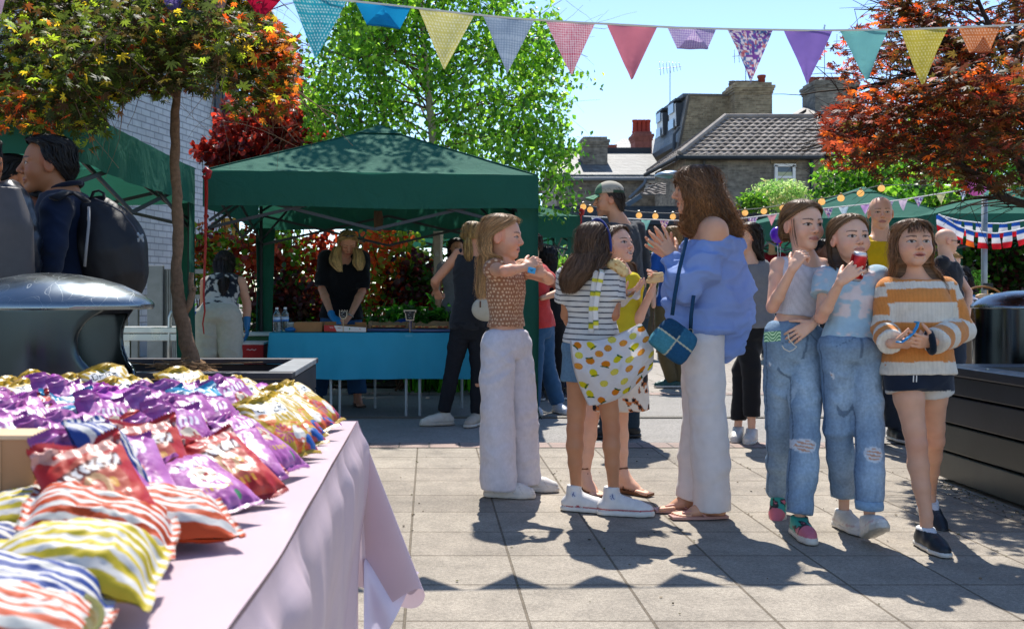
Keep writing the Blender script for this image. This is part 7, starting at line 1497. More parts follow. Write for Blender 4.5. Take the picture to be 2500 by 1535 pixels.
C4 = (1100, 500, 1.89); C5 = (1500, 380, 1.6436); C6 = (1800, 440, 1.575); PX = (0, 0, 1); CD = (0, 300, 3.024)
GR_ = 'people at the street market'

# ---- girl in the white tank top
f = Fig('slim girl in a white ribbed tank top and ripped pale jeans, hand at her mouth', 4.5, C6, dict(head=(252, 176), neck=(262, 296, .02), sr=(158, 326, .02), sl=(330, 330, .06), er=(135, 488, -.06), wr=(214, 338, -.19), el=(368, 470, .03), wl=(288, 552, -.11),
 hr=(172, 640, .0), hl=(262, 640, .02), kr=(162, 950, .10), ar=(160, 1180, .26), kl=(262, 975, -.10), al=(240, 1245, -.15)), (.28, -1, -.02), hs=1.0, S=.80, h=.006, hf=.0026, skin='fair', lf=.94, nk=.041)
f.body(hands=dict(r=dict(d=(.5, -.1, .9), n=(.75, .6, -.1), curl=(1.0, 1.1, .6), hk=.8, spread=.05), l=dict(d=(-.9, -.1, -.55), n=(.1, 1, -.3), curl=(.35, .45, .3), hk=.8)), face=dict(brow='#3a281a', lips='#a85a55'), fat=1.03, armsc=.93)
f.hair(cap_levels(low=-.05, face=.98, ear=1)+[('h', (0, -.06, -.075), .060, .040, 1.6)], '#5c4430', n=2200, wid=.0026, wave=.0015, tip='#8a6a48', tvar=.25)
f.hair([('h', (.078, .035, .03), .006, .006, 0), ('h', (.083, .05, -.03), .006, .006, 0), ('h', (.080, .06, -.08), .008, .008, 0), ('h', (.072, .066, -.115), .004, .004, 0)], '#6a4c30', n=9, wid=.002, wave=.002, under=False, name='loose_lock')
def tankc(v, N): u = (v-f.j['hipc'])@f.TR; return np.tile(lin('#cfccd2'), (len(v), 1))*(1-.10*(np.sin(u*900) > .3)*(abs(N@f.TF) > .3))[:, None]
f.top(tankc, sleeve=0, hem=.34, top=.93, inf=.005, ncut=.072, nfwd=.045, ndz=.012, name='tank_top', fold=.003, seed=1)
f.trousers(denim(f, '#7890a8', '#b0c4d2', '#586e86', rips=[(rip(f, 245, 1015, -.12), .040, .024), (rip(f, 130, 712, -.08), .016, .010)]), waist=.26, wide=(.094, .078, .070), name='jeans', m=M_denim(), fold=.007, fscale=(9, 9, 6), length=1.04)
def chunky(c, hh, ff, xx):
 n = fbm(ff*30, hh*40, xx*30, 2); c = np.tile(lin('#1c2226'), (len(hh), 1)); c = mixc(c, lin('#2a9a8a'), (n > .05)*1.); c = mixc(c, lin('#c86a78'), ((ff > .12) | (n < -.28))*1.); c = mixc(c, lin('#d8d2c4'), (hh < .034)*1.); return c
f.shoe('l', (-.05, -1), L=.225, accent=chunky, sole='#cfc6b8', tall=1.3, name='trainer'); f.shoe('r', (-.45, -.9), L=.225, accent=chunky, sole='#cfc6b8', tall=1.3, name='trainer', pitch=-.55, z0=.035)
gA = f
c = P(1800+133/1.575, 440+600/1.575, 4.36); t = thing('phone', 'phone in a green wavy case sticking out of the ripped jeans pocket', 'phone', c); X_ = np.linspace(-.036, .036, 30)[None, :]; Z_ = np.linspace(-.022, .022, 20)[:, None]
mb1('case', M_plast(), t, lambda q: q.grid(np.stack([c[0]+X_+0*Z_, c[1]-.002+0*X_+0*Z_, c[2]+Z_+.08*X_], 2)[::-1], mixc(lin('#2f7a4a')*np.ones((20, 30, 3)), lin('#b8d8a8'), (np.sin((Z_+.012*np.cos(X_*110))*420) > 0)*1.)[::-1], .008)); mb1('camera_lens', M_plast(), t, lambda q: q.box(c+V3(-.027, -.004, .012), (.012, .003, .012), lin('#15181a')))
t = thing('earphone_cable', 'thin pale cord looping from the hand of the girl in the white tank', 'cord', c); mb1('cord', M_plast(), t, lambda q: q.tube([P(1800+x/1.575, 440+y/1.575, 4.33) for x, y in ((195, 590), (198, 610), (215, 630), (228, 640), (215, 652), (200, 658), (180, 648), (172, 635))], .0022, 6, lin('#d8cdb8')))

# ---- girl with the drinks can
f = Fig('girl in a pale blue cloud print tee drinking from a red can', 4.35, C6, dict(head=(432, 228), neck=(445, 345, .03), sr=(345, 385, .02), sl=(537, 378, .04), er=(322, 528, -.04), wr=(398, 388, -.20), el=(552, 520, .10), wl=(545, 640, .10),
 hr=(385, 650), hl=(490, 650), kr=(388, 955, .02), ar=(410, 1215, .14), kl=(508, 950, -.05), al=(508, 1262, -.12)), (.10, -1, .10), hs=.945, S=.79, h=.006, hf=.0026, lf=.90, nk=.041)
f.body(hands=dict(r=dict(d=(.62, -.22, .62), n=(.45, .9, -.1), curl=(.42, .5, .25), thumb=(.5, .5, .7), spread=.15, hk=.82)), fat=1.08, armsc=.93, face=dict(brow='#5a4028', lips='#b06a62'))
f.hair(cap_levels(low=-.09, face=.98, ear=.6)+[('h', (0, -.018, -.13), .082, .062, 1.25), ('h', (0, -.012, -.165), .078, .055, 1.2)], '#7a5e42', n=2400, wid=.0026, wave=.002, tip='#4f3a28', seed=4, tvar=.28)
def cloudc(v, N):
 n = fbm(v[:, 0]*13+3, v[:, 1]*8, v[:, 2]*26, 3); return mixc(np.tile(lin('#a3bfce'), (len(v), 1)), lin('#d8cccc'), sstep(.27, .38, n))
f.top(cloudc, sleeve=.42, hem=.13, top=.95, inf=.008, ncut=.062, name='tee_shirt', fold=.004, seed=6, sinf=.020)
f.trousers(denim(f, '#758ea8', '#acc0d0', '#586e88', rips=[(rip(f, 515, 1050, -.10), .030, .026), (rip(f, 372, 762, -.10), .018, .018)]), waist=.15, wide=(.086, .074, .070), name='jeans', m=M_denim(), fold=.006, fscale=(9, 9, 6), length=.97, inf=.010)
for q in 'rl':
 a = f.j['a'+q]; mb1('cuff', M_denim(), f.root, lambda m_: m_.lathe([(.050, 0), (.056, .002), (.058, .018), (.055, .038), (.048, .040)], a+V3(0, 0, -.003), 24, lin('#88a4bc')), smooth=True)
cream = lambda c, hh, ff, xx: mixc(mixc(np.tile(lin('#d4cdc2'), (len(hh), 1)), lin('#c09a9a'), ((abs(hh-.035-.1*abs(ff-.05)) < .005))*.7), lin('#e6e2da'), (fbm(ff*25, hh*30, xx*20) > .15)*.7)
f.shoe('r', (.15, -1), L=.22, accent=cream, sole='#dad4ca', tall=1.2, name='trainer'); f.shoe('l', (-.1, -1), L=.22, accent=cream, sole='#c8c2b6', tall=1.3, name='trainer', pitch=.42, z0=.03)
c = P(1800+462/1.575, 440+330/1.575, 4.16); ax_ = unit(V3(.12, -.25, 1)); xx_ = unit(np.cross(V3(0, 1, 0), ax_)); Rm = np.stack([xx_, np.cross(ax_, xx_), ax_], 1)
t = thing('drinks_can', 'red fizzy drink can held up to the mouth of the girl in the cloud tee', 'drinks can', c); prof = [(.0, -.058), (.022, -.060), (.024, -.062), (.030, -.052), (.0315, -.047), (.0315, .045), (.026, .056), (.026, .059), (.0, .057)]
mb1('can', mat('can_metal', .25, .6, metal=.6, var=.0), t, lambda q: q.lathe(prof, c, 32, np.array([lin('#c8ccd0')]*4+[lin('#b01418')]*2+[lin('#c8ccd0')]*3), Rm), smooth=True)
def lbl(q):
 for k in range(9): a = -1.9+k*.09; q.box(c+Rm@V3(.0318*math.cos(a), .0318*math.sin(a), -.012+.007*math.sin(k*2.2)), (.002, .002, .010), lin('#e8e4e0'))
 q.box(c+Rm@V3(.0318*math.cos(-1.1), .0318*math.sin(-1.1), -.022), (.006, .003, .020), lin('#d8dcd0'))
mb1('lettering', M_plast(), t, lbl)

# ---- girl in the orange and white sweater
f = Fig('girl with long brown hair in an orange and white striped sweater and navy shorts', 4.25, C6, dict(head=(674, 250), neck=(682, 372, .03), sr=(585, 425, .03), sl=(795, 418, .05), er=(562, 575, .0), wr=(592, 628, -.15), el=(862, 575, .02), wl=(752, 622, -.17),
 hr=(645, 745), hl=(745, 745, .02), kr=(690, 1015, -.06), ar=(727, 1290, -.10), kl=(758, 1000, .12), al=(742, 1195, .34)), (-.12, -1, .13), hs=.94, S=.80, h=.006, hf=.0026, skin='mid', lf=.90, nk=.041)
f.skin = lin('#d6a284'); f.legk = 1
f.body(hands=dict(r=dict(d=(.95, -.35, .0), n=(.0, .6, .8), curl=(.5, .5, .3), hk=.8), l=dict(d=(-.95, -.35, .05), n=(.0, .9, .4), curl=(.4, .5, .3), hk=.8)), mouth=.007, face=dict(brow='#4a3422', lips='#b0605a'), fat=1.12)
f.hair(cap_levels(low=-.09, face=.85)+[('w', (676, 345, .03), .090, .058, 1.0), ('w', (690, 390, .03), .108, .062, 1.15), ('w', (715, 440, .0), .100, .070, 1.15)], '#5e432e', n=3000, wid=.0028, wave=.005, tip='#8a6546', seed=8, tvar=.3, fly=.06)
f.hair([('h', (-.005, .075, .092), .035, .012, 0), ('h', (-.005, .088, .06), .05, .010, 0), ('h', (-.006, .092, .036), .056, .008, 0)], '#5a4029', n=130, wid=.0022, wave=.002, under=False, name='fringe', seed=3, fly=0)
def sweat(fg):
 o, w = lin('#d08544'), lin('#d8cfc0'); B = [(.0, .11, w), (.11, .40, o), (.40, .52, o), (.52, .69, w), (.69, .87, o), (.87, .93, w), (.93, 1.3, o)]
 def fn(v, N):
  h = (v-fg.j['hipc'])@fg.A/fg.tl; c = np.tile(o, (len(v), 1))
  for a, b, k in ((-.05, .13, w), (.53, .73, w), (.87, .945, w)): c[(h >= a) & (h < b)] = k
  for q in 'rl':
   s_, d = armt(fg, v, q); u = abs((v-fg.j['hipc'])@fg.TR); fw_ = (v-fg.j['hipc'])@fg.TF; m = (d < .14) & ((u > .150) | ((fw_ > .112) & (s_ > .2) & (d < .075))); L = np.linalg.norm(fg.j['e'+q]-fg.j['s'+q])+np.linalg.norm(fg.j['w'+q]-fg.j['e'+q]); r = s_/L
   k = np.tile(o, (len(v), 1))
   for a, b in ((.0, .13), (.36, .50), (.70, .80), (.93, 1.5)): k[(r >= a) & (r < b)] = w
   c[m] = k[m]
  u = (v-fg.j['hipc'])@fg.TR; return c*(1-.10*(np.sin(u*700+h*2) > .4))[:, None]
 return fn
f.top(sweat(f), sleeve=1.93, hem=-.0, top=.97, inf=.026, sinf=.018, ncut=.062, name='sweater', fold=.006, seed=3, cuff=1.45, bag=1.15, fscale=(10, 10, 6), nfwd=.02, ndz=.045)
def shortc(v, N): h = (v-f.j['hipc'])@f.A/f.tl; z = v[:, 2]; zb = f.j['hr'][2]-.075; c = np.tile(lin('#1c2434'), (len(v), 1)); return mixc(c, lin('#c8c4bc'), (z < zb+.008)*1.)
f.trousers(shortc, waist=.1, wide=(.108, .108, .108), length=.125, name='shorts', fold=.003, inf=.012)
nav = lambda c, hh, ff, xx: mixc(np.tile(lin('#1a222c'), (len(hh), 1)), lin('#d8d8d8'), ((hh > .088))*1.)
f.shoe('r', (.0, -1), L=.225, accent=nav, sole='#c8c4bc', name='trainer', tall=1.0); f.shoe('l', (-.05, -1), L=.225, accent=nav, sole='#c8c4bc', name='trainer', pitch=-.35, z0=.02)
mb1('drawstring', M_cloth(), f.root, lambda q: [q.tube([P(1800+x/1.575, 440+750/1.575, 4.11), P(1800+(x-1)/1.575, 440+775/1.575, 4.10)], .0025, 5, lin('#ded8cc')) for x in (678, 690)])
mb1('hair_scrunchie', M_cloth(), f.root, lambda q: q.tube([f.j['wl']+.040*(math.cos(a)*V3(0, .3, 1)+math.sin(a)*V3(.25, 1, 0))+V3(-.01, 0, 0) for a in np.linspace(0, 6.28, 17)], .014, 8, lin('#0e1a26')), smooth=True)
t = thing('slap_band', 'bright blue band in the hands of the girl in the orange sweater', 'wristband', P(2214, 840, 4.05))
mb1('band', M_plast(), t, lambda q: q.tube([P(1850+x/3.36, 470+y/3.36, 4.05) for x, y in ((1140, 1225), (1180, 1228), (1230, 1190), (1275, 1150), (1305, 1100), (1315, 1060), (1290, 1062))], [.012, .013, .013, .013, .013, .013, .012], 8, lin('#1d8fcc'), flat=.3), smooth=True)
gC = f

# ---- girl in the brown dotted top
f = Fig('girl in a brown dotted crop top and pale grey wide trousers, arms raised in front', 5.25, C4, dict(head=(240, 152, .0), neck=(252, 270, .02), sr=(200, 296, -.07), sl=(330, 296, .09), er=(252, 306, -.26), wr=(338, 290, -.20), el=(455, 345, -.04), wl=(428, 318, -.19),
 hr=(218, 650, -.05), hl=(300, 650, .06), kr=(215, 950, -.06), ar=(222, 1270, -.06), kl=(325, 940, .06), al=(335, 1240, .10)), (.97, -.30, -.05), hs=1.05, S=.76, h=.006, hf=.0026, skin='fair', lf=.90, nk=.041)
f.skin = lin('#d8a284')
f.body(hands=dict(r=dict(d=(.9, .1, .5), n=(.2, .8, -.5), curl=(.9, 1.0, .6), hk=.85), l=dict(d=(-.85, .1, .35), n=(.1, .9, -.2), curl=(.9, .9, .5), hk=.85)), face=dict(brow='#6a4c30', lips='#b0625c'), armsc=1.05, fat=1.06)
f.hair(cap_levels(low=-.09, face=1.05, ear=.8)+[('w', (198, 250, .02), .070, .075, .7), ('w', (172, 320, .03), .055, .050, .2), ('w', (155, 390, .03), .045, .038, 0), ('w', (158, 440, .02), .036, .034, 0)], '#8a6a48', n=3000, wid=.0028, wave=.007, tip='#c09868', seed=12, tvar=.3, fly=.07)
def dots(v, N):
 s = .0200; h = (v-f.j['hipc'])@f.A; u = np.arctan2((v-f.j['hipc'])@f.TF, (v-f.j['hipc'])@f.TR)*.115; j = np.round(h/s); uu = u/s-.5*(j % 2); i = np.round(uu); d = np.hypot((uu-i)*s+.0045*_val[(i.astype(int)*7+j.astype(int)*13) & 255], h-j*s+.0045*_val[(i.astype(int)*5+j.astype(int)*29) & 255]); return mixc(np.tile(lin('#9a6b50'), (len(v), 1)), lin('#d8b898'), sstep(.0068, .0042, d))
f.h = .003; f.top(dots, sleeve=.16, hem=.235, top=.95, inf=.007, ncut=.058, name='crop_top', fold=.005, seed=12); f.h = .006
f.trousers(lambda v, N: np.tile(lin('#d0ccd3'), (len(v), 1))*(1+.05*vnoise(v[:, 0]*200, v[:, 1]*200, v[:, 2]*90)+.04*fbm(v[:, 0]*60, v[:, 1]*60, v[:, 2]*60))[:, None], waist=.19, wide=(.116, .112, .122), name='wide_trousers', fold=.008, length=1.04, seed=4, fscale=(9, 9, 3.2), inf=.012)
mb1('waistband', M_cloth(), f.root, lambda q: q.tube([f.tp(.102*math.cos(a), .165+.0*a, .074*math.sin(a)) for a in np.linspace(0, 6.283, 33)], .013, 8, lin('#cac6cd')), smooth=True)
wht = lambda c, hh, ff, xx: mixc(np.tile(lin('#d6d2cc'), (len(hh), 1)), lin('#b8b2aa'), (abs(np.sin(ff*60+hh*40)) < .14)*.6)
f.shoe('r', (1, -.22), L=.25, accent=wht, sole='#cfc8bc', name='trainer', tall=1.25); f.shoe('l', (1, -.15), L=.25, accent=wht, sole='#d6d0c6', name='trainer', tall=1.25)
t = thing('slap_band', 'small blue band with a black squiggle held up by the girl in brown', 'wristband', P(1297, 658, 5.04)); c = P(1298, 660, 5.02)
mb1('band', M_plast(), t, lambda q: [q.box(c, (.040, .006, .030), lin('#1d9ad0'), np.array([[.97, 0, .2], [0, 1, 0], [-.2, 0, .97]]), .002)]); mb1('squiggle', M_plast(), t, lambda q: q.tube([c+V3(-.008+.004*i, -.0045, .005*math.sin(i*2.2)) for i in range(5)], .0013, 4, lin('#102030')))

# ---- girl in the striped tee with the lemon tote
f = Fig('girl with blue headband and long brown hair in a white tee with thin dark stripes', 4.8, C4, dict(head=(674, 186), neck=(655, 290, .0), sr=(742, 338, -.02), sl=(545, 336, .05), er=(752, 508, -.05), wr=(766, 352, .06), el=(535, 510, .10), wl=(590, 600, .22),
 hr=(700, 670, -.02), hl=(600, 672, .04), kr=(742, 1030, -.03), ar=(752, 1300, -.03), kl=(575, 1035, .03), al=(578, 1290, .06)), (.85, .5, .0), hs=.93, S=.79, h=.006, hf=.003, skin='mid', lf=.90, nk=.041)
f.skin = lin('#c08662'); f.legk = 1
f.body(hands=dict(r=dict(d=(-.1, .1, 1), n=(.7, .7, 0), curl=(.6, .7, .5), hk=.85)), face=dict(brow='#3a281a'))
f.hair(cap_levels(low=-.09, face=1.0)+[('w', (655, 228, -.02), .086, .086, 1.0), ('w', (628, 262, -.03), .098, .082, .8), ('w', (594, 310, -.05), .098, .066, .5), ('w', (565, 345, -.06), .075, .050, .3), ('w', (552, 385, -.06), .05, .030, .0), ('w', (545, 410, -.06), .02, .015, .0)], '#4a3628', n=3200, wid=.0028, wave=.009, tip='#6e523c', seed=21, tvar=.3, fly=.05)
mb1('headband', M_cloth(), f.root, lambda q: q.tube([f.hp(.094*math.cos(a)*.98, .015-.010*math.sin(a), .0+.128*math.sin(a)) for a in np.linspace(-.3, math.pi+.3, 26)], .0135, 10, lin('#2c3a7c'), flat=.5), smooth=True)
def stripes(v, N):
 h = (v-f.j['hipc'])@f.A; k = np.full(len(v), 1e3)
 for q in 'rl': s_, d = armt(f, v, q); u = abs((v-f.j['hipc'])@f.TR); m = (d < .12) & (u > .140); h = np.where(m, s_+.005, h)
 return mixc(np.tile(lin('#d8d3cc'), (len(v), 1)), lin('#23283a'), sstep(.0042, .0018, abs((h % .026)-.004)))
f.top(stripes, sleeve=.62, hem=.10, top=.955, inf=.016, ncut=.055, name='striped_tee', fold=.005, seed=9, sinf=.024, h=None) if False else f.cloth
f.h = .0034; f.top(stripes, sleeve=.62, hem=.10, top=.955, inf=.016, ncut=.055, name='striped_tee', fold=.005, seed=9, sinf=.024); f.h = .006
f.trousers(denim(f, '#66849c', '#8aa2b6', '#50687f'), waist=.12, wide=(.106, .106, .106), length=.20, name='denim_shorts', m=M_denim(), fold=.004, inf=.014)
def conv(c, hh, ff, xx):
 c = np.tile(lin('#d9d6d4'), (len(hh), 1)); c = mixc(c, lin('#a8303c'), (abs(hh-.030) < .0035)*1.); s_ = (abs(xx) > .012) & (np.hypot(ff+.005, hh-.095) < .017); a = np.arctan2(hh-.095, ff+.005); st = np.hypot(ff+.005, hh-.095) < .006+.006*np.cos(a*5-1.57)
 c = mixc(c, lin('#b8c0d0'), s_*.6); return mixc(c, lin('#1c3a80'), (s_ & st)*1.)
for q, d in (('r', (1, -.2)), ('l', (1, -.35))): f.shoe(q, d, L=.25 if q == 'r' else .235, accent=conv, sole='#d8d4cc', name='high_top', high=.04, tall=1.0)
gB = f
# tote bag
def tote():
 cr = [(558, 625), (882, 548), (930, 757), (640, 925)]; t = thing('tote_bag', 'white tote bag printed with lemons and oranges on the shoulder of the striped girl', 'tote bag', P(1100+700/1.89, 500+750/1.89, 4.56)*V3(1, 1, 0)); Yc = 4.57
 a, b, c_, d = [P(1100+x/1.89, 500+y/1.89, Yc) for x, y in cr]; n = 130; U = np.linspace(0, 1, n)[None, :, None]; V = np.linspace(0, 1, n)[:, None, None]
 G = (a*(1-U)+b*U)*(1-V)+(d*(1-U)+c_*U)*V; u, v = U[..., 0], V[..., 0]; r_ = V3(0, 0, -1)*(.045*np.sin(math.pi*u)*(1-v)*0)[..., None]
 G = G+V3(0, 0, 1)*(-.03*np.sin(math.pi*u)*(1-v))[..., None]+V3(0, 0, -1)*(.045*np.sin(math.pi*u)*v)[..., None]+V3(1, 0, 0)*(.03*np.sin(math.pi*v)*u-.02*np.sin(math.pi*v)*(1-u))[..., None]
 G[..., 1] += -.055*np.sin(math.pi*u)**.7*np.sin(math.pi*np.clip(v, 0, 1))**.6+.012*fbm(u*5+v*2, v*4, 1)+.010*np.sin((u*1.2-v*.5)*14)*(1-v)
 W_, H_ = .37, .38; X = (u*W_+0*v); Z = (v*H_+0*u); C = np.ones(G.shape)*lin('#dcd8d8'); R = np.random.default_rng(6); pts = []
 Y_, O_, GN = lin('#d4c420'), lin('#d07a1c'), lin('#245a2c')
 for k in range(900):
  q = R.uniform((.012, .012), (W_-.01, H_-.012))
  if all(np.hypot(*(q-p)) > .053 for p in pts): pts.append(q)
 for k, q in enumerate(pts):
  th = R.uniform(0, 6.28); dx, dz = X-q[0], Z-q[1]; p_ = dx*math.cos(th)+dz*math.sin(th); r_ = -dx*math.sin(th)+dz*math.cos(th); kd = k % 4
  if kd == 0: m = (p_/.024)**2+(r_/.0175)**2 < 1; tip = (abs(r_) < .004) & (p_ > .015) & (p_ < .0235); C[m | tip] = Y_
  elif kd == 1: m = np.hypot(dx, dz) < .020; C[m] = O_
  elif kd == 2: m = np.hypot(dx, dz) < .0195; C[m] = lin('#dcd060'); sp = m & (abs(np.sin(np.arctan2(dz, dx)*4)) < .25) | (m & (np.hypot(dx, dz) > .0165)); C[sp] = Y_
  else: m = np.hypot(dx, dz) < .019; C[m] = lin('#e09a40'); sp = m & (abs(np.sin(np.arctan2(dz, dx)*4)) < .25) | (m & (np.hypot(dx, dz) > .016)); C[sp] = O_
  if kd < 2:
   for s_ in (-1, 1): a2 = th+s_*.5+math.pi; ex, ez = dx-math.cos(a2)*.019, dz-math.sin(a2)*.019; a3 = a2+s_*.9; pp = ex*math.cos(a3)+ez*math.sin(a3); rr = -ex*math.sin(a3)+ez*math.cos(a3); C[(pp/.011)**2+(rr/.0042)**2 < 1] = GN
 m = MB(); m.grid(G, C); G2 = G.copy(); G2[..., 1] = 2*Yc+.035-G[..., 1]*1.0; G2[..., 1] = Yc+.05-(G[..., 1]-Yc)*.6; m.grid(G2[:, ::-1], C[:, ::-1]); L_ = [G[0], G[-1], G[:, 0], G[:, -1]]; L2 = [G2[0], G2[-1], G2[:, 0], G2[:, -1]]
 for i in (1, 2, 3): m.grid(np.stack([L_[i], L2[i]]), lin('#cfcaca'))
 m.build('bag', M_thin(), t, smooth=True)
 for pts_, yy in (([(672, 572), (668, 480), (682, 390), (700, 312), (712, 296)], 4.60), ([(648, 590), (650, 480), (658, 390), (672, 305), (700, 288)], 4.66)):
  pp = [P(1100+x/1.89, 500+y/1.89, yy-.0+.0*i) for i, (x, y) in enumerate(pts_)]; pp[-1][1] += .10; ps = np.array([pp[0]*(1-s)+pp[1]*s if s <= 1 else pp[int(s)]*(1-s+int(s))+pp[min(int(s)+1, 4)]*(s-int(s)) for s in np.linspace(0, 3.99, 60)]); cc = np.tile(lin('#dcd6d0'), (60, 1)); cc[[i for i in range(60) if i % 11 in (3, 4, 5)]] = lin('#d0c43a'); cc[[i for i in range(60) if i % 22 == 6]] = lin('#2a5a2c')
  mb1('strap', M_cloth(), t, lambda q: q.tube(ps, .013, 8, cc, flat=.22, wv=(0, 1, 0)), smooth=True)
tote()
def bread(name, label, cat, c, a, b, r, col, h=.004, seed=1, parent=None, mt=None):
 D = SDF(); D.cap(a, b, r, r*.85, .01); D.cap(a+(b-a)*.3+V3(0, -.01, .012), b+V3(0, -.005, .01), r*.7, r*.6, .012); v, f_ = D.extract(h); n = fbm(v[:, 0]*40+seed, v[:, 1]*40, v[:, 2]*40); v = v+vnormals(v, f_)*(.003*n)[:, None]; cc = mixc(np.tile(lin(col), (len(v), 1)), lin('#e2c48c'), sstep(-.1, .4, n+.3)); return mkmesh(name, v, f_, cc, mt or mat('bread', .8), parent)
CBc = lambda x, y, Y: P(1280+x/3.288, 440+y/3.288, Y)
t = thing('hot_dog', 'bread roll held to the mouth of the girl in stripes', 'bread roll', CBc(750, 690, 4.9)); bread('bun', '', '', 0, CBc(705, 672, 4.74), CBc(800, 740, 4.72), .027, '#b87a34', parent=t); bread('filling', '', '', 0, CBc(725, 650, 4.72), CBc(800, 705, 4.70), .011, '#b06a3a', parent=t, seed=5)

# ---- girl in yellow
f = Fig('smiling girl in a yellow top and black orange print skirt looking up', 5.3, C4, dict(head=(768, 192), neck=(785, 300, .02), sr=(728, 345, .03), sl=(832, 352, -.0), er=(735, 470, -.10), wr=(790, 415, -.17), el=(850, 560, -.04), wl=(922, 412, -.10),
 hr=(730, 650), hl=(822, 650), kr=(650, 980, -.02), ar=(620, 1258, .0), kl=(785, 985, .03), al=(795, 1245, .02)), (.62, -.75, .22), hs=.94, S=.74, h=.006, hf=.003, skin='fair', lf=.90, nk=.041)
f.legk = 1; f.body(hands=dict(l=dict(d=(.35, -.1, .95), n=(-.3, .1, .5), curl=(.6, .6, .4), hk=.85), r=dict(d=(.6, -.3, .2), n=(0, .3, 1), curl=(.4, .4, .2), hk=.85)), feet=dict(r=dict(d=(.35, -1), L=.215), l=dict(d=(.75, -.8), L=.215)), mouth=.010, face=dict(brow='#6a4c34', smile=True, lips='#b05a58'), armsc=1.0)
f.hair(cap_levels(low=-.09, face=1.1, vol=.97)+[('w', (800, 275, .06), .06, .05, .9), ('w', (822, 330, .05), .055, .04, .4), ('w', (835, 365, .0), .035, .03, 0)], '#5a4230', n=1300, wid=.003, wave=.005, tip='#7a5a3c', seed=31, fly=.1)
f.top(solid('#dcd03c'), sleeve=.10, hem=.05, top=.93, inf=.014, ncut=.07, name='yellow_top', fold=.006, seed=5, m=M_thin(), sinf=.008)
def skc(v, N): n = fbm(v[:, 0]*30, v[:, 1]*20, v[:, 2]*26, 2); c = mixc(np.tile(lin('#16151a'), (len(v), 1)), lin('#d8d0c4'), (n > .06)*1.); return mixc(c, lin('#c8743a'), ((n > -.06) & (n < .03))*1.)
D = SDF(); D.stack(f.j['hipc'], (0, 0, 1), f.TR, [(-.335, .158, .125), (-.2, .150, .118), (-.05, .138, .105), (.08, .112, .085)], .01); f.cloth('skirt', D, skc, fold=.008, fscale=(16, 16, 2))
for q, d in (('r', (.35, -1)), ('l', (.75, -.8))):
 f.sandal(q, d, .215, '#6e4426', [[(.02, -.032, .02), (.03, -.02, .06), (.03, .02, .06), (.02, .032, .02)], [(.06, -.034, .016), (.065, -.015, .05), (.065, .015, .05), (.06, .034, .016)], [(.10, -.036, .014), (.105, 0, .040), (.10, .036, .014)], [(.13, 0, .02), (.09, 0, .042), (.03, .0, .075), (.0, 0, .12)], [(-.035, -.01, .10), (-.0, -.036, .11), (.035, 0, .115), (0, .036, .11), (-.035, .01, .10)], [(-.035, -.01, .13), (-.0, -.036, .14), (.035, 0, .145), (0, .036, .14), (-.035, .01, .13)]])
c = f.j['wr']; t = thing('napkin', 'white paper napkin held by the girl in yellow', 'napkin', P(1540, 700, 5.1)); m = MB(); U = np.linspace(0, 1, 26)[None, :]; V = np.linspace(0, 1, 14)[:, None]; a = P(1512, 715, 5.08); b = P(1568, 690, 5.05)
for k in range(2): m.grid(np.stack([a[0]+(b[0]-a[0])*U+.01*V, a[1]+.05*V+.012*np.sin(U*7+k), a[2]+(b[2]-a[2])*U**1.4-.030*k-.035*V+.012*np.sin(U*9+V*3)], 2), lin('#d8d6d6'), .001)
m.build('paper', M_thin(), t, smooth=True)
t = thing('pizza_slice', 'slice of pizza on bread in the raised hand of the girl in yellow', 'pizza slice', P(1603, 675, 5.15)); bread('crust', '', '', 0, CBc(1000, 812, 5.17), CBc(1105, 800, 5.15), .013, '#d8b488', parent=t); bread('topping', '', '', 0, CBc(1005, 780, 5.16), CBc(1105, 762, 5.14), .010, '#a03020', parent=t, seed=3)

# ---- woman in the blue shirt
f = Fig('woman with long wavy brown hair in an off-shoulder blue shirt and white linen trousers', 4.75, C5, dict(head=(322, 142, .02), neck=(374, 262, .01), sr=(345, 300, .13), sl=(402, 296, -.165), er=(262, 540, .10), wr=(226, 405, .03), el=(272, 545, -.16), wl=(240, 412, -.09),
 hr=(352, 745, .085), hl=(358, 745, -.085), kr=(345, 1060, .08), ar=(322, 1345, .10), kl=(378, 1060, -.07), al=(395, 1392, -.05)), (-.99, .12, -.03), hs=.96, S=.86, h=.006, hf=.003, skin='fair')
f.skin = lin('#d09a7a')
f.body(extra=lambda D: D.chain([(f.j['neck']+V3(.02, -.03, -.03), .05), (f.j['sl']+V3(.005, .03, -.010), .049), (P(1500+412/1.6436, 380+350/1.6436, 4.62), .052)], .05), hands=dict(l=dict(d=(-.55, .05, .85), n=(-.25, 1, -.1), curl=(.18, .2, .12), spread=.35, hk=.98), r=dict(d=(-.75, .05, .65), n=(-.1, -1, .1), curl=(.35, .3, .2), spread=.3, hk=.98)), feet=dict(l=dict(d=(-1, -.08), L=.235), r=dict(d=(-1, -.1), L=.235)), face=dict(brow='#3a281c'))
f.hair([('h', (0, -.012, .130), .008, .008, 0), ('h', (0, -.014, .122), .046, .058, 0), ('h', (0, -.016, .098), .076, .092, 0), ('h', (0, -.018, .060), .090, .102, .25), ('w', (338, 130, .01), .096, .100, .55), ('w', (348, 175, .0), .100, .108, .6), ('w', (368, 230, .01), .092, .122, .5), ('w', (380, 280, .02), .085, .135, .45), ('w', (388, 315, .02), .08, .128, .5), ('w', (395, 342, .02), .07, .11, .6)],
 '#583e2a', n=6000, wid=.003, wave=.014, tip='#96683e', seed=41, tvar=.32, fly=.07, freq=15, lump=.06)
D = SDF(); q = lambda x, y, dy=0: P(1500+x/1.6436, 380+y/1.6436, 4.75+dy)
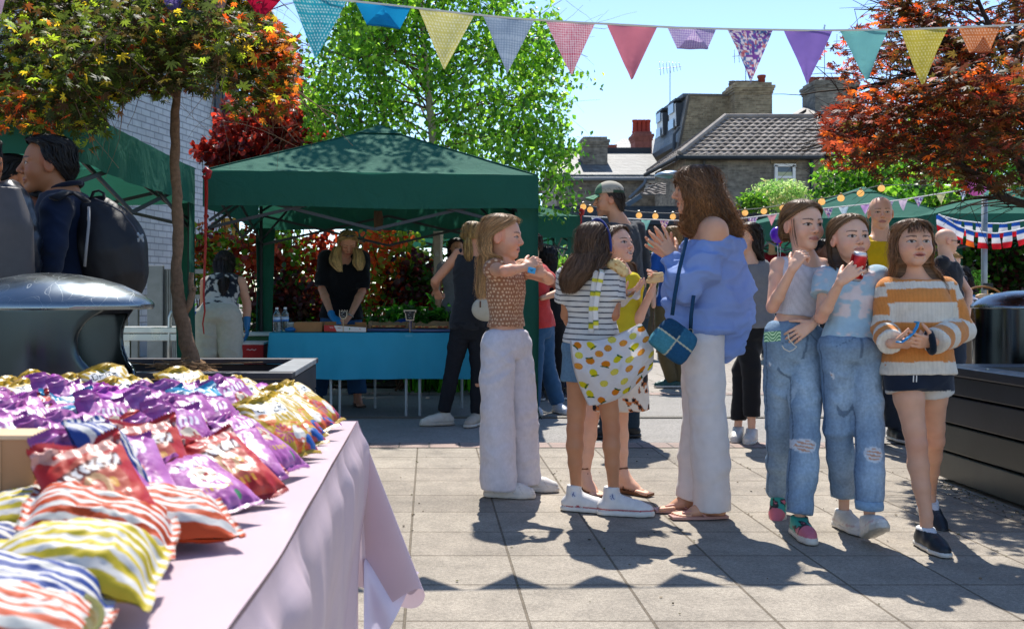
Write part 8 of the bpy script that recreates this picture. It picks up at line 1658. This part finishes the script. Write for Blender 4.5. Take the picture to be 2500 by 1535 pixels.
D.stack(q(372, 700), q(378, 330)-q(372, 700), (0, -1, 0), [(.0, .165, .135, 0, .0), (.12, .160, .130), (.25, .155, .125), (.36, .150, .118), (.455, .135, .10)], .03)
D.chain([(q(405, 345, -.13), .062), (q(350, 440, -.17), .078), (q(278, 540, -.17), .062), (q(250, 500, -.15), .052), (q(236, 425, -.10), .038)], .03); D.chain([(q(345, 345, .13), .06), (q(285, 470, .14), .07), (q(255, 540, .10), .055), (q(228, 430, .03), .036)], .03)
D.chain([(q(455, 370, -.05), .06), (q(480, 520, -.02), .075), (q(478, 640, -.02), .075), (q(450, 770, -.04), .055), (q(447, 815, -.05), .016)], .05); D.cap(q(220, 590, -.06), q(260, 660, -.04), .02, .05, .05); D.cap(q(400, 380, -.14), q(300, 500, -.18), .05, .055, .04)
D.cap(q(465, 335, -.1), q(500, 345, -.02), .035, .03, .04)
D.cut(q(395, 342), (-.05, 0, 1), .35)
f.cloth('blue_shirt', D, lambda v, N: np.tile(lin('#8ea6dc'), (len(v), 1))*(1+.03*fbm(v[:, 0]*60, v[:, 1]*60, v[:, 2]*60))[:, None], mat('blue_linen', .8, .2, var=.04, vscale=20, bump=.25, bscale=300, trans=.25), h=.0055, fold=.020, fscale=(8, 8, 6), seed=7)
f.trousers(solid('#f0ebe9', .02), waist=.13, wide=(.108, .098, .098), name='linen_trousers', m=M_thin(), fold=.007, length=1.03, fscale=(11, 11, 1.6), seed=2, inf=.012)
for s_, d in (('l', (-1, -.08)), ('r', (-1, -.1))): f.sandal(s_, d, .245, '#c08a7c', [[(.04, -.036, .012), (.09, -.02, .04), (.145, -.008, .026)], [(.04, .036, .012), (.09, .014, .04), (.145, -.008, .026)]], sole='#b98a7e', thick=.012)
t = thing('shoulder_bag', 'blue denim patchwork bag on a long strap at the hip of the woman in blue', 'bag', q(240, 750, -.25)*V3(1, 1, 0))
D = SDF(); cb = q(238, 742, -.25); Rm = np.array([[.80, 0, -.6], [0, 1, 0], [.6, 0, .80]]).T; D.stack(cb, Rm[:, 2], Rm[:, 0], [(-.078, .088, .03), (-.04, .096, .040), (.04, .09, .040), (.078, .076, .026)], .01, p=4.5, rd=.012)
v, f_ = D.extract(.004); w = (v-cb)@Rm; cl = np.array([lin(x) for x in ('#1f4a6c', '#3f7a8a', '#1a3f5c', '#2c5f7c')]); idx = ((w[:, 0] > .0).astype(int)+2*(w[:, 2] > .005)); idx = np.array([1, 0, 2, 3])[idx]; cc = cl[idx]*(1+.1*vnoise(v[:, 0]*200, v[:, 1]*200, v[:, 2]*200))[:, None]; sm = ((abs(w[:, 0]) < .0035) | (abs(w[:, 2]-.005) < .0035)) & (w[:, 2] < .03); cc = mixc(cc, lin('#b8b49a'), sm*.9)
mkmesh('bag', v, f_, cc, M_denim(), t)
for pts_ in ([(232, 640, -.24), (242, 560, -.25), (262, 450, -.24), (290, 330, -.20)], [(305, 710, -.20), (308, 640, -.25), (318, 560, -.25)]): mb1('strap', M_denim(), t, lambda m_: m_.tube([q(*p_) for p_ in pts_], .009, 8, lin('#1f3f5c'), flat=.35, wv=(0, 1, 0)), smooth=True)
mb1('ring', M_metal(), t, lambda m_: m_.tube([q(305, 705, -.22)+.012*V3(math.cos(a), 0, math.sin(a)) for a in np.linspace(0, 6.28, 13)], .002, 5, lin('#b0a890')))

# ---- man with the cap
f = Fig('tall man with a beige and green cap in a dark grey long sleeved top', 7.3, PX, dict(head=(1486, 490), neck=(1512, 542, .0), sr=(1553, 562, .10), sl=(1492, 568, -.12), er=(1570, 645, .12), wr=(1568, 712, .02), el=(1510, 655, -.16), wl=(1488, 712, -.22), hr=(1550, 760, .04), hl=(1518, 760, -.06), kr=(1542, 905, .02), ar=(1535, 1035, .02), kl=(1505, 905, -.05), al=(1487, 1040, -.02)), (-1, .05, -.02), hs=1.02, S=1.0, h=.008, hf=.005, skin='mid', nk=.055)
f.body(hands=dict(r=dict(d=(-.05, 0, -1), n=(-1, 0, 0)), l=dict(d=(-.3, -.1, -1), n=(0, 1, 0))), face=dict(brow='#2a2220', beard=.5))
short_hair(f, '#3a322c', 700, 3, low=-.05)
f.top(solid('#2f3338'), sleeve=1.6, hem=-.08, top=.95, inf=.018, ncut=.06, name='long_sleeved_top', fold=.008, seed=14, sinf=.02)
f.trousers(solid('#2c3a44'), waist=.1, wide=(.10, .085, .078), name='jeans', m=M_denim(), fold=.007, length=1.02)
for s_ in 'rl': f.shoe(s_, (-1, -.15), L=.29, col='#16181a', sole='#101214', name='shoe')
D = SDF(); D.ell(f.hp(0, -.008, .060), V3(.086, .106, .082)*f.hs, f.HM, .01); D.cut(f.hp(0, 0, .048), -f.U, .2); v, f_ = D.extract(.006); w = ((v-f.hc)@f.HM); cc = np.where((w[:, 1] > .055)[:, None], lin('#4f7a5c'), lin('#aca594')); cc = mixc(cc, lin('#35503f'), ((w[:, 2] < .070) & (w[:, 1] < -.02))*1.); hat = mkmesh('cap', v, f_, cc, M_cloth(), f.root)
mb1('peak', M_cloth(), hat, lambda m_: m_.grid(np.array([[f.hp(x*.075, .075+(.095*(1-x*x*.55))*t_, .052-.028*t_-.02*x*x) for x in np.linspace(-1, 1, 13)] for t_ in np.linspace(0, 1, 7)]), lin('#4f8262'), .006), smooth=True)

# ---- ponytailed woman at the stall
f = Fig('blonde woman with a ponytail in a black vest and black jeans seen from behind', 8.0, (1020, 500, 4.2), dict(head=(575, 320), neck=(560, 462, -.02), sl=(418, 505, .0), sr=(692, 510, .0), el=(178, 782, .02), wl=(185, 868, .16), er=(745, 800, .10), wr=(700, 1050, .25), hl=(455, 1245), hr=(620, 1245), kl=(355, 1690), al=(270, 2120), kr=(620, 1700), ar=(605, 2140)), (.45, .9, -.05), hs=.97, S=.98, h=.008, hf=.0045, skin='mid')
f.skin = lin('#c98f6e')
f.body(hands=dict(l=dict(d=(.25, .3, -.7), n=(.5, .8, .2), curl=(1.0, 1.0, .6))), face=dict(brow='#5a4028'))
f.hair(cap_levels(low=-.04, face=1.1, vol=1.03)[:-1]+[('h', (0, -.055, -.03), .058, .062, .8), ('h', (0, -.09, -.02), .02, .025, 0)], '#7d6038', n=1500, wid=.0045, wave=.003, tip='#a08048', seed=51)
f.hair([('h', (0, -.098, -.02), .018, .018, 0), ('h', (0, -.115, -.06), .03, .026, 0), ('h', (0, -.11, -.12), .036, .03, 0), ('h', (0, -.10, -.18), .034, .03, 0), ('h', (0, -.09, -.235), .024, .02, 0)], '#a88a50', n=520, wid=.0045, wave=.006, tip='#8a6a40', seed=52, name='ponytail')
f.top(solid('#25282d'), sleeve=0, hem=-.03, top=.92, inf=.008, ncut=.085, nfwd=-.03, ndz=.02, name='vest', fold=.006, seed=15)
f.trousers(solid('#23252a', .08, 60), waist=.08, wide=(.092, .062, .052), name='jeans', m=M_denim(), fold=.005, length=1.0, inf=.006)
f.shoe('l', (-1, -.3), L=.27, col='#c8c2b4', sole='#b8b0a0', name='trainer'); f.shoe('r', (-.5, -1), L=.27, col='#a89c8c', sole='#c8c0b4', name='trainer')
t = thing('bum_bag', 'cream shoulder bag with a brown tab behind the girl in brown', 'bag', P(1180, 760, 7.7)); D = SDF(); cc_ = P(1183, 752, 7.72); D.ell(cc_, (.095, .04, .085), None, .01); D.ell(cc_+V3(.03, 0, -.03), (.09, .035, .06), None, .04); v, f_ = D.extract(.006); mkmesh('bag', v, f_, lin('#b8b2a0'), M_cloth(), t); mb1('tab', M_leather(), t, lambda m_: m_.box(cc_+V3(-.035, -.040, .03), (.012, .004, .05), lin('#5a3820')))

# ---- woman in black behind the blue table
f = Fig('blonde woman in a black tee looking down behind the blue table', 9.45, (640, 520, 4.448), dict(head=(930, 335, -.06), neck=(890, 520, .0), sr=(700, 500, .0), sl=(1075, 505, .0), er=(650, 820, -.05), wr=(762, 1125, -.42), el=(1085, 850, -.05), wl=(955, 1115, -.42), hr=(760, 1170, .05), hl=(960, 1170, .05), kr=(640, 1620), ar=(610, 1960, .05), kl=(1010, 1620), al=(1035, 1960, -.05)), (.20, -.85, -.50), hs=1.02, S=1.08, h=.008, hf=.0045, wt=1.08, skin='fair')
f.skin = lin('#c98d70')
f.body(hands=dict(r=dict(d=(.6, -.5, -.5), n=(.2, .1, -1), curl=(.3, .3, .2)), l=dict(d=(-.5, -.5, -.5), n=(-.2, .1, -1), curl=(.5, .5, .3))), face=dict(brow='#7a5a3c', closed=True), feet=dict(l=dict(d=(.3, -1), L=.24)))
f.hair(cap_levels(low=-.09, face=1.0, vol=1.04), '#8a6a40', n=1300, wid=.005, wave=.003, tip='#c8a468', seed=61)
for i, ch in enumerate(([(822, 360, -.12), (800, 450, -.15), (800, 540, -.17), (850, 640, -.18)], [(1025, 380, -.12), (1048, 460, -.14), (1050, 550, -.16), (1060, 625, -.16)])): f.hair([('w', c_, w_, w_*.6, 0) for c_, w_ in zip(ch, (.035, .05, .055, .02))], '#a08050', n=420, wid=.005, wave=.003, tip='#d0b078', seed=62+i, name='long_lock')
mb1('sunglasses', mat('dark_glass', .15, .6, var=0), f.root, lambda m_: [m_.lathe([(0, .0), (.024, .003), (.027, .008)], f.hp(x, .052, .103), 12, lin('#101214')) for x in (-.032, .032)]+[m_.tube([f.hp(-.06, .03, .09), f.hp(-.02, .062, .108), f.hp(.02, .062, .108), f.hp(.06, .03, .09)], .004, 6, lin('#101214'))])
f.top(solid('#0d0e12'), sleeve=.92, hem=.06, top=.95, inf=.022, ncut=.075, name='black_tee', fold=.008, seed=16, sinf=.030, nfwd=.05)
f.trousers(solid('#33557a', .08, 50), waist=.12, wide=(.095, .085, .078), name='jeans', m=M_denim(), fold=.005)
mb1('glove', GLV, f.root, lambda m_: None) if False else None
D = SDF(); f.fine = []; f.hand_sdf(D, 'r', (.6, -.5, -.5), (.2, .1, -1), (.3, .3, .2), hk=1.10); D.cap(f.j['wr'], f.j['wr']+unit(f.j['er']-f.j['wr'])*.05, .028, .034, .01); v, f_ = D.extract(.005); mkmesh('glove', v, f_, lin('#2a86c0'), GLV, f.root)
mb1('watch', M_metal(), f.root, lambda m_: m_.tube([f.j['wl']+.030*(math.cos(a)*V3(.8, 0, -.3)+math.sin(a)*V3(0, 1, -.3)) for a in np.linspace(0, 6.28, 15)], .008, 6, lin('#a8a49c')))
f.sandal('l', (.3, -1), .25, '#3a2a20', [[(.05, -.035, .01), (.08, 0, .035), (.05, .035, .01)]])
f.shoe('r', (-.1, -1), L=.25, col='#2a2420', sole='#2a2420')

# ---- woman bending over at the left
f = Fig('dark haired woman bending over in a flowery top and cream trousers', 8.35, PX, dict(head=(549, 648, .42), neck=(546, 672, .30), sr=(588, 688, .22), sl=(502, 690, .22), er=(603, 742, .26), wr=(603, 792, .24), el=(498, 742, .28), wl=(508, 792, .34), hr=(558, 778, .0), hl=(508, 778, .0), kr=(566, 890, -.02), ar=(566, 1000), kl=(503, 890, -.02), al=(500, 1000)), (.1, .85, -.55), hs=.98, S=1.02, h=.009, hf=.006, skin='fair')
f.skin = lin('#d09c80')
f.body(hands=dict(r=dict(d=(0, .1, -1), n=(-1, 0, 0), curl=(.5, .5, .3))))
f.hair(cap_levels(low=-.04, face=1.0, vol=1.05)+[('w', (546, 680, .16), .055, .04, 0), ('w', (545, 705, .08), .04, .03, 0), ('w', (545, 725, .04), .02, .02, 0)], '#2a201b', n=1300, wid=.005, wave=.003, tip='#3a2c26', seed=71)
def flo(v, N): n = fbm(v[:, 0]*26, v[:, 1]*26, v[:, 2]*26, 3); h = (v-f.j['hipc'])@f.A/f.tl; c = mixc(np.tile(lin('#c4bcb4'), (len(v), 1)), lin('#20242e'), sstep(.02, .14, n+(h-.5)*.35)); return mixc(c, lin('#5a2a60'), (h < .10)*.8)
f.top(flo, sleeve=0, hem=.05, top=.9, inf=.012, ncut=.08, name='flowery_top', fold=.006, seed=17)
f.trousers(solid('#b9b2a2'), waist=.16, wide=(.108, .094, .088), name='cream_trousers', fold=.009, inf=.014, hipk=1.06)
for s_ in 'rl': f.shoe(s_, (.1, 1), L=.25, col='#b8b0a4')
D = SDF(); f.fine = []; f.hand_sdf(D, 'r', (0, .1, -1), (-1, 0, 0), (.5, .5, .3), hk=1.08); D.cap(f.j['wr'], f.j['wr']+V3(0, 0, .05), .028, .032, .01); v, f_ = D.extract(.006); mkmesh('glove', v, f_, lin('#2a7ab0'), GLV, f.root)

# ---- young men at the left
f = Fig('young man with short black hair in a navy sweatshirt looking left', 4.1, CD, dict(head=(345, 318), neck=(470, 505, .04), sl=(415, 645, -.16), sr=(560, 620, .17), el=(385, 900, -.22), wl=(350, 1180, -.20), er=(600, 880, .2), wr=(600, 1120, .18), hl=(480, 1500, -.09), hr=(500, 1500, .09), kl=(480, 2280, -.09), al=(480, 3040, -.09), kr=(520, 2280, .09), ar=(520, 3040, .09)), (-.93, -.38, .02), hs=1.02, S=1.0, h=.007, hf=.0026, skin='tan', nk=.055)
f.skin = lin('#9c6b4c')
f.body(face=dict(brow='#14100e', lips='#9a5a4c'), hands={})
short_hair(f, '#0f0d0d', 1700, 81, vol=1.04, wid=.003, low=-.03, face=.98, rough=.006)
f.top(solid('#0d1b33'), sleeve=1.95, hem=-.10, top=.96, inf=.020, ncut=.058, name='sweatshirt', fold=.007, seed=18, sinf=.014, ndz=.03, fscale=(9, 9, 6))
mb1('neckband', M_cloth(), f.root, lambda m_: m_.tube([f.j['neck']+V3(.072*math.cos(a), .072*math.sin(a), .012+.022*math.cos(a)) for a in np.linspace(0, 6.28, 25)], .011, 8, lin('#121626')), smooth=True)
f.trousers(solid('#1c1f26'), waist=.12, wide=(.1, .08, .07), name='trousers')
for s_ in 'rl': f.shoe(s_, (-1, -.1), L=.29, col='#22242a')
g = lambda x, y, dy=0: P(x/3.024, 300+y/3.024, 4.1+dy)
t = thing('backpack', 'black backpack with a pale crossed logo worn by the young man in navy', 'backpack', g(840, 900)*V3(1, 1, 0)); D = SDF(); D.chain([(g(705, 660, -.02), .065), (g(775, 790, -.02), .105), (g(830, 960, -.02), .125), (g(860, 1150, -.02), .105), (g(880, 1230, -.02), .08)], .06); D.cap(g(910, 880, -.02), g(930, 1080, -.02), .080, .080, .04)
v, f_ = D.extract(.007); N = vnormals(v, f_); n = fbm(v[:, 0]*12+v[:, 2]*4, v[:, 1]*12, v[:, 2]*5, 3); v = v+N*(.012*n)[:, None]; cc = np.tile(lin('#17171b'), (len(v), 1)); ang_ = v[:, 0]+.30*v[:, 2]; mkmesh('bag', v, f_, cc*(1+.15*n)[:, None], mat('nylon', .55, .35, var=.1, vscale=30, bump=.35, bscale=350), t)
mb1('handle', M_cloth(), t, lambda m_: m_.tube([g(665, 580, -.05), g(690, 510, -.05), g(730, 500, -.05), g(765, 520, -.05), g(775, 590, -.05)], .014, 8, lin('#101014'), flat=.35), smooth=True)
mb1('shoulder_strap', M_cloth(), t, lambda m_: [m_.tube([g(640, 580, -.18), g(560, 520, -.16), g(480, 520, -.17), g(400, 560, -.24)], .026, 8, lin('#11131a'), flat=.3, wv=(0, 0, 1)), m_.tube([g(655, 620, -.16), g(655, 750, -.18), g(640, 900, -.18), g(625, 1060, -.17)], .006, 6, lin('#8a8c90'))], smooth=True)
mb1('zip', M_plast(), t, lambda m_: m_.tube([g(x, y, -.155+.00035*abs(x-870)) for x, y in ((700, 560), (800, 600), (900, 660), (980, 760), (1030, 850))], .0035, 5, lin('#34343a')))
lg = g(1035, 842, -.135)
mb1('logo', mat('logo_print', .5, var=0), t, lambda m_: [m_.tube([lg+V3(*p_)*.9 for p_ in pts_], [.0035, .006, .0035, .006, .0035] if len(pts_) == 5 else .004, 6, lin('#8a9298')) for pts_ in ([(-.012, 0, .020), (-.009, 0, .010), (.0, -.002, .003), (.010, 0, .008), (.014, .002, .006)], [(-.008, 0, -.022), (-.007, 0, -.010), (.0, -.002, -.003), (.009, 0, -.008), (.013, .002, -.022)], [(-.004, -.002, -.001), (.004, -.003, .004), (.012, -.001, .001), (.004, -.003, -.004), (-.004, -.002, -.001)])])
f = Fig('young man with black hair at the far left, face hidden behind his friend', 4.9, CD, dict(head=(112, 425), neck=(125, 590), sl=(30, 680, .1), sr=(230, 680, -.0), hl=(60, 1500), hr=(160, 1500), kl=(60, 2150), al=(60, 2780), kr=(160, 2150), ar=(160, 2780)), (.9, .35, -.12), hs=1.0, S=1.0, h=.008, hf=.004, skin='tan'); f.body(arms=False); short_hair(f, '#0d0b0b', 1100, 82, vol=1.05, low=-.03); f.top(solid('#3a3c40'), sleeve=0, hem=-.1, inf=.02, name='jacket'); f.trousers(solid('#1c1f26'))
for s_ in 'rl': f.shoe(s_, (1, .3), L=.28, col='#22242a')
f = Fig('smiling young man with dark skin peering between his friends', 4.6, CD, dict(head=(300, 690), neck=(330, 840, .08), sl=(440, 930, .1), sr=(220, 930, .12), hl=(380, 1600, .1), hr=(280, 1600, .1), kl=(380, 2300, .1), al=(380, 2850, .1), kr=(280, 2300, .1), ar=(280, 2850, .1)), (-.75, -.66, .05), hs=.98, S=.95, h=.008, hf=.003, skin='dark'); f.body(arms=False, mouth=.011, face=dict(smile=True, brow='#0a0605', lips='#5a2c28')); short_hair(f, '#0a0808', 900, 83, vol=.99, low=-.02); f.top(solid('#4a6a58'), sleeve=0, hem=-.1, inf=.02); f.trousers(solid('#1c1f26'))
for s_ in 'rl': f.shoe(s_, (-.5, -1), L=.28, col='#22242a')
f = Fig('person in a shiny navy jacket cut off by the left picture edge', 3.75, CD, dict(head=(-150, 300), neck=(-120, 440), sr=(55, 590, .0), sl=(-300, 590), er=(150, 900, .02), wr=(170, 1180, .0), el=(-380, 900), wl=(-380, 1200), hr=(0, 1500), hl=(-160, 1500), kr=(0, 2400), ar=(0, 3300), kl=(-160, 2400), al=(-160, 3300)), (-.1, 1, 0), hs=1.0, S=1.05, h=.009, hf=.007, skin='tan'); f.body(hands={}); short_hair(f, '#17110e', 500, 84)
f.top(lambda v, N: np.tile(lin('#141c28'), (len(v), 1)), sleeve=1.95, hem=-.1, inf=.025, sinf=.03, name='jacket', m=mat('shiny_nylon', .3, .5, var=.1, bump=.3, bscale=30), fold=.010, seed=19); f.trousers(solid('#1c1f26'))
for s_ in 'rl': f.shoe(s_, (0, 1), L=.28, col='#22242a')
t = thing('backpack', 'grey backpack on the back of the person cut off at the left edge', 'backpack', g(20, 900, -.45)*V3(1, 1, 0)); D = SDF(); D.stack(g(-60, 1150, -.48), (0, 0, 1), (1, 0, 0), [(-.05, .13, .09), (.0, .15, .10), (.2, .145, .09), (.33, .10, .06)], .02); v, f_ = D.extract(.009); mkmesh('bag', v, f_, lin('#4a4646'), mat('nylon', .55), t); mb1('strap', M_cloth(), t, lambda m_: m_.tube([g(60, 700, -.40), g(50, 560, -.36), g(20, 500, -.3)], .03, 8, lin('#1c222c'), flat=.3), smooth=True)

# ---- background people
def bgman(label, Y, J, hdir, top, trou, hair=None, hs=1.0, S=1.0, skin='fair', sleeve=.5, long=None, legs=True, hands={}, beard=0, kind=None, face={}, h=.011, hf=.006, bald=False, tipc=None, inf=.018, shoe='#2a2c30', sdir=(0, -1), m=None, wide=(.095, .08, .07), seed=0, hem=0.0, mouth=0.0, length=1.0):
 f = Fig(label, Y, PX, J, hdir, hs=hs, S=S, h=h, hf=hf, skin=skin, nk=.054 if bald else .047); f.body(hands=hands, arms='er' in J, face=dict(face, beard=beard), mouth=mouth)
 if not bald:
  if long: f.hair(cap_levels(low=-.09, vol=1.03)+[('h', (0, -.04-.02*i, -.10-.045*i), .085-.01*i, .05, 1.3+.1*i) for i in range(1, long)], hair, n=900, wid=.006, wave=.005, tip=tipc, seed=90+seed)
  else: short_hair(f, hair, 500, 90+seed, wid=.005)
 f.top(top if callable(top) else solid(top), sleeve=sleeve if 'er' in J else 0, hem=hem, top=.95, inf=inf, ncut=.062, name='shirt', fold=.006, seed=seed+30)
 if 'kr' in J:
  f.trousers(solid(trou), wide=wide, name='trousers', fold=.006, length=length)
  for s_ in 'rl': f.shoe(s_, sdir, L=.27*min(1, S), col=shoe, sole='#c8c4bc')
 return f
def stand(cx, head_y, Y, hw=.17, fac=1, hh=1.0, lean=0):
 """plain standing joints around a head centre (photo pixels)"""
 k = F/Y; g0 = 715+H*k; hz = (715-head_y)/k+H; s_ = hz/1.60; px = lambda m_: cx+m_*k; py = lambda z: 715-(z-H)*k
 J = dict(head=(cx, head_y), neck=(cx, py(hz-.175*s_)), sr=(px(-hw*fac), py(hz-.215*s_)), sl=(px(hw*fac), py(hz-.215*s_)), er=(px(-hw*fac*1.25), py(hz-.50*s_)), el=(px(hw*fac*1.25), py(hz-.50*s_)), wr=(px(-hw*fac*1.2), py(hz-.74*s_), -.08), wl=(px(hw*fac*1.2), py(hz-.74*s_), -.08), hr=(px(-.09*s_*fac), py(hz-.74*s_)), hl=(px(.09*s_*fac), py(hz-.74*s_)), kr=(px(-.10*s_*fac), py(.46*s_)), kl=(px(.10*s_*fac), py(.46*s_)), ar=(px(-.10*s_*fac), py(.09)), al=(px(.10*s_*fac), py(.09)))
 return J
bgman('bald man with a stern face in a bright yellow tee', 7.2, stand(2150, 521, 7.2, .17), (-.28, -1, .0), '#c9a212', '#2c3440', hs=1.04, S=1.05, skin='fair', bald=True, h=.008, hf=.004, face=dict(brow='#8a5a40', lips='#a8605a'), beard=.12)
J = stand(1824, 583, 7.1, .15); J.update(kr=(1835, 905, 0), ar=(1835, 1030), kl=(1812, 905, .1), al=(1802, 1040, .1), er=(1782, 760), wr=(1790, 820), el=(1875, 760), wl=(1868, 830))
J.update(neck=(1828, 640), sr=(1795, 660), sl=(1862, 655), hr=(1818, 800), hl=(1855, 800))
f = bgman('woman with straight dark hair in a grey tee behind the woman in blue', 7.1, J, (-.85, -.35, -.05), '#77777a', '#1c1d20', '#1c1512', hs=.98, S=.92, long=3, tipc='#2c211c', shoe='#d0cac2', sdir=(-.5, -1), h=.008, wide=(.095, .07, .058), length=.94)
J = stand(1596, 634, 16.2, .15); bgman('boy in an olive green tee standing far behind', 16.2, J, (-.1, -1, -.08), '#3f4a38', '#4a4234', '#0f0c0b', hs=1.0, S=.9, skin='dark', shoe='#d8d8d8')
J = stand(1640, 578, 11.2, .17); J.update(ar=(1640, 930), al=(1662, 930)); bgman('person in khaki trousers and a blue top hidden behind the woman in blue', 11.2, J, (-.5, .8, 0), '#1f4f9a', '#5a5038', '#8a6a40', shoe='#1f4a48', sdir=(-1, -.1), long=2)
J = dict(head=(1296, 600), neck=(1302, 645), sr=(1322, 660, .1), sl=(1288, 662, -.12), er=(1372, 712, .0), wr=(1322, 728, -.2), el=(1290, 720, -.15), wl=(1310, 740, -.3), hr=(1328, 800, .06), hl=(1306, 800, -.06), kr=(1335, 890, .05), ar=(1362, 985, .05), kl=(1305, 900, -.05), al=(1300, 990, -.05))
bgman('person in a red top and blue jeans behind the stall leg', 8.8, J, (-1, -.2, -.1), '#c03a38', '#2f5478', '#3a2a22', hs=.95, S=.92, sleeve=.6, h=.009, shoe='#c8ccd4', sdir=(.3, -1), skin='mid')
J = stand(1340, 628, 10.0, .15); bgman('woman with dark curly hair in black beyond the stall leg', 10.0, J, (.3, .9, 0), '#141418', '#141418', '#17110f', hs=.98, S=.9, long=3, skin='mid')
J = dict(head=(1384, 690), neck=(1380, 730), sr=(1362, 745, .0), sl=(1398, 745, .0), er=(1352, 785), wr=(1362, 825, -.1), el=(1405, 785), wl=(1410, 825, -.1), hr=(1366, 830, .0), hl=(1394, 830, .0), kr=(1372, 845, -.40), ar=(1372, 945, -.42), kl=(1400, 845, -.4), al=(1400, 945, -.42))
def pat(v, N): n = fbm(v[:, 0]*24, v[:, 1]*24, v[:, 2]*24, 2); c = mixc(np.tile(lin('#4a5468'), (len(v), 1)), lin('#b8902c'), (n > .08)*1.); return mixc(c, lin('#c8c4b8'), (n < -.22)*1.)
bgman('woman in a patterned grey and mustard blouse sitting on the stone bench', 10.5, J, (.3, -.9, 0), pat, '#1a2238', '#3a2a20', hs=.95, S=.9, long=2, skin='mid')
J = stand(1114, 606, 11.4, .17); bgman('woman with dark hair in a grey tee behind the wooden post', 11.4, J, (.3, -1, -.1), '#77777c', '#2c4a6c', '#1f1714', hs=1.0, S=1.0, long=3, skin='mid')
J = stand(1884, 586, 16, .17); bgman('child in a red hoodie seen from behind under the purple balloon', 16, J, (.2, 1, 0), '#8a1428', '#2c3440', '#4a3424', hs=.95, S=.9, sleeve=1.9)
J = stand(2008, 612, 10.4, .15); bgman('person with dark skin looking down between the two jeans girls', 10.4, J, (.7, -.6, -.3), '#20242c', '#20242c', '#0c0a0a', hs=1.0, S=.9, skin='dark')
J = stand(2311, 590, 9.6, .17); J.update(sr=(2300, 640, -.1), sl=(2318, 642, .12))
f = bgman('bald man with glasses in a dark shirt beyond the striped-flag gazebo', 9.6, J, (1, -.12, -.05), '#24262c', '#2c3440', hs=1.04, S=1.0, bald=True, skin='fair')
mb1('glasses', mat('dark_glass', .15), f.root, lambda m_: [m_.tube([f.hp(x, .0, .008), f.hp(x, .085, .008)], .0035, 5, lin('#15161a')) for x in (-.078, .078)]+[m_.box(f.hp(x, .098, .003), (.006, .05, .036), lin('#15161a')) for x in (-.032, .032)])
J = stand(2321, 640, 10.3, .12); bgman('blond child bowing its head beside the bald man with glasses', 10.3, J, (.8, -.4, -.5), '#2c3038', '#2c3038', '#9a7a4a', hs=.92, S=.75, long=None, seed=3)
J = dict(head=(2346, 678), neck=(2352, 715, .05), sr=(2332, 735), sl=(2378, 733, .05), er=(2335, 760, -.1), wr=(2362, 748, -.3), el=(2390, 770, -.1), wl=(2360, 755, -.3), hr=(2340, 835), hl=(2370, 835), kr=(2335, 845, -.4), ar=(2335, 940, -.4), kl=(2370, 845, -.4), al=(2370, 940, -.4))
bgman('woman with long black hair bending over the gingham stall', 10.9, J, (-.8, -.3, -.35), '#1f7aa8', '#2c3440', '#0f0c0c', hs=1.0, S=.9, long=4, skin='mid')
